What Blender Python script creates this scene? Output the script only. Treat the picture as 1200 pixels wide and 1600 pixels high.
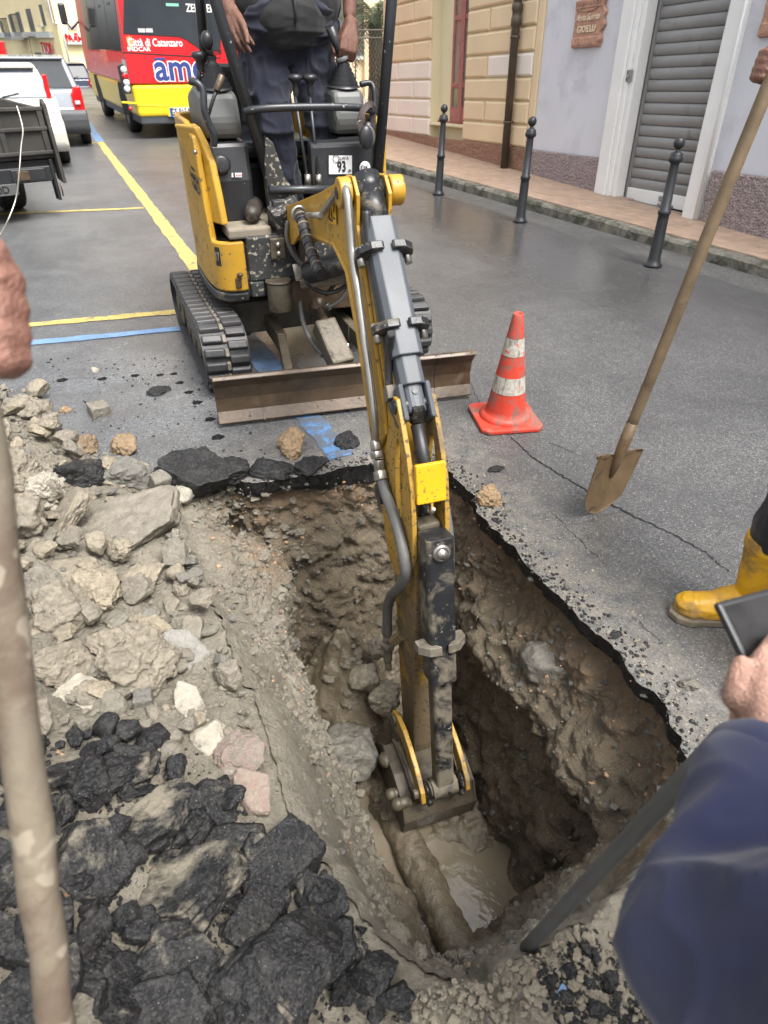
import bpy, math, random
import numpy as np
from mathutils import Vector, Matrix, Euler
from mathutils.geometry import delaunay_2d_cdt

for o in list(bpy.data.objects):
    bpy.data.objects.remove(o)
SC = bpy.context.scene
COL = SC.collection
RNG = random.Random(7)
NR = np.random.default_rng(11)

# ------------------------------------------------------------------ camera, sky, sun, exposure
# ground frame: x across the street, y up the street, z normal to the (sloping) road
R = np.array([[0.92130133, -0.22515916, 0.31702873],
              [-0.38878568, -0.54814219, 0.74053078],
              [0.00703954, -0.80550822, -0.59254279]])
CAM = np.array([0.0, 0.0, 1.5])
FPX, CX, CY = 993.0, 600.0, 800.0
cam_d = bpy.data.cameras.new('camera')
cam = bpy.data.objects.new('camera', cam_d); COL.objects.link(cam)
cam.matrix_world = Matrix(((R[0,0], -R[0,1], -R[0,2], CAM[0]),
                           (R[1,0], -R[1,1], -R[1,2], CAM[1]),
                           (R[2,0], -R[2,1], -R[2,2], CAM[2]), (0,0,0,1)))
cam_d.sensor_fit = 'VERTICAL'; cam_d.sensor_height = 36.0
cam_d.lens = FPX/1600*36.0
cam_d.clip_start = 0.02; cam_d.clip_end = 600
cam_d.dof.use_dof = True; cam_d.dof.focus_distance = 2.6; cam_d.dof.aperture_fstop = 5.2
SC.camera = cam
SC.render.resolution_x, SC.render.resolution_y = 768, 1024

W = bpy.data.worlds.new('World'); SC.world = W; W.use_nodes = True
wn = W.node_tree; bg = wn.nodes['Background']
SUN_EL, SUN_ROT = math.radians(62), math.radians(155)
sky = wn.nodes.new('ShaderNodeTexSky'); sky.sky_type = 'NISHITA'; sky.sun_disc = False
sky.sun_elevation = SUN_EL; sky.sun_rotation = SUN_ROT
sky.air_density = 1.0; sky.dust_density = 6.0; sky.ozone_density = 1.0
hs = wn.nodes.new('ShaderNodeHueSaturation'); hs.inputs['Saturation'].default_value = 0.22
wn.links.new(sky.outputs[0], hs.inputs['Color']); wn.links.new(hs.outputs[0], bg.inputs['Color'])
bg.inputs['Strength'].default_value = 0.13
sun_d = bpy.data.lights.new('sun', 'SUN'); sun = bpy.data.objects.new('sun', sun_d); COL.objects.link(sun)
sun_d.energy = 1.45; sun_d.angle = math.radians(24); sun_d.color = (1.0, 0.965, 0.92)
_sd = Vector((math.sin(SUN_ROT)*math.cos(SUN_EL), math.cos(SUN_ROT)*math.cos(SUN_EL), math.sin(SUN_EL)))
sun.rotation_euler = (-_sd).to_track_quat('-Z', 'Y').to_euler()
SC.view_settings.view_transform = 'Standard'; SC.view_settings.look = 'None'
SC.view_settings.gamma = 1.0; SC.view_settings.use_curve_mapping = False
SC.view_settings.exposure = 1.62
SC.render.engine = 'CYCLES'
SC.cycles.use_denoising = True
SC.cycles.max_bounces = 8; SC.cycles.diffuse_bounces = 4; SC.cycles.glossy_bounces = 3
SC.cycles.transmission_bounces = 4; SC.cycles.caustics_reflective = False; SC.cycles.caustics_refractive = False

# ------------------------------------------------------------------ surveying helpers (photograph -> place)
def ray(px, py): return R @ np.array([px-CX, py-CY, FPX])
def at_z(px, py, z=0.0):
    d = ray(px, py); return CAM + d*((z-CAM[2])/d[2])
def at_x(px, py, x):
    d = ray(px, py); return CAM + d*(x/d[0])
def at_y(px, py, y):
    d = ray(px, py); return CAM + d*(y/d[1])
def at_d(px, py, dep): return CAM + ray(px, py)/FPX*dep
UPG = np.array([0.0, 0.0469481742, 0.998897327])          # plumb line: the street climbs 4.7 per cent
TILT = -math.atan2(UPG[1], UPG[2])

# ------------------------------------------------------------------ noise
def _hash(ix, iy, iz, s):
    h = (ix.astype(np.uint32)*np.uint32(374761393) + iy.astype(np.uint32)*np.uint32(668265263)
         + iz.astype(np.uint32)*np.uint32(2147483647) + np.uint32((s*974711) & 0xffffffff))
    h = (h ^ (h >> np.uint32(13)))*np.uint32(1274126177)
    h = (h ^ (h >> np.uint32(16)))*np.uint32(2246822519)
    return ((h ^ (h >> np.uint32(15))) & np.uint32(0xffffff)).astype(np.float64)/16777215.0
def vnoise(P, f=1.0, s=0):
    Q = np.asarray(P, float)*f + 1000.37; I = np.floor(Q).astype(np.int64); t = Q-I; t = t*t*t*(t*(t*6-15)+10)
    r = 0
    for dx in (0,1):
        wx = t[:,0] if dx else 1-t[:,0]
        for dy in (0,1):
            wy = t[:,1] if dy else 1-t[:,1]
            for dz in (0,1):
                wz = t[:,2] if dz else 1-t[:,2]
                r = r + wx*wy*wz*_hash(I[:,0]+dx, I[:,1]+dy, I[:,2]+dz, s)
    return r*2-1
def fbm(P, f=1.0, o=4, s=0, g=0.5):
    r = 0; a = 1.0
    for k in range(o): r = r + a*vnoise(P, f*2**k, s+k*17); a *= g
    return r
def worley(P, f=1.0, s=0):
    Q = np.asarray(P, float)*f + 500.0; I = np.floor(Q).astype(np.int64); d = np.full(len(Q), 9.0)
    for dx in (-1,0,1):
        for dy in (-1,0,1):
            for dz in (-1,0,1):
                J = I + np.array([dx,dy,dz])
                c = np.stack([J[:,k] + _hash(J[:,0], J[:,1], J[:,2], s+31*k+5) for k in range(3)], 1)
                d = np.minimum(d, ((c-Q)**2).sum(1))
    return np.sqrt(d)
def sstep(a, b, x):
    t = np.clip((x-a)/(b-a), 0, 1); return t*t*(3-2*t)

# ------------------------------------------------------------------ objects
def tag(o, label=None, cat=None, group=None, kind=None):
    if label: o['label'] = label
    if cat: o['category'] = cat
    if group: o['group'] = group
    if kind: o['kind'] = kind
    return o
def thing(name, label, cat, loc=(0,0,0), rot=(0,0,0), group=None, kind=None):
    o = bpy.data.objects.new(name, None); COL.objects.link(o)
    o.empty_display_size = 0.1
    o.location = loc; o.rotation_euler = rot
    return tag(o, label, cat, group, kind)
def attach(o, parent, world=True):
    o.parent = parent
    if world and parent.type == 'EMPTY' and parent.parent is None:
        o.matrix_parent_inverse = (Matrix.Translation(parent.location) @ parent.rotation_euler.to_matrix().to_4x4()).inverted()
def copy_tree(o, parent=None):
    c = o.copy(); COL.objects.link(c)
    if parent: c.parent = parent
    for ch in o.children: copy_tree(ch, c)
    return c
def link_mesh(name, me, mats, parent=None, world=True):
    for m in (mats if isinstance(mats, (list, tuple)) else [mats]): me.materials.append(m)
    o = bpy.data.objects.new(name, me); COL.objects.link(o)
    if parent: attach(o, parent, world)
    return o
def np_mesh(name, V, F, smooth=True):
    me = bpy.data.meshes.new(name); V = np.asarray(V, np.float32); F = np.asarray(F, np.int32); k = F.shape[1]
    me.vertices.add(len(V)); me.vertices.foreach_set('co', V.ravel())
    me.loops.add(F.size); me.loops.foreach_set('vertex_index', F.ravel())
    me.polygons.add(len(F)); me.polygons.foreach_set('loop_start', np.arange(0, F.size, k, dtype=np.int32))
    me.polygons.foreach_set('use_smooth', np.full(len(F), smooth))
    me.update(calc_edges=True); return me
def grid_faces(n, m, wrap=False):
    i, j = np.meshgrid(np.arange(n if wrap else n-1), np.arange(m-1), indexing='ij'); i2 = (i+1) % n
    return np.stack([i*m+j, i2*m+j, i2*m+j+1, i*m+j+1], -1).reshape(-1, 4)
def nrm(v):
    v = np.asarray(v, float); return v/(np.linalg.norm(v)+1e-12)
def basis(d, up=(0,0,1)):
    d = nrm(d); u = np.cross(d, up)
    if np.linalg.norm(u) < 1e-4: u = np.cross(d, (1,0,0))
    u = nrm(u); return u, nrm(np.cross(u, d)), d            # side, up, forward

class MB:
    def __init__(s): s.v = []; s.f = []; s.s = []; s.m = []
    def add(s, V, F, smooth=False, mi=0):
        b = len(s.v); s.v += [tuple(map(float, p)) for p in V]
        for f in F: s.f.append([b+i for i in f]); s.s.append(smooth); s.m.append(mi)
        return s
    def hexa(s, V, mi=0):
        return s.add(V, [(0,3,2,1),(4,5,6,7),(0,1,5,4),(1,2,6,5),(2,3,7,6),(3,0,4,7)], False, mi)
    def box(s, c, d, rz=0.0, mi=0, rot=None):
        M = rot if rot is not None else Matrix.Rotation(rz, 3, 'Z')
        V = []
        for z in (-.5,.5):
            for x, y in ((-.5,-.5),(.5,-.5),(.5,.5),(-.5,.5)):
                V.append(np.array(c)+np.array(M @ Vector((x*d[0], y*d[1], z*d[2]))))
        return s.hexa(V, mi)
    def b2(s, lo, hi, mi=0): return s.box([(a+b)/2 for a, b in zip(lo, hi)], [b-a for a, b in zip(lo, hi)], mi=mi)
    def bar(s, p0, p1, w, h, up=(0,0,1), w1=None, h1=None, mi=0):
        p0 = np.array(p0, float); p1 = np.array(p1, float); u, v, d = basis(p1-p0, up); w1 = w1 or w; h1 = h1 or h
        V = [p0+u*a*w/2+v*b*h/2 for a, b in ((-1,-1),(1,-1),(1,1),(-1,1))] + [p1+u*a*w1/2+v*b*h1/2 for a, b in ((-1,-1),(1,-1),(1,1),(-1,1))]
        return s.hexa(V, mi)
    def tube(s, pts, r, seg=10, smooth=True, caps=True, mi=0, closed=False):
        P = [np.array(p, float) for p in pts]; n = len(P); rr = r if hasattr(r, '__len__') else [r]*n
        V = []; u = None
        for i in range(n):
            d = nrm((P[(i+1) % n] if (i < n-1 or closed) else P[i]) - (P[i-1] if (i > 0 or closed) else P[i]))
            if u is None: u = basis(d)[0]
            u = nrm(u - d*(u@d)); w = np.cross(d, u)
            for k in range(seg):
                a = 2*math.pi*k/seg; V.append(P[i]+(u*math.cos(a)+w*math.sin(a))*rr[i])
        F = []
        for i in range(n if closed else n-1):
            for k in range(seg):
                i2 = (i+1) % n; F.append((i*seg+k, i*seg+(k+1) % seg, i2*seg+(k+1) % seg, i2*seg+k))
        b = len(s.v); s.add(V, F, smooth, mi)
        if caps and not closed:
            s.f += [[b+k for k in range(seg)][::-1], [b+(n-1)*seg+k for k in range(seg)]]; s.s += [False]*2; s.m += [mi]*2
        return s
    def cyl(s, p0, p1, r, r1=None, seg=18, mi=0): return s.tube([p0, p1], [r, r if r1 is None else r1], seg, mi=mi)
    def lathe(s, prof, o=(0,0,0), ax=(0,0,1), seg=20, smooth=True, mi=0):
        u, v, d = basis(ax, (0,1,0) if abs(ax[2]) > .9 else (0,0,1)); o = np.array(o, float); V = []
        for r, z in prof:
            for k in range(seg):
                a = 2*math.pi*k/seg; V.append(o+d*z+(u*math.cos(a)+v*math.sin(a))*max(r, 1e-4))
        F = [(i*seg+k, i*seg+(k+1) % seg, (i+1)*seg+(k+1) % seg, (i+1)*seg+k) for i in range(len(prof)-1) for k in range(seg)]
        return s.add(V, F, smooth, mi)
    def prism(s, poly, fn, t0, t1, mi=0, smooth=False):
        """poly: 2d outline; fn(a, b, t) -> point; extruded from t0 to t1"""
        n = len(poly); V = [fn(a, b, t0) for a, b in poly] + [fn(a, b, t1) for a, b in poly]
        F = [list(range(n))[::-1], list(range(n, 2*n))] + [(i, (i+1) % n, n+(i+1) % n, n+i) for i in range(n)]
        return s.add(V, F, smooth, mi)
    def sph(s, c, r, seg=14, rings=8, sc=(1,1,1), mi=0):
        V = []; F = []
        for i in range(rings+1):
            t = math.pi*i/rings
            for k in range(seg):
                a = 2*math.pi*k/seg
                V.append((c[0]+r*sc[0]*math.sin(t)*math.cos(a), c[1]+r*sc[1]*math.sin(t)*math.sin(a), c[2]+r*sc[2]*math.cos(t)))
        for i in range(rings):
            for k in range(seg): F.append((i*seg+k, (i+1)*seg+k, (i+1)*seg+(k+1) % seg, i*seg+(k+1) % seg))
        return s.add(V, F, True, mi)
    def mesh(s, name):
        me = bpy.data.meshes.new(name); me.from_pydata(s.v, [], s.f)
        me.polygons.foreach_set('use_smooth', s.s); me.polygons.foreach_set('material_index', s.m)
        me.update(); return me
    def build(s, name, mats, parent=None, bevel=0.0, world=True, seg=2):
        o = link_mesh(name, s.mesh(name), mats, parent, world)
        if bevel: add_bevel(o, bevel, seg)
        return o
def add_bevel(o, w, seg=2):
    m = o.modifiers.new('bevel', 'BEVEL'); m.width = w; m.segments = seg; m.limit_method = 'ANGLE'; m.angle_limit = math.radians(35)
def text(name, body, mat, size, loc, xdir, ydir, parent=None, ext=0.001, bold=0.0, align='CENTER', sx=1.0, world=True, shear=0.0):
    cu = bpy.data.curves.new(name, 'FONT'); cu.body = body; cu.size = size; cu.extrude = ext; cu.offset = bold
    cu.align_x = align; cu.align_y = 'CENTER'; cu.shear = shear; cu.resolution_u = 3
    tmp = bpy.data.objects.new(name, cu); COL.objects.link(tmp)
    me = bpy.data.meshes.new_from_object(tmp); bpy.data.objects.remove(tmp); bpy.data.curves.remove(cu)
    me.materials.clear(); me.materials.append(mat); me.name = name
    o = bpy.data.objects.new(name, me); COL.objects.link(o)
    x = nrm(xdir); z = nrm(np.cross(x, ydir)); y = np.cross(z, x)
    M = Matrix(((x[0]*sx, y[0], z[0], loc[0]), (x[1]*sx, y[1], z[1], loc[1]), (x[2]*sx, y[2], z[2], loc[2]), (0,0,0,1)))
    if parent is not None: attach(o, parent, world)
    o.matrix_basis = M
    return o
def poly_dist(P, poly, closed=True):
    """unsigned distance of points (n,2) to a polyline"""
    A = np.asarray(poly, float); d = np.full(len(P), 1e9); n = len(A)
    for i in range(n if closed else n-1):
        a = A[i]; b = A[(i+1) % n]; ab = b-a; t = np.clip(((P-a)@ab)/(ab@ab+1e-12), 0, 1)
        d = np.minimum(d, np.linalg.norm(P-a-t[:,None]*ab, axis=1))
    return d
def inside(P, poly):
    A = np.asarray(poly, float); r = np.zeros(len(P), bool); n = len(A); j = n-1
    for i in range(n):
        c = ((A[i,1] > P[:,1]) != (A[j,1] > P[:,1]))
        x = (A[j,0]-A[i,0])*(P[:,1]-A[i,1])/(A[j,1]-A[i,1]+1e-15)+A[i,0]
        r ^= c & (P[:,0] < x); j = i
    return r

# ------------------------------------------------------------------ materials
class G:
    def __init__(s, name):
        s.m = bpy.data.materials.new(name); s.m.use_nodes = True; s.nt = s.m.node_tree
        s.b = s.nt.nodes['Principled BSDF']
    def n(s, typ, ins=None, **props):
        nd = s.nt.nodes.new(typ)
        for k, v in props.items(): setattr(nd, k, v)
        for k, v in (ins or {}).items(): s.put(nd.inputs[k], v)
        return nd
    def put(s, sock, v):
        if isinstance(v, bpy.types.NodeSocket): s.nt.links.new(v, sock)
        else:
            if hasattr(sock.default_value, '__len__') and hasattr(v, '__len__') and len(v) == 3 and len(sock.default_value) == 4: v = (*v, 1)
            sock.default_value = v
    def pos(s): return s.n('ShaderNodeNewGeometry').outputs['Position']
    def nor(s): return s.n('ShaderNodeNewGeometry').outputs['Normal']
    def obj(s): return s.n('ShaderNodeTexCoord').outputs['Object']
    def objr(s):
        """object coordinates shifted by a random amount per object, so copies differ"""
        r = s.n('ShaderNodeObjectInfo').outputs['Random']
        m = s.math('MULTIPLY', r, 37.0)
        return s.n('ShaderNodeVectorMath', {0: s.obj(), 1: m}, operation='ADD').outputs[0]
    def rnd(s): return s.n('ShaderNodeObjectInfo').outputs['Random']
    def scale(s, v, k): return s.n('ShaderNodeVectorMath', {0: v, 1: k}, operation='MULTIPLY').outputs[0]
    def noise(s, v, sc, det=4, ro=0.55, dist=0.0):
        return s.n('ShaderNodeTexNoise', {'Vector': v, 'Scale': sc, 'Detail': det, 'Roughness': ro, 'Distortion': dist}).outputs['Fac']
    def voro(s, v, sc, feat='F1', out='Distance', rand=1.0):
        return s.n('ShaderNodeTexVoronoi', {'Vector': v, 'Scale': sc, 'Randomness': rand}, feature=feat).outputs[out]
    def math(s, op, a, b=0.0, c=0.0): return s.n('ShaderNodeMath', {0: a, 1: b, 2: c}, operation=op).outputs[0]
    def step(s, v, a, b, to0=0.0, to1=1.0):
        return s.n('ShaderNodeMapRange', {'Value': v, 'From Min': a, 'From Max': b, 'To Min': to0, 'To Max': to1}).outputs[0]
    def mix(s, f, a, b, mode='MIX'):
        nd = s.n('ShaderNodeMix', data_type='RGBA', blend_type=mode); s.put(nd.inputs[0], f); s.put(nd.inputs[6], a); s.put(nd.inputs[7], b); return nd.outputs[2]
    def mixf(s, f, a, b):
        nd = s.n('ShaderNodeMix'); s.put(nd.inputs[0], f); s.put(nd.inputs[2], a); s.put(nd.inputs[3], b); return nd.outputs[0]
    def sep(s, v): return s.n('ShaderNodeSeparateXYZ', {0: v}).outputs
    def bump(s, h, st=0.5, dist=0.01, nrm_=None):
        nd = s.n('ShaderNodeBump', {'Height': h, 'Strength': st, 'Distance': dist})
        if nrm_ is not None: s.put(nd.inputs['Normal'], nrm_)
        return nd.outputs[0]
    def set(s, color=None, rough=None, metal=None, normal=None, **kw):
        for k, v in (('Base Color', color), ('Roughness', rough), ('Metallic', metal), ('Normal', normal)):
            if v is not None: s.put(s.b.inputs[k], v)
        for k, v in kw.items(): s.put(s.b.inputs[k], v)
        return s.m

def surf(name, base, rough=0.5, metal=0.0, var=0.15, vscale=8.0, dirt=None, dirt_amt=0.0, dscale=5.0, speck=None, speck_amt=0.0, zmud=None,
         sscale=90.0, bump=0.15, bscale=60.0, bdist=0.004, coord='obj', wear=None, wear_amt=0.0, **kw):
    g = G(name); v = {'obj': g.obj, 'pos': g.pos, 'objr': g.objr}[coord]()
    n1 = g.noise(v, vscale, 5, 0.6)
    c = g.mix(g.step(n1, .3, .7), [x*(1-var) for x in base], [min(1, x*(1+var)) for x in base])
    r = g.step(n1, .25, .75, rough*0.85, min(1, rough*1.15))
    if wear:
        w = g.step(g.noise(v, 38, 8, .75, .6), .70-.22*wear_amt, .74-.22*wear_amt); c = g.mix(w, c, wear)
    if dirt:
        d0 = g.noise(v, dscale, 9, .68, .4); th = .72-.5*dirt_amt
        if zmud: d0 = g.math('ADD', d0, g.step(g.sep(g.pos())[2], zmud[0], zmud[1], 0, zmud[2]))
        d1 = g.step(d0, th, th+.12); c = g.mix(g.math('MULTIPLY', d1, .85), c, dirt); r = g.mixf(d1, r, .85)
    if speck:
        s0 = g.noise(v, sscale, 2, .5); th = .78-.25*speck_amt
        s1 = g.step(s0, th, th+.03); c = g.mix(g.math('MULTIPLY', s1, .8), c, speck); r = g.mixf(s1, r, .9)
    nb = g.bump(g.noise(v, bscale, 6, .65), bump, bdist) if bump else None
    return g.set(c, r, metal, nb, **kw)
# ---- palette
MUDC = (.30,.255,.185); MUDD = (.17,.14,.10)
def mk_asphalt():
    g = G('asphalt'); p = g.pos(); x, y, z = g.sep(p)
    f1 = g.sep(g.voro(p, 165, out='Color'))[0]; f2 = g.sep(g.voro(p, 290, out='Color'))[1]
    agg = g.math('ADD', g.math('MULTIPLY', g.math('POWER', f1, 1.8), .75), g.math('MULTIPLY', f2, .3))
    big = g.noise(p, .9, 5, .6); med = g.noise(p, 5, 6, .65); fine = g.noise(p, 60, 4, .6)
    # three ages of surfacing: parking bays, carriageway, coarse gutter strip along the kerb
    wob = g.math('MULTIPLY', g.math('SUBTRACT', g.noise(p, 3, 4), .5), .12)
    gut = g.step(g.math('ADD', g.math('ADD', g.math('ADD', x, g.math('MULTIPLY', y, .118)), wob), 0.0), 4.93, 4.98)
    park = g.step(g.math('ADD', g.math('SUBTRACT', x, g.math('MULTIPLY', g.math('SUBTRACT', y, 6.0), -.03)), g.math('MULTIPLY', wob, 2.2)), 1.05, .8)
    c_road = g.mix(agg, (.040,.041,.042), (.152,.152,.150))
    c_park = g.mix(agg, (.048,.050,.053), (.180,.182,.184))
    c_gut = g.mix(agg, (.028,.029,.030), (.25,.245,.23))
    c = g.mix(park, c_road, c_park); c = g.mix(gut, c, c_gut)
    c = g.mix(g.step(med, .35, .7, 0, .35), c, (.045,.044,.043)); c = g.mix(g.step(g.noise(p, 1.1, 8, .72, .5), .44, .66, 0, .55), c, (.040,.040,.041)); c = g.mix(g.step(g.noise(p, 2.3, 8, .75, 1.5), .60, .72, 0, .35), c, (.20,.195,.185))
    white = g.step(g.voro(p, 95), .26, .20); wsel = g.step(g.sep(g.voro(p, 95, out='Color'))[1], .72, .74)
    c = g.mix(g.math('MULTIPLY', g.math('MULTIPLY', white, wsel), .55), c, (.42,.40,.37))
    # tan mud trodden around the trench
    dx = g.math('MAXIMUM', g.math('ABSOLUTE', g.math('SUBTRACT', x, .61)), 0); dx = g.math('MAXIMUM', g.math('SUBTRACT', dx, .57), 0)
    dy = g.math('MAXIMUM', g.math('SUBTRACT', g.math('ABSOLUTE', g.math('SUBTRACT', y, 1.2)), 1.05), 0)
    dd = g.math('SQRT', g.math('ADD', g.math('MULTIPLY', dx, dx), g.math('MULTIPLY', dy, dy)))
    mudm = g.math('MULTIPLY', g.step(g.math('ADD', dd, g.math('MULTIPLY', g.math('SUBTRACT', med, .5), .5)), .45, .0), g.step(g.noise(p, 14, 8, .7), .36, .62))
    c = g.mix(g.math('MULTIPLY', mudm, .55), c, (.21,.185,.145))
    # tyre-polished wet band along the carriageway and damp bay on the left
    sx = g.math('ADD', x, g.math('MULTIPLY', y, .09))
    band = g.math('MULTIPLY', g.step(g.math('ABSOLUTE', g.math('SUBTRACT', g.math('ADD', x, g.math('MULTIPLY', g.math('SUBTRACT', med, .5), .6)), 3.62)), .75, .25), g.step(y, 2.6, 4.2))
    wet = g.math('MAXIMUM', g.math('MULTIPLY', band, g.step(med, .25, .5, .65, 1.0)), g.math('MULTIPLY', g.math('MULTIPLY', park, g.step(y, 5.6, 3.6)), g.step(g.noise(p, 2.6, 5, .6), .40, .62)))
    c = g.mix(g.math('MULTIPLY', band, .45), c, (.035,.032,.030))
    r = g.step(big, .3, .7, .30, .50); r = g.mixf(gut, r, .75); r = g.mixf(wet, r, .17); r = g.mixf(mudm, r, .8)
    h = g.math('ADD', g.math('MULTIPLY', g.voro(p, 165), 1.0), g.math('MULTIPLY', fine, .5))
    st = g.mixf(gut, g.mixf(wet, .32, .09), .7)
    nb = g.n('ShaderNodeBump', {'Height': h, 'Strength': st, 'Distance': .004}).outputs[0]
    return g.set(c, r, 0.0, nb, **{'Specular IOR Level': .5})
M_ASPH = mk_asphalt()
def mk_broken(name, lo, hi):
    g = G(name); v = g.objr(); p = g.pos()
    f = g.sep(g.voro(p, 230, out='Color'))[0]
    c = g.mix(g.math('POWER', f, 2.2), (.0050,.0050,.0053), (.034,.0335,.034))
    c = g.mix(g.step(g.noise(p, 16, 8, .75, .4), .50, .72, 0, .55), c, (.070,.068,.063))
    w = g.math('MULTIPLY', g.step(g.voro(p, 120), .15, .1), g.step(g.sep(g.voro(p, 120, out='Color'))[1], .8, .82))
    c = g.mix(g.math('MULTIPLY', w, .6), c, (.30,.29,.27))
    upz = g.sep(g.nor())[2]
    d = g.noise(p, 9, 8, .7, .3)
    amt = g.step(g.rnd(), 0, 1, hi, lo)
    m = g.math('MULTIPLY', g.step(g.math('ADD', d, amt), .53, .66), g.step(upz, .1, .7))
    c = g.mix(g.math('MULTIPLY', m, .9), c, g.mix(g.noise(p, 45, 5), (.135,.118,.088), (.255,.228,.175)))
    h = g.math('ADD', g.math('MULTIPLY', g.voro(p, 260), .35), g.noise(p, 150, 4, .7))
    return g.set(c, g.mixf(m, .62, .85), 0.0, g.bump(h, .75, .004), **{'Specular IOR Level': .3})
M_BROK = mk_broken('broken_asphalt', -.16, .02); M_BRKM = mk_broken('mud_topped_asphalt', -.01, .07)
def mk_soil(name, local=False, dark=1.0, pale=0.0):
    g = G(name); p = g.pos(); x, y, z = g.sep(p)
    n1 = g.noise(p, 3.5, 8, .65, .3); n2 = g.noise(p, 22, 8, .7); n3 = g.noise(p, 90, 5, .65)
    c = g.mix(g.step(n1, .32, .68), (.122*dark,.107*dark,.079*dark), (.245*dark,.221*dark,.172*dark))
    c = g.mix(g.step(n2, .35, .7, 0, .55), c, (.31*dark,.282*dark,.228*dark))
    if not local:
        # strata: reddish sub-base under the asphalt, grey-brown fill, wet dark clay towards the bottom
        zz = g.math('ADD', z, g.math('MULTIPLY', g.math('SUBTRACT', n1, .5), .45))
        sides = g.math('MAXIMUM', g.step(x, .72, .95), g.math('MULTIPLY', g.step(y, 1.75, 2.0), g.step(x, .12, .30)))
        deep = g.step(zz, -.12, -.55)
        c = g.mix(g.math('MULTIPLY', sides, g.step(z, .0, -.12, 0, .85)), c, g.mix(1.0, c, (.64,.57,.48), 'MULTIPLY'))  # right and far walls multiplied darker: their shade painted over the strata
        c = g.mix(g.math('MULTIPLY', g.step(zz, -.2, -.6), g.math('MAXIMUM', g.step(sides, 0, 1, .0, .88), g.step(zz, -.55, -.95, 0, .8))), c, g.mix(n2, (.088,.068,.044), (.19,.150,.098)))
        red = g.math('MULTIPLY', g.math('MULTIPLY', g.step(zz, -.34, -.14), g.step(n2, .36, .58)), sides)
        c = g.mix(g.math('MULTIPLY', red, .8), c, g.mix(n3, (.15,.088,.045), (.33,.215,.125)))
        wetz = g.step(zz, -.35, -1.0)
    st = g.voro(p, 38); peb = g.math('MULTIPLY', g.step(st, .26, .18), g.step(g.sep(g.voro(p, 38, out='Color'))[0], .66, .7))
    c = g.mix(g.math('MULTIPLY', peb, .6), c, g.mix(g.sep(g.voro(p, 38, out='Color'))[1], (.34,.31,.26), (.42,.30,.21)))
    c = g.mix(g.step(n3, .5, .75, 0, .45), c, (.07*dark,.058*dark,.042*dark))
    h = g.math('ADD', g.math('MULTIPLY', n2, 1.6), g.math('ADD', g.math('MULTIPLY', n3, .7), g.math('MULTIPLY', peb, .35)))
    r = g.step(n1, .35, .65, .42, .85)
    return g.set(c, r, 0.0, g.bump(h, 1.0, .016))
M_SOIL = mk_soil('trench_soil'); M_HEAP = mk_soil('heap_soil', True)
def mk_stone(name, a, b, pinkish=0.0):
    g = G(name); p = g.pos(); v = g.objr()
    n1 = g.noise(v, 4, 7, .65); n2 = g.noise(p, 30, 8, .7); n3 = g.noise(p, 130, 4, .6)
    c = g.mix(g.step(n1, .3, .7), a, b)
    tint = g.mix(g.rnd(), (.72,.72,.74), (1.12,1.06,.96)); c = g.mix(1.0, c, tint, 'MULTIPLY')
    c = g.mix(g.step(n2, .5, .72, 0, .6), c, [k*.38 for k in a])
    if pinkish: c = g.mix(g.step(g.noise(v, 3, 5), .48, .6, 0, pinkish), c, (.25,.145,.125))
    h = g.math('ADD', n2, g.math('MULTIPLY', n3, .5))
    return g.set(c, g.step(n1, .3, .7, .42, .85), 0.0, g.bump(h, .95, .012))
M_STONE = mk_stone('muddy_stone', (.165,.147,.113), (.30,.275,.222))
M_GREY = mk_stone('grey_stone', (.12,.118,.10), (.235,.225,.195))
M_PALE = mk_stone('pale_concrete', (.25,.24,.205), (.40,.38,.33))
M_PINK = mk_stone('pink_concrete', (.22,.185,.15), (.31,.265,.22), .45)
M_OCHRE = mk_stone('ochre_stone', (.19,.135,.078), (.29,.21,.13))
M_BRICK = mk_stone('orange_stone', (.38,.22,.13), (.46,.31,.2))
def mk_water():
    g = G('muddy_water'); p = g.pos()
    n = g.noise(p, 7, 3, .5, 1.2); n2 = g.noise(p, 26, 2, .5, 1.0)
    c = g.mix(n, (.145,.120,.083), (.20,.168,.12))
    h = g.math('ADD', g.math('MULTIPLY', n, 1.0), g.math('MULTIPLY', n2, .35))
    return g.set(c, .10, 0.0, g.bump(h, .16, .03), **{'Specular IOR Level': .8})
M_WATER = mk_water()
M_WETMUD = surf('wet_mud', (.125,.102,.069), .28, 0, .35, 6, dirt=(.20,.165,.115), dirt_amt=.35, bump=.7, bscale=35, bdist=.015, coord='pos')
# ---- machine
M_YEL = surf('digger_yellow', (.40,.225,.022), .42, 0, .16, 4, dirt=(.19,.135,.06), dirt_amt=.34, dscale=6, speck=(.08,.06,.04), speck_amt=.5, sscale=42, bump=.12, wear=(.10,.08,.06), wear_amt=.1, coord='pos')
M_YELD = surf('digger_yellow_muddy', (.33,.19,.028), .5, 0, .2, 4, dirt=(.105,.083,.055), dirt_amt=.42, dscale=5, speck=(.05,.04,.03), speck_amt=.7, sscale=60, bump=.35, wear=(.06,.05,.04), wear_amt=.55, coord='pos', zmud=(-.05,-.85,.24))
M_YELL = surf('link_yellow', (.36,.21,.03), .5, 0, .2, 4, dirt=(.15,.12,.08), dirt_amt=.40, dscale=9, wear=(.06,.05,.04), wear_amt=.55, bump=.35, coord='pos')
M_YELB = surf('new_yellow', (.62,.34,.008), .42, 0, .08, 6, speck=(.12,.08,.03), speck_amt=.55, sscale=70, bump=.15, wear=(.16,.11,.05), wear_amt=.28, coord='pos')
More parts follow.
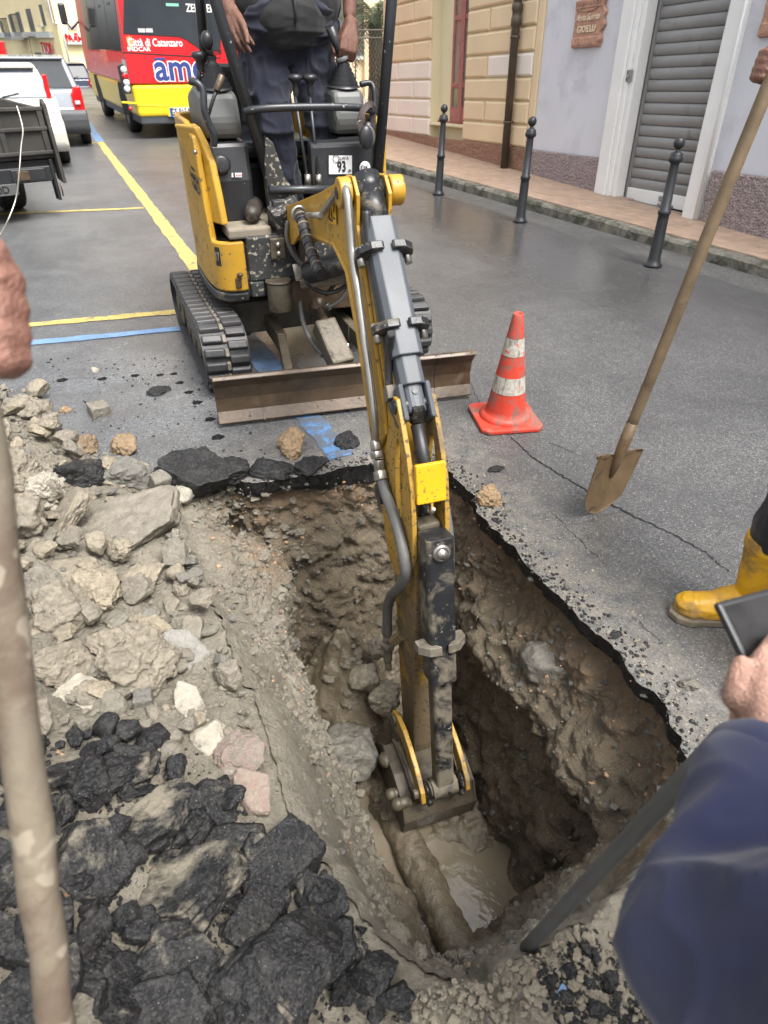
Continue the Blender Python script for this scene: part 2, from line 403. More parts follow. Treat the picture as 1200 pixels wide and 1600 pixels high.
M_GUARD = surf('blue_grey_steel', (.066,.074,.084), .52, .0, .12, 5, dirt=(.25,.23,.2), dirt_amt=.12, dscale=9, speck=(.35,.34,.32), speck_amt=.12, sscale=110, bump=.1, coord='pos')
M_DKST = surf('dark_muddy_steel', (.018,.019,.021), .38, .2, .3, 6, dirt=(.17,.145,.105), dirt_amt=.40, dscale=9, zmud=(.1,-.7,.14), speck=(.35,.31,.24), speck_amt=.32, sscale=80, bump=.25, wear=(.3,.29,.27), wear_amt=.3, coord='pos')
M_ROPS = surf('black_tube_paint', (.022,.025,.029), .36, .1, .2, 5, speck=(.42,.40,.36), speck_amt=.30, sscale=55, bump=.08, coord='pos')
M_BLK = surf('black_plastic', (.020,.021,.024), .40, 0, .2, 6, speck=(.30,.28,.24), speck_amt=.20, sscale=70, dirt=(.12,.11,.09), dirt_amt=.1, bump=.1, coord='pos')
M_SPLAT = surf('splashed_black_panel', (.028,.029,.030), .5, 0, .3, 6, speck=(.30,.27,.21), speck_amt=.75, sscale=55, dirt=(.14,.12,.09), dirt_amt=.25, dscale=12, bump=.3, coord='pos')
M_GRPL = surf('grey_plastic', (.085,.088,.085), .5, 0, .12, 6, speck=(.28,.26,.22), speck_amt=.15, bump=.08, coord='pos')
M_RUB = surf('track_rubber', (.030,.030,.031), .5, 0, .3, 8, dirt=(.19,.165,.12), dirt_amt=.20, dscale=9, speck=(.25,.22,.17), speck_amt=.2, bump=.3, coord='pos')
M_LINK = surf('muddy_links', (.125,.11,.085), .6, .1, .3, 12, dirt=(.21,.185,.145), dirt_amt=.4, dscale=20, bump=.5, coord='pos')
M_RUST = surf('muddy_brown_steel', (.066,.044,.026), .38, .15, .45, 7, dirt=(.125,.094,.058), dirt_amt=.35, dscale=6, speck=(.06,.04,.03), speck_amt=.45, sscale=50, bump=.3, wear=(.10,.06,.04), wear_amt=.3, coord='pos')
M_MUDST = surf('mud_caked_steel', (.088,.073,.050), .45, .1, .35, 7, dirt=(.036,.030,.022), dirt_amt=.35, dscale=9, bump=.6, bscale=45, bdist=.008, coord='pos')
M_CHR = surf('dull_chrome', (.36,.345,.31), .30, .85, .2, 9, dirt=(.25,.21,.15), dirt_amt=.2, bump=.05, coord='pos')
M_HOSE = surf('hose_rubber', (.095,.093,.088), .55, 0, .2, 9, dirt=(.24,.21,.16), dirt_amt=.3, dscale=9, bump=.35, bscale=110, coord='pos')
M_HOSEB = surf('black_hose', (.020,.020,.021), .45, 0, .2, 9, dirt=(.25,.22,.17), dirt_amt=.26, dscale=16, bump=.2, coord='pos')
M_GREASE = surf('grease', (.014,.013,.012), .25, 0, .4, 20, dirt=(.13,.10,.07), dirt_amt=.3, dscale=25, bump=.8, bscale=60, coord='pos')
M_FLOORM = surf('dusty_floor_mat', (.19,.165,.125), .85, 0, .15, 12, dirt=(.12,.105,.08), dirt_amt=.2, dscale=15, bump=.3, coord='pos')
# ---- street
M_YLINE = surf('yellow_road_paint', (.44,.335,.10), .6, 0, .2, 9, dirt=(.10,.10,.096), dirt_amt=.38, dscale=14, speck=(.10,.10,.10), speck_amt=.6, sscale=120, bump=.4, bscale=120, coord='pos')
M_BLINE = surf('blue_road_paint', (.12,.215,.37), .55, 0, .2, 9, dirt=(.095,.10,.105), dirt_amt=.36, dscale=14, speck=(.10,.10,.10), speck_amt=.55, sscale=120, bump=.4, bscale=120, coord='pos')
M_CRACK = surf('crack_shadow', (.012,.012,.012), .9, bump=0, coord='pos')
M_KERB = surf('kerb_stone', (.19,.178,.148), .85, 0, .3, 6, dirt=(.042,.048,.028), dirt_amt=.55, dscale=7, bump=.7, bscale=50, bdist=.01, coord='pos')
M_TILE = surf('terracotta_paver', (.37,.262,.19), .75, 0, .2, 5, dirt=(.33,.275,.22), dirt_amt=.3, dscale=3, bump=.2, coord='objr')
M_GROUT = surf('paver_bedding', (.22,.19,.16), .9, 0, .2, 10, coord='pos')
M_MARB = surf('pale_marble', (.50,.53,.50), .45, 0, .12, 4, dirt=(.25,.25,.2), dirt_amt=.2, bump=.1, coord='pos')
M_LILAC = surf('lilac_plaster', (.635,.64,.68), .85, 0, .035, 1.5, dirt=(.53,.53,.57), dirt_amt=.38, dscale=1.3, bump=.12, bscale=40, coord='pos')
M_BEIGE = surf('beige_plaster', (.72,.56,.36), .8, 0, .06, 2, dirt=(.62,.46,.28), dirt_amt=.2, dscale=2, bump=.15, bscale=40, coord='obj')
M_BEIGW = surf('whitened_plaster', (.78,.69,.61), .8, 0, .05, 2, dirt=(.70,.62,.55), dirt_amt=.2, dscale=2, bump=.15, bscale=40, coord='obj')
M_CREAM = surf('cream_plaster', (.70,.62,.42), .8, 0, .05, 2, bump=.1, coord='pos')
def mk_rough(name, a, b, moss=0.0):
    g = G(name); p = g.pos(); v = g.voro(p, 52); n = g.noise(p, 90, 6, .7)
    c = g.mix(g.step(g.noise(p, 20, 6, .7), .3, .7), a, b); c = g.mix(g.step(v, .45, .75, 0, .5), c, [k*.55 for k in a])
    if moss:
        x, y, z = g.sep(p)
        m = g.math('MULTIPLY', g.step(g.math('ADD', g.math('MULTIPLY', g.noise(p, 3, 5), 1.2), g.math('MULTIPLY', g.math('ABSOLUTE', g.math('SUBTRACT', y, 8.6)), -1.3)), .15, .6), moss)
        c = g.mix(m, c, (.16,.14,.05))
    return g.set(c, .9, 0, g.bump(g.math('ADD', g.math('MULTIPLY', v, -1.5), n), 1.0, .03))
M_PINKR = mk_rough('pink_roughcast', (.50,.40,.39), (.68,.57,.55))
M_ORANR = mk_rough('orange_roughcast', (.50,.25,.17), (.70,.42,.30), .7)
M_SHUT = surf('grey_shutter', (.27,.265,.26), .45, .15, .1, 3, dirt=(.17,.16,.15), dirt_amt=.25, dscale=3, bump=.06, coord='objr')
M_WHITE = surf('white_paint', (.80,.80,.78), .5, 0, .05, 3, dirt=(.55,.55,.52), dirt_amt=.15, dscale=3, bump=.05, coord='pos')
M_IRON = surf('cast_iron_paint', (.035,.037,.040), .42, .3, .2, 8, dirt=(.12,.12,.12), dirt_amt=.15, bump=.15, coord='objr')
M_BROWNP = surf('brown_pipe', (.085,.070,.052), .5, .3, .25, 6, dirt=(.16,.12,.08), dirt_amt=.3, bump=.15, coord='pos')
M_REDWD = surf('worn_red_frame', (.33,.12,.10), .6, 0, .2, 8, dirt=(.45,.32,.28), dirt_amt=.3, dscale=14, bump=.3, coord='pos')
M_TERRA = surf('terracotta_relief', (.46,.26,.185), .8, 0, .25, 12, dirt=(.24,.14,.10), dirt_amt=.35, dscale=14, bump=.6, bscale=50, bdist=.01, coord='pos')
M_CREAML = surf('cream_lettering', (.72,.58,.42), .8, bump=0)
def glass(name, c, r=.06): 
    return surf(name, c, r, 0, .3, 1.2, bump=0, coord='pos', **{'Specular IOR Level': .8})
M_GLASS = glass('street_window_glass', (.18,.21,.18), .15)
M_BUSG = glass('bus_glass', (.028,.034,.040)); M_CARG = glass('car_glass', (.16,.19,.23), .04); M_CARGD = glass('dark_car_glass', (.03,.035,.04), .04)
M_RED = surf('bus_red', (.62,.016,.022), .28, 0, .05, 1, dirt=(.45,.03,.03), dirt_amt=.1, bump=.02, coord='pos', **{'Coat Weight': .3})
M_BYEL = surf('bus_yellow', (.80,.60,.02), .3, 0, .05, 1, dirt=(.62,.5,.1), dirt_amt=.12, bump=.02, coord='pos', **{'Coat Weight': .3})
M_PLATE = surf('plate_white', (.74,.75,.76), .4, bump=0); M_PBLUE = surf('plate_blue', (.03,.10,.42), .4, bump=0)
M_INK = surf('black_ink', (.012,.012,.013), .5, bump=0); M_NAVYL = surf('navy_lettering', (.035,.055,.22), .4, bump=0); M_WLET = surf('white_lettering', (.80,.79,.78), .4, bump=0)
M_TYRE = surf('tyre_rubber', (.018,.018,.019), .7, 0, .3, 8, dirt=(.08,.075,.065), dirt_amt=.25, bump=.2)
M_RIM = surf('wheel_rim', (.32,.32,.33), .35, .7, .2, 8)
M_CARW = surf('white_car_paint', (.62,.60,.54), .25, 0, .05, 2, dirt=(.45,.42,.36), dirt_amt=.22, dscale=3, bump=0, coord='pos', **{'Coat Weight': .5})
M_CARS = surf('silver_car_paint', (.33,.36,.40), .25, .4, .05, 2, bump=0, coord='pos', **{'Coat Weight': .5})
M_CARB = surf('blue_car_paint', (.022,.038,.075), .25, .2, .05, 2, bump=0, coord='pos', **{'Coat Weight': .5})
M_BUMP = surf('grey_bumper', (.058,.062,.068), .55, bump=.05); M_TAIL = surf('tail_light_red', (.55,.008,.012), .15, bump=0, **{'Coat Weight': .6}); M_LAMPW = surf('lamp_clear', (.55,.55,.56), .12, bump=0)
M_BED = surf('grey_tipper_bed', (.036,.034,.030), .7, .1, .3, 4, dirt=(.085,.077,.062), dirt_amt=.3, dscale=4, bump=.35, coord='pos')
M_DARK = surf('underside_black', (.012,.012,.012), .8, bump=.1)
M_WOODH = surf('worn_ash_handle', (.165,.118,.068), .6, 0, .25, 10, dirt=(.085,.062,.040), dirt_amt=.35, dscale=7, bump=.3, bscale=70, coord='pos')
M_WOODM = surf('mud_smeared_handle', (.155,.130,.095), .6, 0, .3, 9, dirt=(.095,.066,.045), dirt_amt=.45, dscale=6, speck=(.26,.225,.17), speck_amt=.55, sscale=26, bump=.5, bscale=55, coord='pos')
M_SHOV = surf('muddy_shovel_steel', (.145,.096,.050), .45, .1, .3, 9, dirt=(.05,.03,.018), dirt_amt=.36, dscale=10, wear=(.30,.06,.05), wear_amt=.12, bump=.3, coord='pos')
M_GPOLE = surf('grey_pole', (.075,.077,.075), .5, 0, .2, 9, dirt=(.22,.19,.14), dirt_amt=.25, bump=.25, coord='pos')
M_CONE = surf('cone_orange_red', (.52,.048,.025), .5, 0, .15, 9, dirt=(.16,.10,.08), dirt_amt=.50, dscale=11, bump=.15, coord='obj')
def mk_band():
    g = G('peeling_reflective_band'); v = g.obj(); n = g.noise(v, 16, 8, .7)
    c = g.mix(g.step(g.noise(v, 50, 6, .7), .35, .7), (.46,.44,.39), (.26,.235,.19))
    c = g.mix(g.step(g.noise(g.scale(v, (60,60,9)), 1.0, 5, .6, .5), .57, .62, 0, .8), c, (.13,.13,.12))
    return g.set(g.mix(g.step(n, .62, .64), c, (.58,.08,.045)), .5, 0, g.bump(n, .2, .003))
M_BAND = mk_band()
# ---- people
def mk_skin(name, c, b):
    g = G(name); v = g.obj(); n = g.noise(v, 22, 5, .6); n2 = g.noise(v, 160, 4, .6)
    col = g.mix(g.step(n, .3, .7), c, b); col = g.mix(g.step(g.noise(v, 75, 6, .7, .8), .45, .7, 0, .6), col, [k*.55 for k in c])
    return g.set(col, .48, 0, g.bump(g.math('ADD', g.math('MULTIPLY', g.voro(v, 260), 1.2), g.math('ADD', n2, g.math('MULTIPLY', g.noise(g.scale(v, (1,1,2.5)), 70, 6, .7, 1.0), 2.0))), .55, .003), **{'Subsurface Weight': .12, 'Subsurface Radius': (.01,.004,.002), 'Subsurface Scale': .5})
M_SKIN = mk_skin('weathered_skin', (.20,.092,.064), (.27,.135,.098)); M_SKINP = mk_skin('pale_skin', (.36,.20,.145), (.44,.265,.20)); M_SKIND = mk_skin('tanned_skin', (.135,.058,.037), (.18,.085,.056))
def cloth(name, c, sc=700, v=.15):
    return surf(name, c, .88, 0, v, 7, bump=.25, bscale=sc, bdist=.0012, coord='obj', **{'Sheen Weight': .15})
M_NAVY = cloth('navy_trousers', (.0062,.0082,.0200)); M_BLKJ = cloth('black_jacket', (.0065,.0068,.0072)); M_BLUJ = cloth('blue_work_jacket', (.0098,.0140,.050)); M_BLKT = cloth('black_trousers', (.006,.006,.007)); M_GRYJ = cloth('grey_work_shirt', (.10,.10,.11))
M_HAIR = surf('dark_hair', (.02,.015,.012), .6, bump=.6, bscale=200)
M_BOOT = surf('yellow_rubber_boot', (.60,.325,.012), .38, 0, .15, 6, dirt=(.23,.145,.06), dirt_amt=.50, dscale=7, bump=.06, coord='pos')
M_SOLE = surf('muddy_sole', (.15,.125,.09), .8, 0, .3, 12, bump=.5, coord='pos')
M_SHOE = surf('dark_work_shoe', (.03,.024,.02), .6, 0, .3, 12, dirt=(.2,.17,.12), dirt_amt=.3, bump=.3, coord='pos')
M_SCREEN = surf('tablet_screen', (.035,.034,.034), .12, 0, .6, 7, bump=0, coord='obj'); M_CASE = surf('tablet_case', (.018,.019,.021), .4, bump=.1)
# ------------------------------------------------------------------ trench outline
RIMC = [(.045,2.233),(.12,2.33),(.223,2.361),(.385,2.285),(.598,2.24),(.776,2.245),(.949,2.221),(1.10,2.19),(1.187,2.10),(1.178,1.842),(1.15,1.664),(1.167,1.486),
        (1.161,1.253),(1.178,1.032),(1.176,.821),(1.174,.695),(1.12,.608),(1.09,.54),(.962,.441),(.797,.384),(.654,.359),(.5,.346),(.377,.344),(.305,.369),
        (.262,.398),(.218,.489),(.174,.601),(.125,.726),(.11,.831),(.117,.975),(.099,1.224),(.076,1.533),(.053,1.887)]
def resample(P, step):
    P = np.array(P + [P[0]], float); d = np.r_[0, np.cumsum(np.linalg.norm(np.diff(P, axis=0), axis=1))]
    n = int(d[-1]/step); t = np.linspace(0, d[-1], n, endpoint=False)
    return np.stack([np.interp(t, d, P[:,0]), np.interp(t, d, P[:,1])], 1)
RIM = resample(RIMC, .0105)
for _ in range(2): RIM = (RIM + .5*np.roll(RIM, 1, 0) + .5*np.roll(RIM, -1, 0))/2
_q = np.c_[RIM, np.zeros(len(RIM))]
_t = np.roll(RIM, -1, 0)-np.roll(RIM, 1, 0); RN = np.stack([_t[:,1], -_t[:,0]], 1); RN /= np.linalg.norm(RN, axis=1)[:,None]   # points inwards (clockwise loop)
RIM = RIM + RN*(.016*vnoise(_q, 9, 3)+.010*vnoise(_q, 28, 4)+.006*vnoise(_q, 80, 5))[:,None]
NRIM = len(RIM)
# side weights: left / far / right / near
wl = sstep(.30, .10, RIM[:,0]); wr = sstep(.95, 1.12, RIM[:,0]); wf = sstep(2.05, 2.2, RIM[:,1]); wn = sstep(.62, .44, RIM[:,1])
_s = wl+wr+wf+wn+1e-6; wl, wr, wf, wn = wl/_s, wr/_s, wf/_s, wn/_s
ASPH_EDGE = wr+wf                                   # where the asphalt still reaches the edge

# ------------------------------------------------------------------ road sheet with the trench and the drill holes cut out
def drill_hole(px, py, r): 
    c = at_z(px, py); return (c[0], c[1], r)
HOLES = [drill_hole(*h) for h in ((340,683,.030),(328,655,.026),(308,629,.027),(295,613,.024),(281,598,.023),(272,584,.021),(250,586,.022),(211,587,.024),(97,594,.03),(160,592,.026))]
def build_road():
    out = [(-70,-40),(70,-40),(70,160),(-70,160)]
    V = [Vector(p) for p in out]; E = [(0,1),(1,2),(2,3),(3,0)]
    b = len(V); V += [Vector(p) for p in RIM]; E += [(b+i, b+(i+1) % NRIM) for i in range(NRIM)]
    loops = []
    for (x, y, r) in HOLES:
        L = [(x+r*(1+.18*math.sin(3*a+x*50))*math.cos(a), y+r*.92*(1+.12*math.cos(5*a))*math.sin(a)) for a in np.linspace(0, 2*math.pi, 14, endpoint=False)]
        b = len(V); V += [Vector(p) for p in L]; E += [(b+i, b+(i+1) % 14) for i in range(14)]; loops.append(L)
    v2, e2, f2, *_ = delaunay_2d_cdt(V, E, [], 0, 1e-6)
    v2 = np.array([tuple(p) for p in v2]); F = np.array([f for f in f2 if len(f) == 3])
    c = v2[F].mean(1); keep = ~inside(c, RIM)
    for L in loops: keep &= ~inside(c, L)
    F = F[keep]
    a, b_, c_ = v2[F[:,0]], v2[F[:,1]], v2[F[:,2]]
    flip = ((b_[:,0]-a[:,0])*(c_[:,1]-a[:,1])-(b_[:,1]-a[:,1])*(c_[:,0]-a[:,0])) < 0
    F[flip] = F[flip][:, ::-1]
    o = link_mesh('road', np_mesh('road', np.c_[v2, np.zeros(len(v2))], F, False), M_ASPH)
    tag(o, kind='structure')
    mb = MB()
    for L in loops:
        c = np.mean(L, 0); n = len(L)
        V = [(p[0], p[1], 0) for p in L]+[(c[0]+(p[0]-c[0])*.8, c[1]+(p[1]-c[1])*.8, -.06) for p in L]+[(c[0], c[1], -.075)]
        mb.add(V, [(i, (i+1) % n, n+(i+1) % n, n+i) for i in range(n)]+[(n+i, n+(i+1) % n, 2*n) for i in range(n)], True)
    h = mb.build('drill_hole_lining', M_BROK, o); h['kind'] = 'stuff'
    return o
ROAD = build_road()

# ------------------------------------------------------------------ trench walls
lip = np.array([at_z(405,800,-.12), at_z(438,900,-.20), at_z(434,965,-.27), at_z(500,1130,-.45), at_z(558,1260,-.65), at_z(600,1360,-.85), at_z(640,1450,-1.0)])
lip = lip[np.argsort(lip[:,1])]
def build_trench():
    y = RIM[:,1]; lx = np.interp(y, lip[:,1], lip[:,0]); lz = np.interp(y, lip[:,1], lip[:,2])
    x0 = RIM[:,0]
    o_l = [(0*x0, .015+0*x0), ((lx-x0)*.12, -.03+0*lz), ((lx-x0)*.42, lz*.36), ((lx-x0)*.82, lz*.80), ((lx-x0)*1.02, np.minimum(lz-.06, -.2)), (np.maximum(lx-x0+.015, .24), np.minimum(lz-.30, -.62)), (np.maximum(.455-x0, lx-x0+.03), -1.28+0*lz)]
    one = np.ones(NRIM)
    ledge = sstep(1.75, 1.2, y)                      # the lumpy bed that stands out of the right-hand wall
    o_r = [(0*one, -.004*one), (-.012*one, -.066*one), (-.045*one, -.10*one), ((-.03+.05*ledge), -.24*one), ((.03+.12*ledge), -.44*one), ((.03+.045*ledge), -.58*one), (.20*one, -1.28*one)]
    o_f = [(0*one, -.004*one), (-.01*one, -.066*one), (-.05*one, -.11*one), (-.02*one, -.30*one), (.05*one, -.55*one), (.12*one, -.80*one), (.34*one, -1.28*one)]
    o_n = [(0*one, .012*one), (.03*one, -.05*one), (.07*one, -.16*one), (.12*one, -.36*one), (.17*one, -.56*one), (.23*one, -.80*one), (.36*one, -1.28*one)]
    L = []
    for k in range(7):
        dx = wl*o_l[k][0] - wr*o_r[k][0]; dy = wn*o_n[k][0] - wf*o_f[k][0]
        z = wl*o_l[k][1]+wr*o_r[k][1]+wf*o_f[k][1]+wn*o_n[k][1]
        L.append(np.stack([x0+dx, y+dy, z], 1))
    rows = [4, 5, 20, 26, 20, 42]; out = []
    for k in range(6):
        for t in np.linspace(0, 1, rows[k], endpoint=(k == 5)): out.append(L[k]*(1-t)+L[k+1]*t)
    P = np.stack(out, 1); m = P.shape[1]                                   # (N, m, 3)
    for _ in range(3):                                                     # soften the creases below the asphalt
        Q = P.copy(); Q[:,10:-1] = (P[:,9:-2]+2*P[:,10:-1]+P[:,11:])/4; Q[:,10:] = (np.roll(Q[:,10:],1,0)+2*Q[:,10:]+np.roll(Q[:,10:],-1,0))/4; P = Q
    du = np.roll(P,-1,0)-np.roll(P,1,0); dv = np.gradient(P, axis=1); N = np.cross(du, dv); N /= np.linalg.norm(N, axis=2)[...,None]+1e-9
    s = np.sign((N[...,0]*(.61-P[...,0])+N[...,1]*(1.3-P[...,1]))); s[s == 0] = 1; N *= s[...,None]
    q = P.reshape(-1, 3)
    lump = (1-worley(q*np.array([1,1,1.25])+.05*np.stack([vnoise(q,9,k) for k in range(3)],1), 10, 2))
    lump2 = (1-worley(q+.03*np.stack([vnoise(q,20,k+5) for k in range(3)],1), 24, 8))
    d = .050*fbm(q, 3.2, 3, 1)+.034*np.clip(lump-.25, 0, 1)+.034*np.clip(lump2-.3, 0, 1)*sstep(-.3,.3,vnoise(q,5,4))+.018*np.clip(.75-worley(q, 46, 13), 0, 1)*sstep(-.2,.4,vnoise(q,7,14))+.020*fbm(q, 20, 4, 9)+.006*fbm(q, 75, 2, 12)
    d = d.reshape(NRIM, m)
    amp = np.interp(np.arange(m), [0, 4, 9, 24, 60, m-1], [0, .0, .7, 1, 1, .8])[None,:]
    ampl = np.interp(np.arange(m), [0, 6, 20, m-1], [.15, .5, .75, 1])[None,:]
    a = amp*(1-(wl+wn))[:,None] + ampl*(wl+wn)[:,None]
    a = a*(1-.35*(wl[:,None]*(np.arange(m)[None,:] < 55)))
    P = P + N*(d*a)[...,None]
    F = grid_faces(NRIM, m, True)
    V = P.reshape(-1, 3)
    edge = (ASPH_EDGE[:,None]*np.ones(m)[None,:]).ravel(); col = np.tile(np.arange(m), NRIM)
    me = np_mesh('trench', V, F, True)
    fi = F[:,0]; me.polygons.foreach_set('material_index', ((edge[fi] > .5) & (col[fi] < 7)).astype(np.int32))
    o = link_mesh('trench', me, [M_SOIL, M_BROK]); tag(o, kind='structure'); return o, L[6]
TRENCH, BOT = build_trench()
def build_bottom():
    xs = np.arange(.25, 1.30, .0095); ys = np.arange(.42, 2.3, .0095); X, Y = np.meshgrid(xs, ys, indexing='ij'); q = np.stack([X.ravel(), Y.ravel(), 0*X.ravel()], 1)
    z = -1.262+.035*fbm(q, 4, 4, 3)+.022*np.clip(1-worley(q, 16, 4)-.3, 0, 1)+.010*fbm(q, 22, 4, 6)
    z += .05*fbm(q,9,4,8)*sstep(1.2,1.5,q[:,1])+.07*np.clip(1-worley(q,13,14)-.25,0,1)*sstep(1.35,1.6,q[:,1])+.03*np.clip(1-worley(q,30,15)-.25,0,1)
    z += .42*np.exp(-(((q[:,0]-.60)/.17)**2+((q[:,1]-1.80)/.22)**2)) + .30*sstep(1.5, 2.0, q[:,1])
    z += .20*np.exp(-(((q[:,0]-.72)/.13)**2+((q[:,1]-.66)/.10)**2)) + .5*sstep(.70, .45, q[:,1])
    z += .085*np.exp(-((q[:,0]-(.605+.06*(1.25-q[:,1])))/.055)**2)*sstep(.6,.8,q[:,1])*sstep(1.6,1.3,q[:,1])     # mud sticking to the pipe
    z += .07*np.exp(-(((q[:,0]-.86)/.2)**2+((q[:,1]-1.22)/.16)**2))
    n, m = X.shape
    o = link_mesh('trench_bed', np_mesh('trench_bed', np.c_[q[:,:2], z], grid_faces(n, m), True), M_WETMUD); tag(o, kind='structure')
    c = BOT.mean(0); mb = MB(); k = 90
    idx = np.linspace(0, NRIM-1, k).astype(int)
    xs_, ys_ = np.linspace(.22, 1.32, 23), np.linspace(.40, 2.3, 39)
    V = [(a, b_, -1.205) for a in xs_ for b_ in ys_]
    mb.add(V, [(i*39+j, (i+1)*39+j, (i+1)*39+j+1, i*39+j+1) for i in range(22) for j in range(38)], True)
    w = mb.build('trench_water', M_WATER); tag(w, kind='structure')
build_bottom()

# ------------------------------------------------------------------ spoil heap left of and in front of the trench
HEAP = [(-1.7,-.9),(1.25,-.9),(1.22,.1),(1.08,.40),(.85,.36)]+[tuple(p) for p in RIM[(wl+wn > .6)]][::1]+[(.02,2.34),(-.02,2.5),(-.14,2.62),(-.20,2.80),(-.36,3.0),(-.52,3.35),(-1.7,3.9)]
HEAP_OUT = [(1.25,-.9),(1.22,.1),(1.08,.42),(1.02,.47)]
HEAP_OUT2 = [(.05,2.30),(.02,2.34),(-.02,2.5),(-.14,2.62),(-.20,2.80),(-.36,3.0),(-.52,3.35),(-1.7,3.9)]
def heap_z(q):
    x, y = q[:,0], q[:,1]; p2 = q[:,:2]
    h = .17*sstep(.0, -.75, x)*sstep(3.3, 2.6, y) + .09*sstep(.15, -.3, x)*sstep(1.45, .9, y) + .05*sstep(-.2,-.6,x)
    h = h + .02
    p3 = np.c_[p2, np.zeros(len(p2))]
    h = h + .022*fbm(p3, 5, 4, 21) + .030*np.clip(1-worley(p3, 9, 22)-.3, 0, 1)*sstep(.05,-.15,x) + .016*np.clip(1-worley(p3, 30, 23)-.25, 0, 1) + .009*fbm(p3, 32, 4, 24)
    f = np.minimum(sstep(0, .16, poly_dist(p2, HEAP_OUT, False)), sstep(0, .20, poly_dist(p2, HEAP_OUT2, False)))
    return h*f - .012*(1-f)
def build_heap():
    xs = np.arange(-1.6, 1.26, .0115); ys = np.arange(-.85, 3.6, .0115); X, Y = np.meshgrid(xs, ys, indexing='ij'); q = np.stack([X.ravel(), Y.ravel()], 1)
    z = heap_z(q); n, m = X.shape; F = grid_faces(n, m)
    ok = inside(q, HEAP) | (poly_dist(q, HEAP) < .02)
    deep = inside(q, RIM) & (poly_dist(q, RIM) > .05)
    ok &= ~deep
    rimd = poly_dist(q, RIM[(wl+wn > .5)], False); ins = inside(q, RIM); z = z*sstep(0, .10, rimd)+.014*(1-sstep(0, .10, rimd)) + .006*fbm(np.c_[q, 0*z], 40, 3, 9) - np.where(ins, 2.2*rimd, 0)
    F = F[ok[F].all(1)]
    o = link_mesh('spoil_heap', np_mesh('spoil_heap', np.c_[q, z], F, True), M_HEAP); tag(o, 'pale muddy spoil spread beside the trench', kind='stuff')
build_heap()
def ground(x, y):
    q = np.array([[x, y]], float)
    return float(max(heap_z(q)[0], 0)) if inside(q, HEAP)[0] else 0.0

# ------------------------------------------------------------------ road paint and crack
def sheet(name, pts, mat, parent=ROAD, z=.004):
    mb = MB(); mb.add([(p[0], p[1], z) for p in pts], [tuple(range(len(pts)))]); o = mb.build(name, mat, parent)
    if parent is None: tag(o, kind='structure')
    return o
def stripe(name, P, w, mat, z=.004, jag=.009):
    P = np.array(P, float); mb = MB(); L = []; n = len(P)
    for i in range(n):
        d = nrm(P[min(i+1, n-1)]-P[max(i-1, 0)]); s = np.array([d[1], -d[0]]); ww = w if np.isscalar(w) else w[i]
        L += [(*(P[i]+s*(ww/2+RNG.uniform(-jag, jag))), z), (*(P[i]-s*(ww/2+RNG.uniform(-jag, jag))), z)]
    me = mb.add(L, [(2*i, 2*i+2, 2*i+3, 2*i+1) for i in range(n-1)])
    return mb.build(name, mat, ROAD)
def seq(a, b, n): return [tuple(np.array(a)+(np.array(b)-np.array(a))*t) for t in np.linspace(0, 1, n)]
stripe('yellow_bay_line', seq((.43,14.6), (.70,5.35), 60), .125, M_YLINE)
stripe('blue_bay_line', seq((.435,14.62), (.15,27), 40), .16, M_BLINE)
stripe('yellow_cross_line', seq((-2.2,8.62), (.55,8.2), 30), .09, M_YLINE)
stripe('yellow_cross_line', seq((-2.2,4.83), (.75,4.53), 30), .085, M_YLINE)
stripe('blue_cross_line', seq((-2.2,4.47), (.80,4.19), 30), .085, M_BLINE, .0045)
stripe('blue_bay_line', seq((.66,4.7), (.76,3.05), 30), .16, M_BLINE)
stripe('blue_bay_line', seq((.745,2.98), (.79,2.33), 20), .12, surf('worn_blue_road_paint', (.075,.18,.36), .55, 0, .2, 9, dirt=(.085,.084,.082), dirt_amt=.64, dscale=16, bump=.4, bscale=120, coord='pos'))
stripe('yellow_cross_line', seq((-1.5,14.75), (.40,14.5), 20), .09, M_YLINE)
def crack(a, w, parent=ROAD):
    pts = [at_z(*p)[:2] for p in a]; Q = []
    for i in range(len(pts)-1):
        for t in np.linspace(0, 1, 14, endpoint=False): Q.append(pts[i]*(1-t)+pts[i+1]*t+np.array([RNG.gauss(0,.004), RNG.gauss(0,.004)]))
    n = len(Q); stripe('road_crack', Q, [w*(.35+.65*math.sin(math.pi*min(.97, .15+.8*i/n)))*RNG.uniform(.5,1.3) for i in range(n)], M_CRACK, .003, .0006)
crack([(797,683),(835,718),(880,745),(960,792),(1040,830),(1100,862),(1142,897)], .0085)
crack([(850,690),(880,700),(925,722)], .003); crack([(860,800),(900,840),(955,893)], .0025); crack([(990,965),(1040,1010)], .002); crack([(735,598),(748,630),(752,642)], .003)

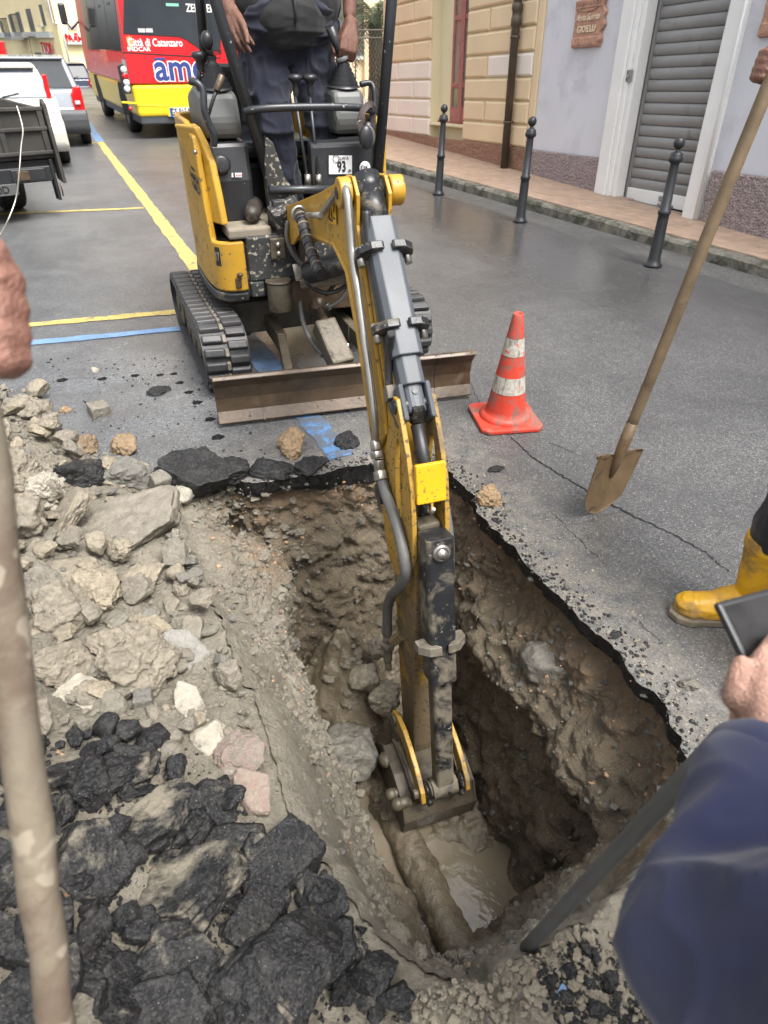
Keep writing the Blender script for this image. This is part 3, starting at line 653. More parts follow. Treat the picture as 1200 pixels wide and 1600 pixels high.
# ------------------------------------------------------------------ pavement, kerb
KA = np.array([4.94, 3.66]); KB = np.array([4.22, 9.97]); KD = nrm(KB-KA); KS = np.array([KD[1], -KD[0]])    # along the kerb / towards the wall
PAVE_Z = .105
def pavement():
    base = MB(); a = KA-KD*9; b = KB+KD*14
    q = [a+KS*.06, np.array([9.0, a[1]]), np.array([9.0, b[1]]), b+KS*.06]
    base.add([(p[0], p[1], PAVE_Z-.012) for p in q]+[(p[0], p[1], -.3) for p in q], [(0,1,2,3),(0,4,5,1),(1,5,6,2),(2,6,7,3),(3,7,4,0)])
    pv = base.build('pavement', M_GROUT); tag(pv, kind='structure')
    return pv
PAVE = pavement()
def kerbs():
    ang = math.atan2(KD[1], KD[0])-math.pi/2
    for i in range(-9, 20):
        mb = MB(); n = 12; w = .105; L = .895
        V = []; F = []
        for a in range(n+1):
            t = a/n
            for (x, z) in ((-w/2,-.1),(-w/2,.075),(-w/2+.02,.098),(w/2,.102),(w/2,-.1)):
                V.append((x+RNG.gauss(0,.003), (t-.5)*L, z+RNG.gauss(0,.003)))
        F = [(a*5+k, a*5+k+1, (a+1)*5+k+1, (a+1)*5+k) for a in range(n) for k in range(4)]+[(0,1,2,3,4)[::-1], tuple(n*5+k for k in range(5))]
        mb.add(V, F, False); o = mb.build('kerb_stone', M_KERB, PAVE)
        c = KA+KD*(i*.9+.2); o.location = (c[0]+KS[0]*.0, c[1]+KS[1]*.0, .0); o.rotation_euler = (0, 0, ang)
    me = MB().box((0,0,0), (.118,.238,.03)); ob = me.build('tile_proto', M_TILE); add_bevel(ob, .003, 1); tm = ob
    cnt = 0; rest = MB()
    rows = []
    for r in range(13):
        for k in range(-16, 62):
            v = .135+r*.122; u = k*.243+(.12 if r % 2 else 0)
            c = KA+KD*u+KS*v
            if c[0] < 5.66 and -4 < c[1] < 16: rows.append((c, r))
    rows.sort(key=lambda t: (t[0]@np.array([.4,.9])) if t[0][1] > 2.7 else 99)
    for c, r in rows:
        z = PAVE_Z-.012+RNG.uniform(-.0015,.0015)
        if cnt < 298 and c[1] > 2.7:
            o = tm.copy() if cnt else tm
            if cnt: COL.objects.link(o)
            o.name = 'paver'; o.parent = PAVE; cnt += 1
            o.location = (c[0], c[1], z); o.rotation_euler = (RNG.gauss(0,.006), RNG.gauss(0,.006), ang)
        else: rest.box((c[0], c[1], z), (.118,.238,.03), ang)
    rr = rest.build('paver_field', M_TILE, PAVE); rr['kind'] = 'stuff'
kerbs()

# ------------------------------------------------------------------ street front on the right (plumb, while the street climbs)
FX = 5.6
def fac_thing(name, label, cat): return thing(name, label, cat, rot=(TILT,0,0))
class FB(MB): pass
def fbuild(mb, name, mat, parent, bevel=0.0, seg=2): return mb.build(name, mat, parent, bevel, world=False, seg=seg)
def rough_panel(y0, y1, z0f, z1, mat, parent, name, x=FX-.035, amp=.012):
    ys = np.arange(y0, y1+.001, .016); zs = np.linspace(0, 1, 48); Y, T = np.meshgrid(ys, zs, indexing='ij')
    z0 = np.array([z0f(v) for v in ys])[:,None]; Z = z0+(z1-z0)*T
    q = np.stack([0*Y.ravel(), Y.ravel(), Z.ravel()], 1)
    d = amp*.75*(1-worley(q, 40, 3)*1.2)+amp*.6*fbm(q, 60, 2, 5); top = (T.ravel() > .985)
    X = x-d+np.where(top, .03, 0)
    n, m = Y.shape
    o = link_mesh(name, np_mesh(name, np.stack([X, Y.ravel(), Z.ravel()+np.where(top, 0, 0)], 1), grid_faces(n, m)[:, ::-1], True), mat, parent, False); return o
BEI = fac_thing('beige_building', 'beige townhouse with raised stone block courses and tall red framed window', 'building')
LIL = fac_thing('lilac_shopfront', 'lilac plastered shop building with grey roller shutter and white door surround', 'building')
def beige():
    mb = FB()
    mb.b2((FX,8.14,-.6),(FX+7,10.03,7)); mb.b2((FX,11.2,-.6),(FX+7,13.2,7)); mb.b2((FX,10.03,-.6),(FX+7,11.2,.72)); mb.b2((FX+.16,10.03,.72),(FX+7,11.2,7)); mb.b2((FX,10.03,3.1),(FX+.16,11.2,7))
    fbuild(mb, 'wall', M_CREAM, BEI)
    c = .265; zs = [.775+c*i for i in range(18)]
    for i, z in enumerate(zs):
        right = [(8.28,8.82),(8.84,10.03)] if i % 2 == 0 else [(8.28,9.40),(9.42,10.03)]
        left = [(11.2,11.84),(11.86,13.1)] if i % 2 == 0 else [(11.2,12.48),(12.5,13.1)]
        for s, L in ((0, right), (1, left)):
            for a, b in L:
                m = M_BEIGW if (s and i < 4) or (s == 0 and i == 3 and b < 9.5) else M_BEIGE
                V = []
                for x, e in ((FX+.002,0),(FX-.022,0),(FX-.04,.022)):
                    for yy, zz in ((a+e,z+.012+e),(b-e-.012,z+.012+e),(b-e-.012,z+c-.012-e),(a+e,z+c-.012-e)): V.append((x, yy, zz))
                m2 = MB().add(V, [(8,11,10,9)]+[(k*4+j, k*4+(j+1) % 4, (k+1)*4+(j+1) % 4, (k+1)*4+j)[::-1] for k in (0,1) for j in range(4)])
                fbuild(m2, 'wall_block', m, BEI)
    rough_panel(8.14, 13.2, lambda y: .047*y-.05, .775, M_ORANR, BEI, 'plinth')
    fbuild(MB().b2((FX-.03,8.14,.775),(FX-.002,8.26,7)), 'corner_strip', M_BEIGE, BEI, .006)
    # window in its reveal
    w = fbuild(MB().b2((FX+0.115,10.05,.95),(FX+0.145,11.18,1.0)).b2((FX+0.105,10.12,1.0),(FX+0.155,10.17,3.1)).b2((FX+0.105,10.66,1.0),(FX+0.155,10.72,3.1)).b2((FX+0.095,10.34,1.0),(FX+0.155,10.46,3.1)), 'window', M_REDWD, BEI, .006)
    for z in (1.0, 1.46, 2.30, 3.0): fbuild(MB().b2((FX+0.107,10.17,z),(FX+0.153,10.66,z+.06)), 'sash_bar', M_REDWD, w, .004)
    fbuild(MB().b2((FX+0.107,10.17,1.06),(FX+0.145,10.66,1.20)), 'bottom_panel', M_REDWD, w, .004)
    for a, b in ((10.17,10.34),(10.46,10.66)):
        for z0, z1 in ((1.2,1.46),(1.52,2.30),(2.36,3.0)): fbuild(MB().b2((FX+0.125,a,z0),(FX+0.133,b,z1)), 'pane', M_GLASS, w)
    fbuild(MB().b2((FX-.02,10.03,.94),(FX+0.145,11.2,.975)), 'window_sill', M_CREAM, BEI, .006)
beige()
def downpipe():
    t = fac_thing('downpipe', 'dark brown rainwater pipe on the corner of the beige building', 'drainpipe')
    mb = MB().cyl((FX-.11,8.62,.36),(FX-.11,8.62,6.5), .052, seg=16); fbuild(mb, 'pipe', M_BROWNP, t)
    fbuild(MB().lathe([(.05,2.10),(.066,2.11),(.066,2.19),(.058,2.2),(.058,2.26),(.068,2.27),(.068,2.33),(.05,2.34)], (FX-.11,8.62,0)), 'collar', M_BROWNP, t)
    fbuild(MB().lathe([(.05,.36),(.062,.36),(.062,.44),(.05,.45)], (FX-.11,8.62,0)), 'foot', M_SHUT, t)
    for z in (1.05, 1.98): fbuild(MB().cyl((FX-.11,8.62,z),(FX-.11,8.62,z+.03), .060).bar((FX-.05,8.62,z+.015),(FX,8.62,z+.015),.02,.02), 'bracket', M_BROWNP, t)
downpipe()
def lilac():
    mb = FB()
    mb.b2((FX+.003,6.66,-.6),(FX+7,8.14,7)); mb.b2((FX+.003,-9,-.6),(FX+7,5.12,7)); mb.b2((FX+.003,5.12,3.1),(FX+7,6.66,7)); mb.b2((FX+.35,5.12,-.6),(FX+7,6.66,3.1)); mb.b2((FX+.003,5.12,-.6),(FX+.35,6.66,.30))
    fbuild(mb, 'wall', M_LILAC, LIL)
    rough_panel(6.67, 8.14, lambda y: .047*y-.05, .775, M_PINKR, LIL, 'plinth'); rough_panel(1.5, 5.06, lambda y: .047*y-.05, .79, M_PINKR, LIL, 'plinth')
    # door surround: stepped pilaster on the left, plain one on the right
    su = fbuild(MB().b2((FX-.07,6.50,.34),(FX+.05,6.68,3.2)).b2((FX-.05,6.44,.34),(FX+.06,6.50,3.2)).b2((FX-.02,6.37,.34),(FX+.12,6.44,3.2)).b2((FX-.07,5.10,.34),(FX+.12,5.27,3.2)).b2((FX-.07,5.10,3.0),(FX+.1,6.68,3.25)), 'door_surround', M_WHITE, LIL, .012)
    fbuild(MB().tube([(FX-.075,5.085,.36),(FX-.075,5.085,3.2)], .016), 'conduit', M_WHITE, LIL)
    sh = fbuild(MB().b2((FX+.13,5.25,.36),(FX+.2,5.29,3.05)).b2((FX+.13,6.34,.36),(FX+.2,6.38,3.05)), 'roller_shutter', M_SHUT, LIL)
    p = .102
    for k in range(25):
        z = .50+p*k; V = []; prof = [(.0,.0),(-.012,.012),(-.02,.04),(-.02,.075),(-.008,p-.006),(.0,p-.004)]
        for yy in (5.275, 6.355):
            for x, dz in prof: V.append((FX+.165+x, yy, z+dz))
        n = len(prof); o = fbuild(MB().add(V, [(i, i+1, n+i+1, n+i) for i in range(n-1)]+[tuple(range(n))[::-1]], True), 'shutter_slat', M_SHUT, sh)
    fbuild(MB().b2((FX+.13,5.275,.37),(FX+.17,6.355,.50)), 'bottom_bar', M_WHITE, sh, .006)
    fbuild(MB().cyl((FX+.14,5.72,.66),(FX+.128,5.72,.66), .022), 'keyhole', M_WHITE, sh)
    fbuild(MB().b2((FX+.115,5.66,.42),(FX+.13,5.82,.47)).b2((FX+.10,5.60,.372),(FX+.13,5.66,.40)).b2((FX+.09,5.74,.372),(FX+.13,5.80,.40)), 'shutter_lock', M_SHUT, sh, .004)
    fbuild(MB().b2((FX-.05,6.40,1.50),(FX-.028,6.47,1.61)).cyl((FX-.05,6.435,1.55),(FX-.065,6.435,1.55),.02), 'key_switch', M_SHUT, LIL, .004)
    fbuild(MB().b2((FX-.19,5.02,.29),(FX+.34,6.80,.345)), 'threshold', M_MARB, LIL, .008)
    fbuild(MB().b2((FX-.15,5.06,.05),(FX+.1,6.77,.288)), 'threshold_base', M_KERB, LIL, .008)
    fbuild(MB().b2((FX-.40,4.18,.23),(FX-.05,4.62,.262)), 'marble_slab', M_MARB, LIL, .004)
lilac()
def plaque(label, y0, y1, z0, z1, words):
    t = fac_thing('shop_plaque', label, 'sign')
    n, m = 46, 40; T, S = np.meshgrid(np.linspace(0,1,n), np.linspace(0,1,m), indexing='ij')
    jag = .016*np.array([math.sin(9*s)+math.sin(23*s+1) for s in np.linspace(0,1,m)])
    Y = y1+(y0-y1)*T; Y = Y + (jag[None,:])*(T**3); Z = z0+(z1-z0)*S
    q = np.stack([0*Y.ravel(), Y.ravel(), Z.ravel()], 1)
    band = ((S > .80)|(S < .22)); ed = (T < .02)|(T > .98)|(S < .02)|(S > .98)
    d = np.where(band, .044, .034).ravel()+.004*fbm(q, 30, 3, 3)
    d = np.where(ed.ravel(), 0, d)
    fbuild_o = link_mesh('tablet', np_mesh('tablet', np.stack([FX-d, Y.ravel(), Z.ravel()], 1), grid_faces(n, m)[:, ::-1], False), M_TERRA, t, False)
    w = y1-y0; h = z1-z0; mb = MB()
    for k in range(8):                                     # key pattern along the top
        y = y1-.03-k*w*.112; z = z0+h*.90; a = w*.034
        for (da, db, dc, dd) in ((0,-.9,0,.9),(0,.9,-1.6,.9),(-1.6,.9,-1.6,-.3),(-1.6,-.3,-.7,-.3)):
            mb.bar((FX-.048, y+da*a, z+db*a), (FX-.048, y+dc*a, z+dd*a), .007, .006, up=(1,0,0))
    for k in range(8):                                     # wave pattern along the foot
        y = y1-.035-k*w*.115; z = z0+h*.11
        mb.add([(FX-.05,y,z-.022),(FX-.05,y-.045,z-.022),(FX-.05,y-.012,z+.03),(FX-.04,y,z-.022),(FX-.04,y-.045,z-.022),(FX-.04,y-.012,z+.03)], [(0,1,2)[::-1],(3,4,5),(0,1,4,3),(1,2,5,4),(2,0,3,5)])
    fbuild(mb, 'border_pattern', M_TERRA, t)['kind'] = 'stuff'
    for k, (wd, sz, fz, sh) in enumerate(words):
        text('lettering', wd, M_CREAML, sz, (FX-.040, (y0+y1)/2+.01, z0+h*fz), (0,-1,0), (0,0,1), t, .005, .0018, shear=sh, world=False)
    fbuild(MB().prism([(y1-.07+.0,z0+h*.80),(y1-w*.8,z0+h*.80),(y1-w*.62,z0+h*.745),(y1-w*.35,z0+h*.735)], lambda a, b, c: (FX-c, a, b), .036, .046), 'scroll', M_TERRA, t)
plaque('terracotta relief sign with cream lettering left of the roller shutter', 7.0, 7.52, 1.83, 2.27, [('Anna Sorrio', .082, .62, .35), ('GIOIELLI', .085, .38, 0)])
plaque('terracotta relief sign cut by the right edge beyond the white door surround', 4.42, 4.93, 1.80, 2.24, [])
def bollards():
    prof = [(.0,.0),(.072,.0),(.074,.015),(.058,.028),(.052,.05),(.049,.06),(.043,.36),(.042,.40),(.050,.405),(.050,.43),(.041,.437),(.033,.755),(.034,.77),(.050,.778),(.055,.795),(.053,.812),(.046,.82),(.048,.833),(.030,.845),(.018,.852),(.018,.868)]
    base = None
    for i, (x, y, lab, rx, ry) in enumerate([(4.28,4.25,'iron bollard in front of the roller shutter, nearest of the row',-.01,.012),(4.14,6.09,'iron bollard in front of the lilac wall left of the plaque, middle of the row',0,.03),(4.02,7.76,'iron bollard below the tall red framed window, farthest of the row',0,.045)]):
        t = thing('bollard', lab, 'bollard', (x,y,0), (TILT+rx, ry, 0), 'iron bollards along the kerb')
        if base is None:
            p = MB().lathe(prof, seg=22); b = p.build('post', M_IRON, t, world=False); k = MB().sph((0,0,.905), .043, 18, 12).build('ball_finial', M_IRON, t, world=False); base = (b, k)
        else:
            for q in base:
                c = q.copy(); COL.objects.link(c); c.parent = t
bollards()
# ------------------------------------------------------------------ mini excavator
EX = thing('excavator', 'yellow mini excavator reaching its boom down into the trench', 'excavator', (.98,3.7,0))
FT = np.array([.95,3.5,0]); BD = np.array([-.0797,-.9968,0]); BS = np.array([.9968,-.0797,0])
def BP(u, z, o=0.0): return FT+BD*u+BS*o+np.array([0,0,z])
def BPX(px, py, o=0.0):
    n = np.array([.9968,-.0797,0]); d = ray(px, py); return CAM+d*((n@FT+o-n@CAM)/(n@d))
def bprism(mb, poly, o0, o1, mi=0): return mb.prism(poly, lambda a, b, t: BP(a, b, t), o0, o1, mi)
def off2(P, k):
    return P
# --- boom
boom_c = [(.12,.68),(.34,.73),(.55,.835),(1.17,.922),(1.345,.865),(1.475,.68),(1.605,.446),(1.70,.25),(1.76,.17),(1.83,.17),(1.875,.24),(1.73,.53),(1.49,.955),(1.42,1.085),(1.30,1.135),(.96,1.036),(.34,.88),(.12,.84)]
BOOM = bprism(MB(), boom_c, -.046, .046).build('boom', M_YEL, EX, .008)
side = [(.12,.665),(.34,.715),(.55,.82),(1.165,.905),(1.335,.853),(1.462,.672),(1.592,.438),(1.665,.285),(1.765,.43),(1.735,.53),(1.49,.962),(1.455,1.03),(1.46,1.12),(1.41,1.165),(1.34,1.16),(1.27,1.135),(.96,1.046),(.34,.892),(.12,.85)]
for o in (-.060, .047): bprism(MB(), side, o, o+.013).build('side_plate', M_YEL, BOOM, .003)
# thick rolled lip along the lower edge of the boom
for o in (-.061, .061):
    MB().tube([BP(u, z, o) for u, z in side[2:8]], .010, 8).build('edge_weld', M_YEL, BOOM)
for o0, o1 in ((-.105,-.064),(.064,.112)):
    mb = MB().cyl(BP(1.40,1.118,o0), BP(1.40,1.118,o1), .046, seg=24).cyl(BP(1.40,1.118,o0-.004), BP(1.40,1.118,o1+.004), .020, seg=16)
    mb.build('pin_boss', M_YEL, BOOM, .006)
MB().cyl(BP(1.40,1.118,-.062), BP(1.40,1.118,.062), .036).build('boom_pin', M_GREASE, BOOM)
bprism(MB(), [(1.70,.27),(1.80,.14),(1.90,.22),(1.81,.38)], -.047, .047).build('boom_end_casting', M_YELD, BOOM, .012)
# warning sign on the left flank
def flank(u, z, o=-.0655): return BP(u, z, o)
sg = MB().add([flank(1.10,.965), flank(1.22,.985), flank(1.22,1.085), flank(1.10,1.065)], [(0,1,2,3)]).build('warning_label', M_YELB, BOOM)
mb = MB()
for a, b in (((1.115,.985),(1.14,1.05)),((1.14,1.05),(1.165,.985)),((1.165,.985),(1.115,.985)),((1.18,1.0),(1.205,1.0)),((1.19,1.02),(1.205,1.06)),((1.18,1.04),(1.20,1.06))):
    mb.bar(BP(*a,-.0665), BP(*b,-.0665), .006, .0015, up=tuple(BS))
mb.build('label_print', M_INK, sg)
mb = MB()
for (u, z, r) in ((1.48,.86,.010),(1.50,.80,.007),(1.56,.71,.006),(1.62,.63,.006),(1.60,.60,.005),(1.64,.52,.006)):
    mb.cyl(BP(u+.0,z,-.02+RNG.uniform(-.02,.03))+np.array([.0,-.02,.03]), BP(u,z,0), r)
# --- arm cylinder with its steel guard
A0 = np.array([1.40,1.118]); A1 = np.array([1.865,.585]); AD = nrm(A1-A0); AN = np.array([-AD[1], AD[0]]); AN = AN if AN[0] > 0 else -AN; AL = np.linalg.norm(A1-A0)
def AC(t, n=0.0, o=0.0): p = A0+AD*t+AN*n; return BP(p[0], p[1], o)
ACY = MB().cyl(AC(.0), AC(.12), .046).cyl(AC(-.05), AC(.02), .045).cyl(AC(.10), AC(.45), .038).build('arm_cylinder', M_DKST, EX)
MB().cyl(AC(.42), AC(AL-.03), .018).build('rod', M_CHR, ACY)
def guardbox(t0, t1, w, n0, n1, th, fn, name, mat, par, bev=.004):
    prof = [(n0,-w/2),(n1-.018,-w/2),(n1,-w/2+.018),(n1,w/2-.018),(n1-.018,w/2),(n0,w/2)]
    mb = MB().prism(prof, lambda a, b, t: fn(t, a, b), t0, t1); return mb.build(name, mat, par, bev)
guardbox(.115,.565,.102,-.03,.062,0, AC, 'cylinder_guard', M_GUARD, ACY)
guardbox(.52,.655,.082,-.02,.050,0, AC, 'rod_guard', M_GUARD, ACY)
for t in (.205, .455):
    for s in (-1, 1):
        mb = MB()
        mb.prism([(.040,s*.052),(.072,s*.012),(.080,s*.02),(.078,s*.055),(.052,s*.088),(.02,s*.095),(.0,s*.085),(.0,s*.053)], lambda a, b, c: AC(c, a, b), t, t+.026)
        ear = mb.build('guard_lug', M_DKST, ACY, .003)
        MB().cyl(AC(t-.012,.012,s*.078), AC(t+.05,.012,s*.078), .013, seg=6).build('bolt', M_CHR, ear)
guardbox(AL-.085,AL+.035,.072,-.042,.036,0, AC, 'rod_clevis', M_GUARD, ACY, .012)
MB().cyl(AC(AL-.03,.04), AC(AL-.03,.034), .010, seg=12).build('grease_nipple', M_DKST, ACY)
MB().box(AC(AL+.03,.0), (.05,.06,.07)).build('grease_clot', M_GREASE, ACY, .015)
for s in (-1, 1): MB().prism([(-.05,s*.036),(.045,s*.036),(.045,s*.054),(-.05,s*.054)], lambda a, b, c: AC(c, a, b), AL-.06, AL+.06).build('clevis_cheek', M_GUARD, ACY, .012)
# --- arm: two plates round the boom end, then a box section
ARM = bprism(MB(), [(1.80,.10),(1.98,.20),(2.045,.13),(2.06,.0),(2.135,-.86),(2.13,-.96),(2.06,-.99),(2.005,-.93),(1.985,-.80),(1.83,-.04)], -.048, .048).build('arm', M_YELD, EX, .008)
bprism(MB(), [(2.02,.05),(2.052,.06),(2.092,-.42),(2.06,-.45)], -.040, .022).build('front_stiffener', M_YELD, ARM, .004)
outer = [(1.855,.615),(1.885,.618),(1.925,.565),(1.985,.475),(2.03,.385),(2.055,.28),(2.075,.16),(2.07,.08),(2.0,-.02),(1.92,-.08),(1.83,-.06),(1.765,.08),(1.74,.20),(1.765,.33),(1.81,.47)]
def plate(o0, o1):
    c = np.array([1.925,.345]); O = resample(outer, .03); N = len(O)
    ang = np.arctan2(O[:,1]-c[1], O[:,0]-c[0])
    I = np.stack([c[0]+.034*np.cos(ang)+.0*np.sin(ang), c[1]+.145*np.sin(ang)], 1)
    I[:,0] += -.10*(I[:,1]-c[1])
    V = []
    for o in (o0, o1):
        V += [BP(u, z, o) for u, z in O]+[BP(u, z, o) for u, z in I]
    F = []
    for k in range(N):
        j = (k+1) % N
        F += [(k,j,N+j,N+k), (2*N+k,3*N+k,3*N+j,2*N+j), (k,2*N+k,2*N+j,j), (N+k,N+j,3*N+j,3*N+k)]
    return MB().add(V, F)
for o0, o1 in ((-.066,-.049),(.049,.066)):
    plate(o0, o1).build('arm_side_plate', M_YELD, ARM, .003)
bprism(MB(), [(2.012,.455),(2.03,.46),(2.058,.33),(2.045,.325)], -.050, .050).build('cross_plate', M_YELB, ARM, .004)
MB().tube([BPX(668,783,.0), BPX(669,800,.0), BPX(675,803,.0), BPX(678,795,0)], .006).build('lifting_eye', M_CHR, ARM)
MB().cyl(BP(1.80,.215,-.10), BP(1.80,.215,.10), .040).build('arm_pin', M_DKST, ARM, .005)
MB().cyl(BP(1.87,.585,-.07), BP(1.87,.585,.07), .024).build('cylinder_pin', M_DKST, ARM, .003)
MB().tube([BP(1.90,.53,-.0), BP(1.97,.40,.01), BP(1.96,.25,.015), BP(1.99,.15,.01)], .022).build('inner_hose', M_HOSEB, ARM)
MB().box(BP(2.02,.21,0), (.085,.06,.05)).build('mud_plug', M_MUDST, ARM, .012)
# --- bucket cylinder with guard
B0 = np.array([2.10,.20]); B1 = np.array([2.335,-.845]); BDv = nrm(B1-B0); BN = np.array([-BDv[1], BDv[0]]); BL = np.linalg.norm(B1-B0)
def BC(t, n=0.0, o=0.0): p = B0+BDv*t+BN*n; return BP(p[0], p[1], o)
BCY = MB().cyl(BC(.0), BC(.56), .036).build('bucket_cylinder', M_DKST, EX)
def bc_guard(t0, t1, w, n0, n1, name, mat): 
    prof = [(n0,-w/2),(n1-.008,-w/2),(n1,-w/2+.008),(n1,w/2-.008),(n1-.008,w/2),(n0,w/2)]
    return MB().prism(prof, lambda a, b, t: BC(t, a, b), t0, t1).build(name, mat, BCY, .003)
bc_guard(-.035,.535,.096,-.035,.052,'cylinder_guard',M_DKST); bc_guard(.50,BL-.03,.072,-.022,.034,'rod_guard',M_DKST)
MB().lathe([(.030,.0),(.030,.008),(.020,.012),(.020,.010),(.016,.010),(.016,.022),(.0,.022)], BC(.012,.052,.0), BC(0,1,0)-BC(0,0,0), 20).build('pin_cap', M_CHR, BCY)
for s in (-1, 1):
    e = MB().prism([(.035,s*.046),(.066,s*.01),(.072,s*.02),(.066,s*.055),(.035,s*.088),(.0,s*.088),(-.005,s*.05)], lambda a, b, c: BC(c, a, b), .36, .395).build('guard_lug', M_LINK, BCY, .003)
BOS = MB().cyl(BC(BL,0,-.052), BC(BL,0,.052), .042, seg=22).cyl(BC(BL,0,-.06), BC(BL,0,-.052), .034).build('rod_boss', M_DKST, BCY, .006)
MB().cyl(BC(BL,.038,.012), BC(BL,.046,.012), .006).build('grease_hole', M_GREASE, BOS)
for s in (-1, 1): MB().cyl(BC(BL,0,s*.060), BC(BL,0,s*.084), .040).cyl(BC(BL+.02,.03,s*.066), BC(BL+.05,.03,s*.070), .014).build('grease_collar', M_GREASE, BCY, .012)
# --- bucket linkage
def curve_plate(mb, P, w, o0, o1):
    P = [np.array(p) for p in P]; n = len(P); L = []; Rr = []
    for i in range(n):
        d = nrm(P[min(i+1,n-1)]-P[max(i-1,0)]); s = np.array([-d[1], d[0]]); L.append(P[i]+s*w[i]/2); Rr.append(P[i]-s*w[i]/2)
    return bprism(mb, L+Rr[::-1], o0, o1)
for s in (-1, 1):
    o = s*.094
    curve_plate(MB(), [(2.02,-.755),(2.075,-.745),(2.14,-.745),(2.21,-.765),(2.28,-.80),(2.335,-.845),(2.365,-.875)], [.035,.07,.08,.08,.075,.075,.03], o-.010, o+.010).build('link_plate', M_YELL, EX, .004)
    MB().cyl(BP(2.05,-.76,o-.02), BP(2.05,-.76,o+.02), .026).build('link_pin', M_MUDST, EX, .004)
MB().cyl(BP(2.335,-.845,-.125), BP(2.335,-.845,.118), .020).build('rod_pin', M_MUDST, EX, .003)
for (u, z) in ((2.25,-.955),(2.325,-.90)): MB().cyl(BP(u,z,-.19), BP(u,z,-.13), .022, seg=8).sph(BP(u,z,-.185), .026, 10, 6).build('mud_caked_bolt', M_MUDST, EX)
MB().cyl(BP(2.12,-.93,-.175), BP(2.12,-.93,-.10), .024, seg=10).sph(BP(2.11,-.93,-.16), .032, 10, 6, (1,1.2,.9)).build('mud_caked_bolt', M_MUDST, EX)
# --- bucket
bk = [(2.06,-.90),(2.20,-.905),(2.30,-.94),(2.345,-1.03),(2.33,-1.13),(2.26,-1.22),(2.14,-1.28),(1.98,-1.31),(1.80,-1.315)]
mb = MB(); n = len(bk); TH = .012
ci = [(u+(2.05-u)*.05, z+(-1.05-z)*.06) for u, z in bk]
mb.prism(bk+ci[::-1], lambda a, b, t: BP(a, b, t), -.155, .150)
BKT = mb.build('bucket', M_MUDST, EX, .004)
for o in (-.158, .150): bprism(MB(), bk+[(1.86,-1.22),(1.96,-1.02)], o, o+.012).build('bucket_side', M_MUDST, BKT, .003)
for k in range(4): bprism(MB(), [(1.83,-1.32),(1.83,-1.295),(1.70,-1.318),(1.70,-1.325)], -.145+k*.084, -.105+k*.084).build('tooth', M_MUDST, BKT, .003)
for o in (-.108, -.075, .068, .100): curve_plate(MB(), [(2.06,-.93),(2.20,-.915),(2.31,-.93)], [.10,.09,.05], o-.007, o+.007).build('bucket_ear', M_MUDST, BKT, .004)
# --- hydraulic lines
def BT(L, o): return [BPX(px, py, oo if oo is not None else o) for px, py, oo in [(q+(None,))[:3] for q in L]]
def smooth_path(P, n=6):
    P = [np.array(p) for p in P]; Q = []
    for i in range(len(P)-1):
        a, b, c, d = P[max(i-1,0)], P[i], P[i+1], P[min(i+2,len(P)-1)]
        for t in np.linspace(0, 1, n, endpoint=False):
            Q.append(.5*((2*b)+(-a+c)*t+(2*a-5*b+4*c-d)*t*t+(-a+3*b-3*c+d)*t**3))
    return Q+[P[-1]]
MB().tube(smooth_path(BT([(500,338),(515,318),(530,297),(537,294),(542,303),(546,340),(551,400),(560,460),(570,535),(579,600),(585,650),(587,690)], -.088)), .0135, 12).build('steel_oil_pipe', M_CHR, EX)
for a, b, r in (((586,688),(589,704),.021),((589,705),(591,716),.026),((592,718),(594,735),.021),((594,736),(597,750),.027)):
    MB().cyl(BPX(*a,-.088), BPX(*b,-.088), r, seg=6).build('hose_coupling', M_CHR, EX, .002)
MB().tube(smooth_path(BT([(596,748),(604,775),(615,805),(625,840),(632,875),(633,898),(624,918),(612,930),(606,948),(605,975),(605,992)], -.088)), .0195, 14).build('arm_hose', M_HOSE, EX)
for a, b, r in (((604,975),(605,990),.023),((605,992),(605,1003),.019),((606,1004),(606,1012),.030),((606,1013),(606,1032),.020),((606,1033),(607,1046),.015)):
    MB().cyl(BPX(*a,-.088), BPX(*b,-.088), r, seg=6).build('hose_coupling', M_LINK, EX, .002)
MB().bar(BPX(612,1004,-.085), BPX(628,992,-.05), .03, .035).build('coupling_bracket', M_YELD, EX, .004)
MB().tube(smooth_path(BT([(690,770),(697,800),(702,840),(703,880),(700,912)], .10)), .0165, 12).build('arm_hose', M_HOSE, EX)
# wound black hose beside the boom foot
mb = MB().tube(smooth_path(BT([(468,334),(474,352),(481,378),(491,405),(502,428)], -.10)), .021, 14)
HZ = mb.build('boom_hose', M_HOSEB, EX)
pp = smooth_path(BT([(469,336),(474,352),(481,378),(491,405),(502,428)], -.10), 5)
for i in range(1, len(pp)-1, 2):
    d = nrm(pp[i+1]-pp[i-1]); MB().cyl(pp[i]-d*.005, pp[i]+d*.005, .0235).build('hose_wrap', M_LINK if i % 4 == 1 else M_HOSEB, HZ)
c = BPX(466,333,-.10)
MB().tube([c+np.array([.026*math.cos(a), -.01, .026*math.sin(a)]) for a in np.linspace(0, 2*math.pi, 20, endpoint=False)], .008, 8, closed=True).build('hose_union', M_CHR, EX)
MB().cyl(BPX(480,336,-.10), BPX(502,336,-.10), .012, seg=6).build('hose_union', M_CHR, EX)
for a, b in ((600,615),): pass
bprism(MB(), [(1.775,.60),(1.80,.565),(1.835,.60),(1.81,.635)], -.075, -.035).build('hose_clamp', M_LINK, BOOM, .004)
MB().tube(smooth_path(BT([(612,520),(607,560),(608,600),(612,630),(619,648),(628,668)], -.055)), .013, 10).build('cylinder_hose', M_HOSEB, EX)
MB().tube(smooth_path(BT([(572,330),(577,380),(586,430),(596,490),(604,540),(609,580)], -.045)), .012, 10).build('cylinder_hose', M_HOSEB, EX)
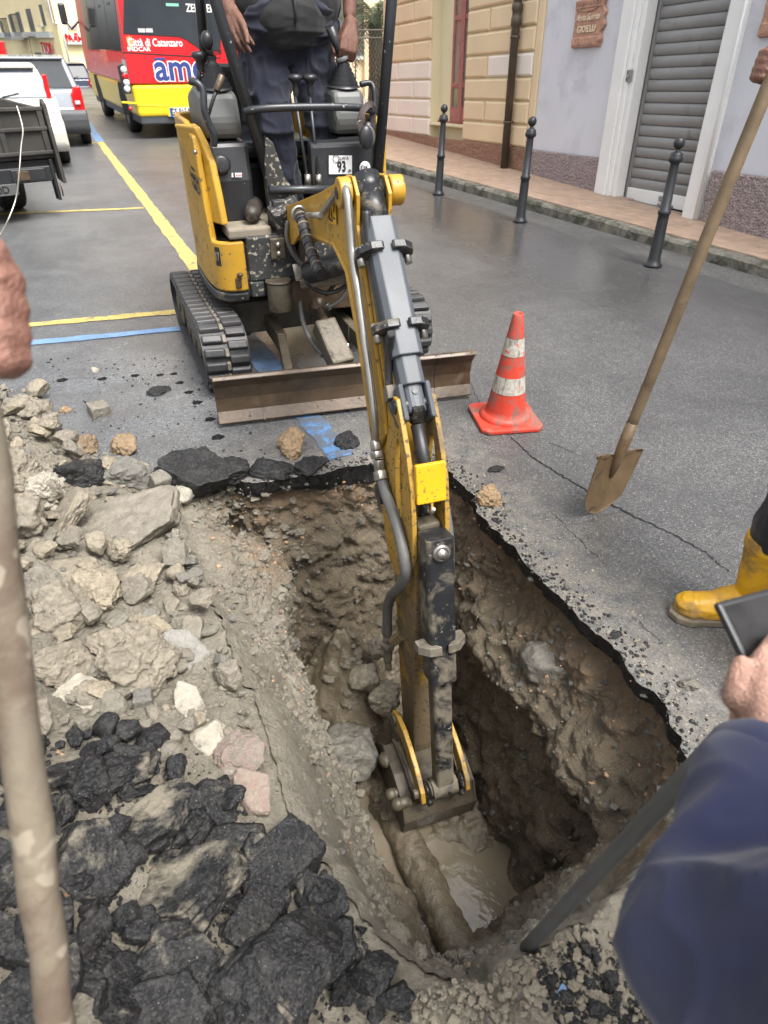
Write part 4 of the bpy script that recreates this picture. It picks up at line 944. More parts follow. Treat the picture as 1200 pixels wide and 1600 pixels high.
for k, L in enumerate(([(455,330),(452,350),(458,385),(470,410),(492,425)],[(450,345),(448,372),(460,400),(478,418),(510,432)],[(520,388),(528,402),(530,425),(522,445),(508,462)],[(536,400),(545,425),(543,450),(530,470),(512,480)],[(478,440),(492,452),(512,458),(532,452),(546,440)])):
    MB().tube(smooth_path([at_y(px, py, 3.26-.03*k) for px, py in L]), .0105, 10).build('hydraulic_hose', M_HOSEB if k % 2 == 0 else M_HOSE, EX)
for px, py, y in ((520,386,3.0),(497,424,3.1),(512,478,3.18),(546,438,3.05)): MB().cyl(at_y(px,py,y)+np.array([-.012,0,.012]), at_y(px,py,y)+np.array([.014,0,-.014]), .016, seg=6).build('hose_union', M_CHR, EX, .002)
# --- tracks
def track(xc, yf=3.09, yr=4.33, ro=.185):
    w = .23; t = MB(); r = ro; y0, y1 = yf+r, yr-r*.9; z0 = r+.002
    path = []
    n1 = 22
    per = []
    for a in np.linspace(math.pi/2, 3*math.pi/2, 18, endpoint=False): per.append((y0+r*math.cos(a), z0+r*math.sin(a)))
    for y in np.linspace(y0, y1, 20, endpoint=False): per.append((y, z0-r))
    for a in np.linspace(-math.pi/2, math.pi/2, 18, endpoint=False): per.append((y1+r*.97*math.cos(a), z0+r*math.sin(a)))
    for y in np.linspace(y1, y0, 20, endpoint=False): per.append((y, z0+r-.012*math.sin(math.pi*(y-y0)/(y1-y0))))
    P = np.array(resample(per, .0742)); n = len(P)
    cen = P.mean(0); V = []; F = []
    Pf = np.array(resample(per, .025)); m = len(Pf)
    for (y, z) in Pf:
        i = 0; d = np.array([y, z]); 
        q = np.array([min(max(y, y0), y1), z0]); nn = nrm(d-q)
        for off, x in ((-.022,-w/2),(-.022,w/2),(-.040,w/2),(-.040,-w/2)): V.append((xc+x, y+nn[0]*off, z+nn[1]*off))
    for i in range(m):
        j = (i+1) % m
        for k in range(4): F.append((i*4+k, j*4+k, j*4+(k+1) % 4, i*4+(k+1) % 4))
    T = MB().add(V, F).build('rubber_track', M_RUB, EX)
    lug = None; lk = None
    for i in range(n):
        for s in (-1, 1):
            f = (i+(.0 if s < 0 else .5))/n
            k = int(f*m) % m; a = Pf[k]; b = Pf[(k+1) % m]; fr = f*m-int(f*m); p = a+(b-a)*fr
            q = np.array([min(max(p[0], y0), y1), z0]); nn = nrm(p-q); tt = np.array([-nn[1], nn[0]])
            if lug is None:
                g = MB(); W0 = .048
                V = [(-.052,-.026,-.024),(.050,-.032,-.024),(.050,.020,-.024),(-.052,.026,-.024),(-.050,-.019,0),(.046,-.026,0),(.046,.010,0),(-.050,.017,0)]
                g.hexa(V); lug = g.mesh('track_lug'); lug.materials.append(M_RUB); base = bpy.data.objects.new('track_lug', lug); add_bevel(base, .006, 2)
                o = base
            else: o = base.copy()
            COL.objects.link(o); o.parent = T
            x = Vector((s,0,0)); z = Vector((0,nn[0],nn[1])); y = z.cross(x)
            o.matrix_basis = Matrix(((x[0],y[0],z[0],xc+s*.062),(x[1],y[1],z[1],p[0]),(x[2],y[2],z[2],p[1]),(0,0,0,1)))
        f = (i+.25)/n; k = int(f*m) % m; p = Pf[k]; q = np.array([min(max(p[0], y0), y1), z0]); nn = nrm(p-q)
        z = Vector((0,nn[0],nn[1])); x = Vector((1,0,0)); y = z.cross(x)
        if lk is None:
            lk = MB().box((0,0,-.012), (.020,.042,.022)).mesh('track_link'); lk.materials.append(M_LINK); bl = bpy.data.objects.new('track_link', lk); add_bevel(bl, .003, 1); o = bl
        else: o = bl.copy()
        COL.objects.link(o); o.parent = T; pp = p-nn*.0
        o.matrix_basis = Matrix(((x[0],y[0],z[0],xc),(x[1],y[1],z[1],p[0]-nn[0]*.004),(x[2],y[2],z[2],p[1]-nn[1]*.004),(0,0,0,1)))
    fr = MB().bar((xc,y0-.02,z0-.01),(xc,y1+.02,z0-.01),.16,.13).build('track_frame', M_MUDST, EX, .01)
    for yy, rr in ((y0,.13),(y1,.13)): MB().cyl((xc-.09,yy,z0),(xc+.09,yy,z0),rr,seg=24).cyl((xc-.10,yy,z0),(xc+.10,yy,z0),.05).build('idler_wheel', M_MUDST, fr, .006)
    for yy in np.linspace(y0+.17, y1-.17, 4): MB().cyl((xc-.08,yy,.085),(xc+.08,yy,.085),.055,seg=18).build('track_roller', M_MUDST, fr, .004)
track(.467); track(1.505)
# --- undercarriage and dozer blade
MB().b2((.58,3.55,.16),(1.39,4.15,.34)).b2((.58,3.62,.12),(.70,4.0,.36)).b2((1.27,3.62,.12),(1.39,4.0,.36)).build('undercarriage', M_MUDST, EX, .015)
MB().cyl((.98,3.8,.34),(.98,3.8,.46),.25,seg=32).build('slew_ring', M_DKST, EX)
bl0 = at_z(343,667,.012); bl1 = at_z(737,620,.012); bdv = nrm((bl1-bl0)*np.array([1,1,0])); bnv = np.array([-bdv[1], bdv[0], 0])   # along, backwards
bprof = [(.02,.0),(.0,.012),(.034,.06),(.045,.12),(.032,.185),(.002,.225),(-.012,.238),(.004,.252),(.03,.246),(.05,.20),(.066,.12),(.05,.04)]
BLEN = np.linalg.norm(bl1-bl0)
BLADE = MB().prism(bprof, lambda a, b, t: bl0+bdv*t+bnv*a+np.array([0,0,b]), 0.0, BLEN).build('dozer_blade', M_RUST, EX, .004)
for t in (.215, BLEN-.20):
    MB().prism([(a-.004,b) for a, b in bprof[1:7]]+[(a+.002,b) for a, b in bprof[1:7]][::-1], lambda a, b, c: bl0+bdv*c+bnv*a+np.array([0,0,b]), t, t+.008).build('blade_joint', M_RUST, BLADE)
for px, py in ((458,925/2.353+118),): pass
for x0, x1 in ((.80,.72),(1.20,1.28)):
    MB().bar((x0,3.85,.22),(x0-.01,3.25,.20),.05,.10).bar((x0-.01,3.27,.20),(x1,2.86,.10),.045,.09).build('blade_arm', M_MUDST, EX, .006)
    MB().cyl((x1-.045,2.86,.11),(x1+.045,2.86,.11),.035).build('arm_hinge', M_RUST, EX, .006)
a = at_y(505,505,3.12); b = at_y(535,572,2.92)
MB().bar(a, b, .115, .10, up=(0,-.4,1), w1=.125).build('blade_cylinder_cover', M_MUDST, EX, .012)
for px, py in ((515,548),(541,541)):
    q = at_y(px,py,2.98); MB().cyl(q+np.array([0,.02,-.02]), q+np.array([0,-.012,.012]), .010, seg=6).build('bolt', M_CHR, EX)
MB().cyl(at_y(497,478,3.28), at_y(508,505,3.14), .026).cyl(at_y(497,470,3.30), at_y(497,488,3.26), .045).build('blade_ram', M_RUST, EX, .004)
MB().box(at_y(535,580,2.90), (.12,.09,.07)).build('mud_lump', M_MUDST, EX, .03)
MB().tube(smooth_path([at_y(468,470,3.3), at_y(474,505,3.25), at_y(488,535,3.15), at_y(505,555,3.05)]), .013, 10).build('blade_hose', M_HOSE, EX)
MB().cyl((1.24,3.45,.26),(1.32,3.45,.26),.085,seg=22).cyl((1.235,3.45,.26),(1.24,3.45,.26),.06).build('travel_motor', M_DKST, EX, .006)
# --- swing post
sp = MB().bar(at_y(466,322,3.32), at_y(470,440,3.30), .035, .09, up=(0,1,0)); sp.bar(at_y(432,462,3.34), at_y(560,452,3.34), .10, .16, up=(0,0,1))
SW = sp.build('swing_post', M_RUST, EX, .008)
q = at_y(437,462,3.28); MB().cyl(q+np.array([0,0,-.075]), q+np.array([0,0,.07]), .062).cyl(q+np.array([0,0,.07]), q+np.array([0,0,.085]), .068).build('swing_pin_boss', M_MUDST, SW, .008)
MB().cyl(at_y(405,432,3.40), at_y(432,455,3.30), .030).build('swing_ram_rod', M_CHR, EX)
MB().cyl(at_y(390,425,3.55), at_y(408,433,3.40), .058).build('swing_ram', M_MUDST, EX, .006)
MB().cyl(at_y(480,428,3.18), at_y(545,405,3.02), .055).build('boom_cylinder', M_DKST, EX, .006)
MB().cyl(at_y(500,432,3.08), at_y(503,428,3.02), .020, seg=6).build('bolt', M_MUDST, EX)
MB().bar(at_y(470,440,3.2), at_y(548,432,3.1), .10, .05).build('swing_lug', M_MUDST, EX, .01)
MB().bar(at_y(464,412,3.25), at_y(470,438,3.22), .05, .008, up=(0,1,0)).build('loose_plate', M_CHR, EX)
MB().b2((.75,3.36,.44),(1.25,3.5,.66)).build('machine_core', M_GREASE, EX, .02)
# --- upper structure
def plan(t):   # rounded plan of the slewing body, anticlockwise from the front left corner
    pass
planL = [(.655,3.315),(.585,3.318),(.535,3.345),(.505,3.40),(.492,3.50),(.488,3.62),(.49,3.78),(.50,3.95),(.54,4.15),(.62,4.32),(.75,4.44),(.98,4.48)]
planL = [np.array(p) for p in smooth_path([np.array(p) for p in planL], 5)]
def wallband(pts, zl, zh, th, name, mat, par, bevel=.004):
    pts = np.array(pts); n = len(pts); V = []
    d = np.gradient(pts, axis=0); nn = np.stack([d[:,1], -d[:,0]], 1); nn /= np.linalg.norm(nn, axis=1)[:,None]
    inner = pts-nn*th*np.sign(((pts-np.array([.98,3.8]))*nn).sum(1))[:,None]
    for i in range(n):
        y = pts[i,1]
        V += [(*pts[i], zl(i/(n-1), pts[i])), (*pts[i], zh(i/(n-1), pts[i])), (*inner[i], zh(i/(n-1), pts[i])), (*inner[i], zl(i/(n-1), pts[i]))]
    F = [(i*4+k, i*4+(k+1) % 4, (i+1)*4+(k+1) % 4, (i+1)*4+k) for i in range(n-1) for k in range(4)]+[(0,3,2,1),((n-1)*4,(n-1)*4+1,(n-1)*4+2,(n-1)*4+3)]
    return MB().add(V, F, False).build(name, mat, par, bevel)
HOUSE = thing_part = MB().prism([tuple(p) for p in planL]+[(1.96-p[0], p[1]) for p in planL[::-1]], lambda a, b, t: (.98+(a-.98)*.965, 3.8+(b-3.8)*.965, t), .435, .70).build('body_base', M_SPLAT, EX, .02)
def ztop(f, p):
    x, y = p
    return .715+.0*f+ .445*float(sstep(3.385, 3.43, y)) + .05*float(sstep(3.43,3.6,y)) - .02*float(sstep(3.9,4.4,y))
SHL = wallband(planL, lambda f, p: .475, ztop, .03, 'side_cover', M_YEL, EX, .012)
wallband([(1.96-p[0], p[1]) for p in planL], lambda f, p: .475, lambda f, p: ztop(f, p)-.0, .03, 'side_cover', M_YEL, EX, .012)
wallband([np.array([.98,3.8])+(p-np.array([.98,3.8]))*1.012 for p in planL], lambda f, p: .425, lambda f, p: .468, .03, 'body_skirt', M_DKST, EX, .008)
# front edge of the left cover, leaning forward towards its foot
fe = [at_y(308,198,3.43), at_y(320,222,3.41), at_y(334,258,3.38), at_y(345,310,3.35), at_y(353,352,3.33)]
mb = MB()
for i in range(len(fe)-1): pass
V = []
for k, p in enumerate(fe):
    for dx, dy in ((-.085,.16),(-.016,0),(.014,.004),(.02,.16)): V.append(p+np.array([dx,dy,0]))
F = [(i*4+k, i*4+(k+1) % 4, (i+1)*4+(k+1) % 4, (i+1)*4+k) for i in range(len(fe)-1) for k in range(4)]+[(0,3,2,1),(16,17,18,19)]
MB().add(V, F).build('cover_edge', M_YEL, EX, .008)
MB().cyl(at_y(318,237,3.40)+np.array([-.03,0,0]), at_y(318,237,3.40)+np.array([-.045,0,0]), .010).build('screw', M_CHR, EX)
# lettering on the covers
def on_cover(px, py): return at_x(px, py, .497)
pA = at_x(321,313,.490)
text('hire_firm_lettering', "MART'OT\nTOMARA", M_INK, .040, (.489,3.50,.955), (0,-1,-.06), (0,-.05,1), EX, .001, .0012, sx=1.25)
text('hire_firm_lettering', "NOLEGGIO", M_INK, .018, (.489,3.50,1.015), (0,-1,-.06), (0,-.05,1), EX, .001, 0)
text('model_lettering', "ViO", M_INK, .05, (.505,3.42,.665), (.30,-1,0), (0,0,1), EX, .001, .001, sx=.8)
MB().add([(.516,3.366,.60),(.536,3.343,.60),(.536,3.343,.69),(.516,3.366,.69)], [(0,3,2,1)]).build('model_badge', M_INK, EX)
text('model_lettering', "17", M_CHR, .055, (.522,3.350,.645), (.55,-.75,0), (0,0,1), EX, .001, .002, sx=.5)
h0 = np.array([.605,3.315,.52]); MB().box(h0, (.03,.02,.05)).cyl(h0+np.array([.01,-.012,.035]), h0+np.array([.01,-.012,.05]), .016).build('cover_latch', M_RUST, EX, .006)
# dark box front with recess
MB().b2((.665,3.30,.52),(.93,3.40,.735)).b2((.665,3.30,.44),(.735,3.40,.52)).b2((.88,3.30,.60),(.955,3.42,.74)).build('front_panel', M_SPLAT, EX, .01)
q = at_y(434,388,3.29); MB().box(q, (.075,.02,.10)).build('hinge_plate', M_MUDST, EX, .006)
for dz in (-.022, .02): MB().sph(q+np.array([.0,-.012,dz]), .014).build('rivet', M_CHR, EX)
MB().prism([(.585,.0),(.80,.0),(.80,.20),(.70,.30),(.585,.30)], lambda a, b, t: (a, 3.31+b, t), .725, .775).build('foot_step', M_FLOORM, EX, .012)
MB().b2((.70,3.40,.70),(1.36,4.1,.745)).build('cab_floor', M_FLOORM, EX, .01)
MB().bar(at_y(396,352,3.33)+np.array([.10,0,.0]), at_y(470,330,3.33), .10, .14, up=(0,-.3,1)).build('step_corner', M_SPLAT, EX, .012)
# consoles left and right of the operator
def console(x0, x1, sgn):
    y0 = 3.48
    MB().prism([(y0,.76),(y0-.02,.96),(y0+.01,1.12),(y0+.40,1.14),(y0+.42,.76)], lambda a, b, t: (t, a, b), x0, x1).build('lower_console', M_BLK, EX, .02)
    xm = (x0+x1)/2
    MB().prism([(y0+.02,1.13),(y0+.0,1.20),(y0+.04,1.315),(y0+.22,1.345),(y0+.42,1.30),(y0+.42,1.13)], lambda a, b, t: (t, a, b), x0-.005, x1-.02).build('lever_console', M_GRPL, EX, .025)
    b0 = np.array([xm-.01, y0+.12, 1.33]); rr = []
    prof = []
    for k in range(6): prof += [(.084-.010*k, k*.018), (.070-.010*k, k*.018+.012)]
    prof += [(.022,.112),(.022,.125)]
    bl = MB().lathe(prof, b0, nrm((.06*sgn*0,-.10,1)), 18).build('rubber_bellows', M_BLK, EX)
    return b0
bL = console(.575, .765, -1); bR = console(1.22, 1.40, 1)
MB().tube([bL+np.array([0,-.01,.11]), bL+np.array([-.01,-.02,.17])], .013).sph(bL+np.array([-.012,-.022,.18]), .03, 14, 8, (.9,1,1.2)).build('joystick', M_BLK, EX)
MB().tube([bR+np.array([0,-.01,.10]), bR+np.array([-.035,-.02,.165]), bR+np.array([-.07,-.025,.235])], [.016,.019,.022]).build('joystick', M_BLK, EX)
MB().lathe([(.034,0),(.036,.012),(.024,.018)], bR+np.array([-.005,-.012,.108]), nrm((-.4,-.1,1)), 16).build('joystick_collar', M_GRPL, EX)
# long travel levers, small levers, arm rest
for px0, px1 in ((461,481),(484,498)):
    p0 = at_y(px1,283,3.42); p1 = at_y(px0,150,3.50); p2 = at_y(px0-1,138,3.50)
    L = MB().tube([p0, p0*.5+p1*.5, p1], .0085).build('travel_lever', M_ROPS, EX)
    k = at_y(px0,122,3.50); MB().lathe([(.010,-.075),(.016,-.05),(.013,-.03),(.020,-.015),(.034,-.006),(.036,.006),(.025,.016),(.0,.018)], k, (0,0,1), 18).build('knob', M_BLK, L)
    MB().cyl(p0+np.array([0,0,-.02]), p0+np.array([0,0,.03]), .017, seg=6).build('lever_foot', M_CHR, L)
p0 = at_y(326,178,3.36); p1 = at_y(344,128,3.38)
lv = MB().tube([at_y(324,185,3.36), at_y(334,152,3.37), at_y(343,132,3.38)], .008).build('blade_lever', M_ROPS, EX); MB().cyl(at_y(338,143,3.37), at_y(347,118,3.39), .015).build('wooden_knob', M_RUST, lv, .004)
MB().tube(smooth_path([at_y(297,127,3.40), at_y(308,130,3.38), at_y(317,142,3.37), at_y(319,170,3.36), at_y(327,195,3.36), at_y(334,210,3.36), at_y(334,228,3.37)]), .016, 10).build('safety_bar', M_ROPS, EX)
MB().tube([at_y(310,140,3.6), at_y(312,95,3.6)], .011).lathe([(.0,.03),(.03,.025),(.034,.01),(.018,-.005),(.014,-.05)], at_y(311,92,3.6), (0,0,1), 16).build('safety_lever', M_BLK, EX)
# speaker-like cap and stickers on the left console
c = at_y(345,257,3.455); MB().lathe([(.045,0),(.045,.016),(.034,.03),(.028,.032),(.0,.03)], c, (0,-1,.1), 20).build('filler_cap', M_BLK, EX)
def decal(px0, py0, px1, py1, y, mat, name, par=EX):
    P = [at_y(px0,py1,y), at_y(px1,py1,y), at_y(px1,py0,y), at_y(px0,py0,y)]
    return MB().add(P, [(0,1,2,3)]).build(name, mat, par)
d1 = decal(362,270,378,277,3.452,M_PLATE,'small_sticker')
text('sticker_mark', 'I', M_INK, .018, at_y(366,273.5,3.450), (1,0,0), (0,0,1), EX, .0005, .003)
text('sticker_mark', 'diesel', M_TAIL, .013, at_y(373,273.5,3.450), (1,0,0), (0,0,1), EX, .0005, 0)
# cross panel behind the levers with the noise plate
MB().prism([(3.46,.76),(3.43,.86),(3.44,1.10),(3.50,1.12),(3.50,.76)], lambda a, b, t: (t, a, b), 1.06, 1.42).build('right_panel', M_BLK, EX, .015)
pl = decal(514,243,550,272,3.425,M_PLATE,'noise_plate')
text('noise_level', '93', M_INK, .066, at_y(534,261,3.422), (1,0,0), (0,.05,1), EX, .0006, .002, sx=.72)
text('noise_unit', 'LWA', M_INK, .022, at_y(538,247.5,3.422), (1,0,0), (0,.05,1), EX, .0006)
text('noise_unit', 'dB', M_INK, .018, at_y(546,267,3.422), (1,0,0), (0,.05,1), EX, .0006)
mb = MB().tube([at_y(525,248,3.421)+.016*np.array([math.cos(a),0,math.sin(a)]) for a in np.linspace(0, 2*math.pi, 14, endpoint=False)], .0016, 6, closed=True); mb.build('noise_mark', M_INK, EX)
ok = MB().lathe([(.0,.002),(.030,.002),(.030,0)], at_y(570,262,3.42), (0,-1,.05), 20).build('oval_sticker', M_PLATE, EX)
text('sticker_mark', 'OK', M_INK, .03, at_y(570,262,3.415), (1,0,0), (0,0,1), EX, .0005)
MB().b2((.80,3.9,.74),(1.20,4.3,.98)).build('seat_base', M_BLK, EX, .03)
MB().prism([(3.85,1.0),(3.86,1.08),(4.22,1.09),(4.26,1.40),(4.32,1.42),(4.36,1.0)], lambda a, b, t: (t, a, b), .78, 1.22).build('seat', M_BLK, EX, .03)
p = at_y(437,272,3.6); MB().box((.95,3.55,.82), (.11,.06,.16)).build('pedal', M_GRPL, EX, .012)
MB().b2((.86,3.5,.745),(1.12,3.56,.80)).build('pedal_block', M_BLK, EX, .01)
# --- roll bar frame and canopy
lt0 = at_y(425,292,3.42); lt1 = at_y(336,0,3.42); ld = (lt1-lt0)/(lt1[2]-lt0[2])
rt0 = at_y(590,278,3.42); rt1 = at_y(612,0,3.42); rd = (rt1-rt0)/(rt1[2]-rt0[2])
FR = MB().tube([lt0, lt1, lt1+ld*.25, lt1+ld*.45+np.array([.04,.05,.03]), (.60,3.60,2.42)], .026, 16).build('roll_bar_frame', M_ROPS, EX)
MB().tube([rt0, rt1, rt1+rd*.3, (1.44,3.60,2.42)], .026, 16).build('front_post', M_ROPS, FR)
MB().prism([(lt0[0]-.035,1.05),(lt0[0]-.012,1.15),(lt0[0]+.02,1.12),(lt0[0]+.06,.98),(lt0[0]+.11,.90),(lt0[0]+.11,.74),(lt0[0]-.03,.74)], lambda a, b, t: (a, t, b), 3.39, 3.45).build('post_gusset', M_SPLAT, FR, .01)
MB().tube(smooth_path([at_y(383,174,3.41), at_y(400,171,3.38), at_y(440,168,3.36), at_y(520,167,3.36), at_y(565,169,3.38), at_y(583,174,3.41)]), .0165, 12).build('guard_rail', M_ROPS, FR)
MB().tube([at_y(420,297,3.38), at_y(475,296,3.38), at_y(545,296,3.38)], .019, 12).build('lower_rail', M_ROPS, FR)
MB().bar(at_y(425,318,3.34), at_y(462,316,3.34), .05, .03).build('rail_bracket', M_SPLAT, FR, .006)
MB().tube([at_y(322,110,4.15), at_y(312,0,4.15), (.66,4.15,2.44)], .026, 14).build('rear_post', M_ROPS, FR)
MB().tube([(1.38,4.15,1.2), (1.42,4.15,2.44)], .026, 14).build('rear_post', M_ROPS, FR)
MB().b2((.52,3.45,2.44),(1.50,4.35,2.50)).build('canopy', M_YEL, EX, .04)
MB().tube(smooth_path([at_y(563,132,3.62), at_y(578,130,3.62), at_y(584,140,3.60), at_y(585,165,3.58), at_y(578,190,3.56)]), .014, 10).build('right_grab_bar', M_ROPS, EX)
MB().cyl(at_y(522,108,3.72), at_y(545,104,3.72), .030).build('arm_rest', M_GRPL, EX, .01)
# cast bracket under the knee pin
MB().cyl(BP(1.40,1.118,-.11), BP(1.40,1.118,.115), .018).build('pin_end', M_DKST, BOOM)
# --- ear defenders hung on the guard rail
ED = thing('ear_defenders', 'black ear defenders hung over the rail by the right hand post of the digger', 'ear defenders', tuple(at_y(572,200,3.33)))
c = at_y(572,215,3.31)
MB().sph((0,0,0), .001)
def ell(c, rx, ry, rz, name, mat, par, rot=0):
    o = MB().sph((0,0,0), 1.0, 20, 12, (rx,ry,rz)).build(name, mat, par); 
    return o
o = MB().sph(tuple(c), 1, 20, 12, (.036,.024,.052)).build('ear_cup', M_BLK, ED); MB().sph(tuple(c+np.array([.022,.018,.0])), 1, 18, 10, (.033,.018,.048)).build('ear_cushion', M_GRPL, ED)
MB().sph(tuple(c+np.array([.035,.06,.012])), 1, 18, 10, (.034,.024,.05)).build('ear_cup', M_BLK, ED)
mb = MB(); hb = smooth_path([at_y(566,208,3.335), at_y(563,195,3.335), at_y(565,178,3.335), at_y(572,167,3.345), at_y(580,163,3.37), at_y(583,172,3.41), at_y(582,200,3.42)], 5)
for i in range(len(hb)-1): mb.bar(hb[i], hb[i+1], .028, .008, up=(0,-1,.2))
mb.build('headband', surf('brown_leather_band', (.06,.045,.042), .6, bump=.2), ED)
MB().tube([at_y(560,207,3.33), at_y(559,190,3.33), at_y(565,188,3.33)], .002).build('wire_yoke', M_CHR, ED)
# ------------------------------------------------------------------ broken asphalt, stones and lumps of mud
import bmesh
def ico(sub):
    b = bmesh.new(); bmesh.ops.create_icosphere(b, subdivisions=sub, radius=1.0)
    V = np.array([v.co[:] for v in b.verts]); F = np.array([[v.index for v in f.verts] for f in b.faces]); b.free(); return V, F
ICO = {k: ico(k) for k in (2, 3, 4, 5, 6)}
def rock_mesh(name, seed, kind, sub, mat):
    V, F = ICO[sub]; r = np.random.default_rng(seed)
    if kind == 'slab':
        n = [np.array([0,0,1.]), np.array([0,0,-1.])]; d = [.42, .42]
        k = r.integers(5, 8); a0 = r.uniform(0, 6.28)
        for i in range(k):
            a = a0+i*2*math.pi/k+r.uniform(-.35,.35); e = r.uniform(-.35,.35); n.append(np.array([math.cos(a)*math.cos(e), math.sin(a)*math.cos(e), math.sin(e)])); d.append(r.uniform(.62,1.0))
        for i in range(3): v = nrm(r.normal(size=3)); n.append(v); d.append(r.uniform(.66,.9))
        p = 90; a1, a2, a3 = .035, .018, .010
    elif kind == 'block':
        n = []; d = []
        for i in range(3):
            for s in (-1, 1):
                v = np.zeros(3); v[i] = s; n.append(nrm(v+r.normal(size=3)*.07)); d.append(r.uniform(.62,.72))
        p = 34; a1, a2, a3 = .02, .015, .008
    elif kind == 'cobble':
        n = [nrm(r.normal(size=3)) for _ in range(8)]; d = list(r.uniform(.7,.95,8)); p = 7; a1, a2, a3 = .06, .012, .004
    elif kind == 'lump':
        n = [nrm(r.normal(size=3)) for _ in range(16)]; d = list(r.uniform(.62,.95,16)); p = 18; a1, a2, a3 = .13, .09, .045
    else:
        n = [nrm(r.normal(size=3)) for _ in range(13)]; d = list(r.uniform(.55,.95,13)); p = 46; a1, a2, a3 = .06, .034, .016
    n = np.array(n); d = np.array(d)
    q = np.maximum(V @ n.T, 1e-4)/d; rad = (q**p).sum(1)**(-1/p)
    P = V*np.minimum(rad, 1.15)[:,None]
    Q = P+seed*3.1
    disp = a1*fbm(Q, 1.6, 2, 1)+a2*(fbm(Q, 5, 3, 2))+a3*fbm(Q, 13, 4 if sub > 5 else 2, 3)
    if kind in ('slab','chunk'): disp = disp+.022*np.tanh(6*fbm(Q, 3.2, 2, 9))
    if kind == 'lump': disp = disp+.10*np.clip(1-worley(Q, 3.2, 4)-.35, 0, 1)
    if kind in ('slab', 'chunk'): disp = disp+.025*np.clip(1-worley(Q, 5.5, 6)-.4, 0, 1)*(np.abs(P[:,2]) < .36 if kind == 'slab' else 1)
    P = P+V*disp[:,None]
    me = np_mesh(name, P, F, True); me.materials.append(mat); return me
_rm = {}
def rock_get(name, kind, sub, mat, var):
    k = (name, kind, sub, mat.name, var)
    if k not in _rm: _rm[k] = rock_mesh(name, 100+len(_rm)*7, kind, sub, mat)
    return _rm[k]
def put_rock(name, kind, mat, pos, size, rot, label, cat, group=None, sub=5, var=0):
    o = bpy.data.objects.new(name, rock_get(name, kind, sub, mat, var)); COL.objects.link(o)
    o.location = pos; o.scale = size; o.rotation_euler = rot
    return tag(o, label, cat, group)
def pxpm(p): return FPX/(R.T @ (np.asarray(p)-CAM))[2]
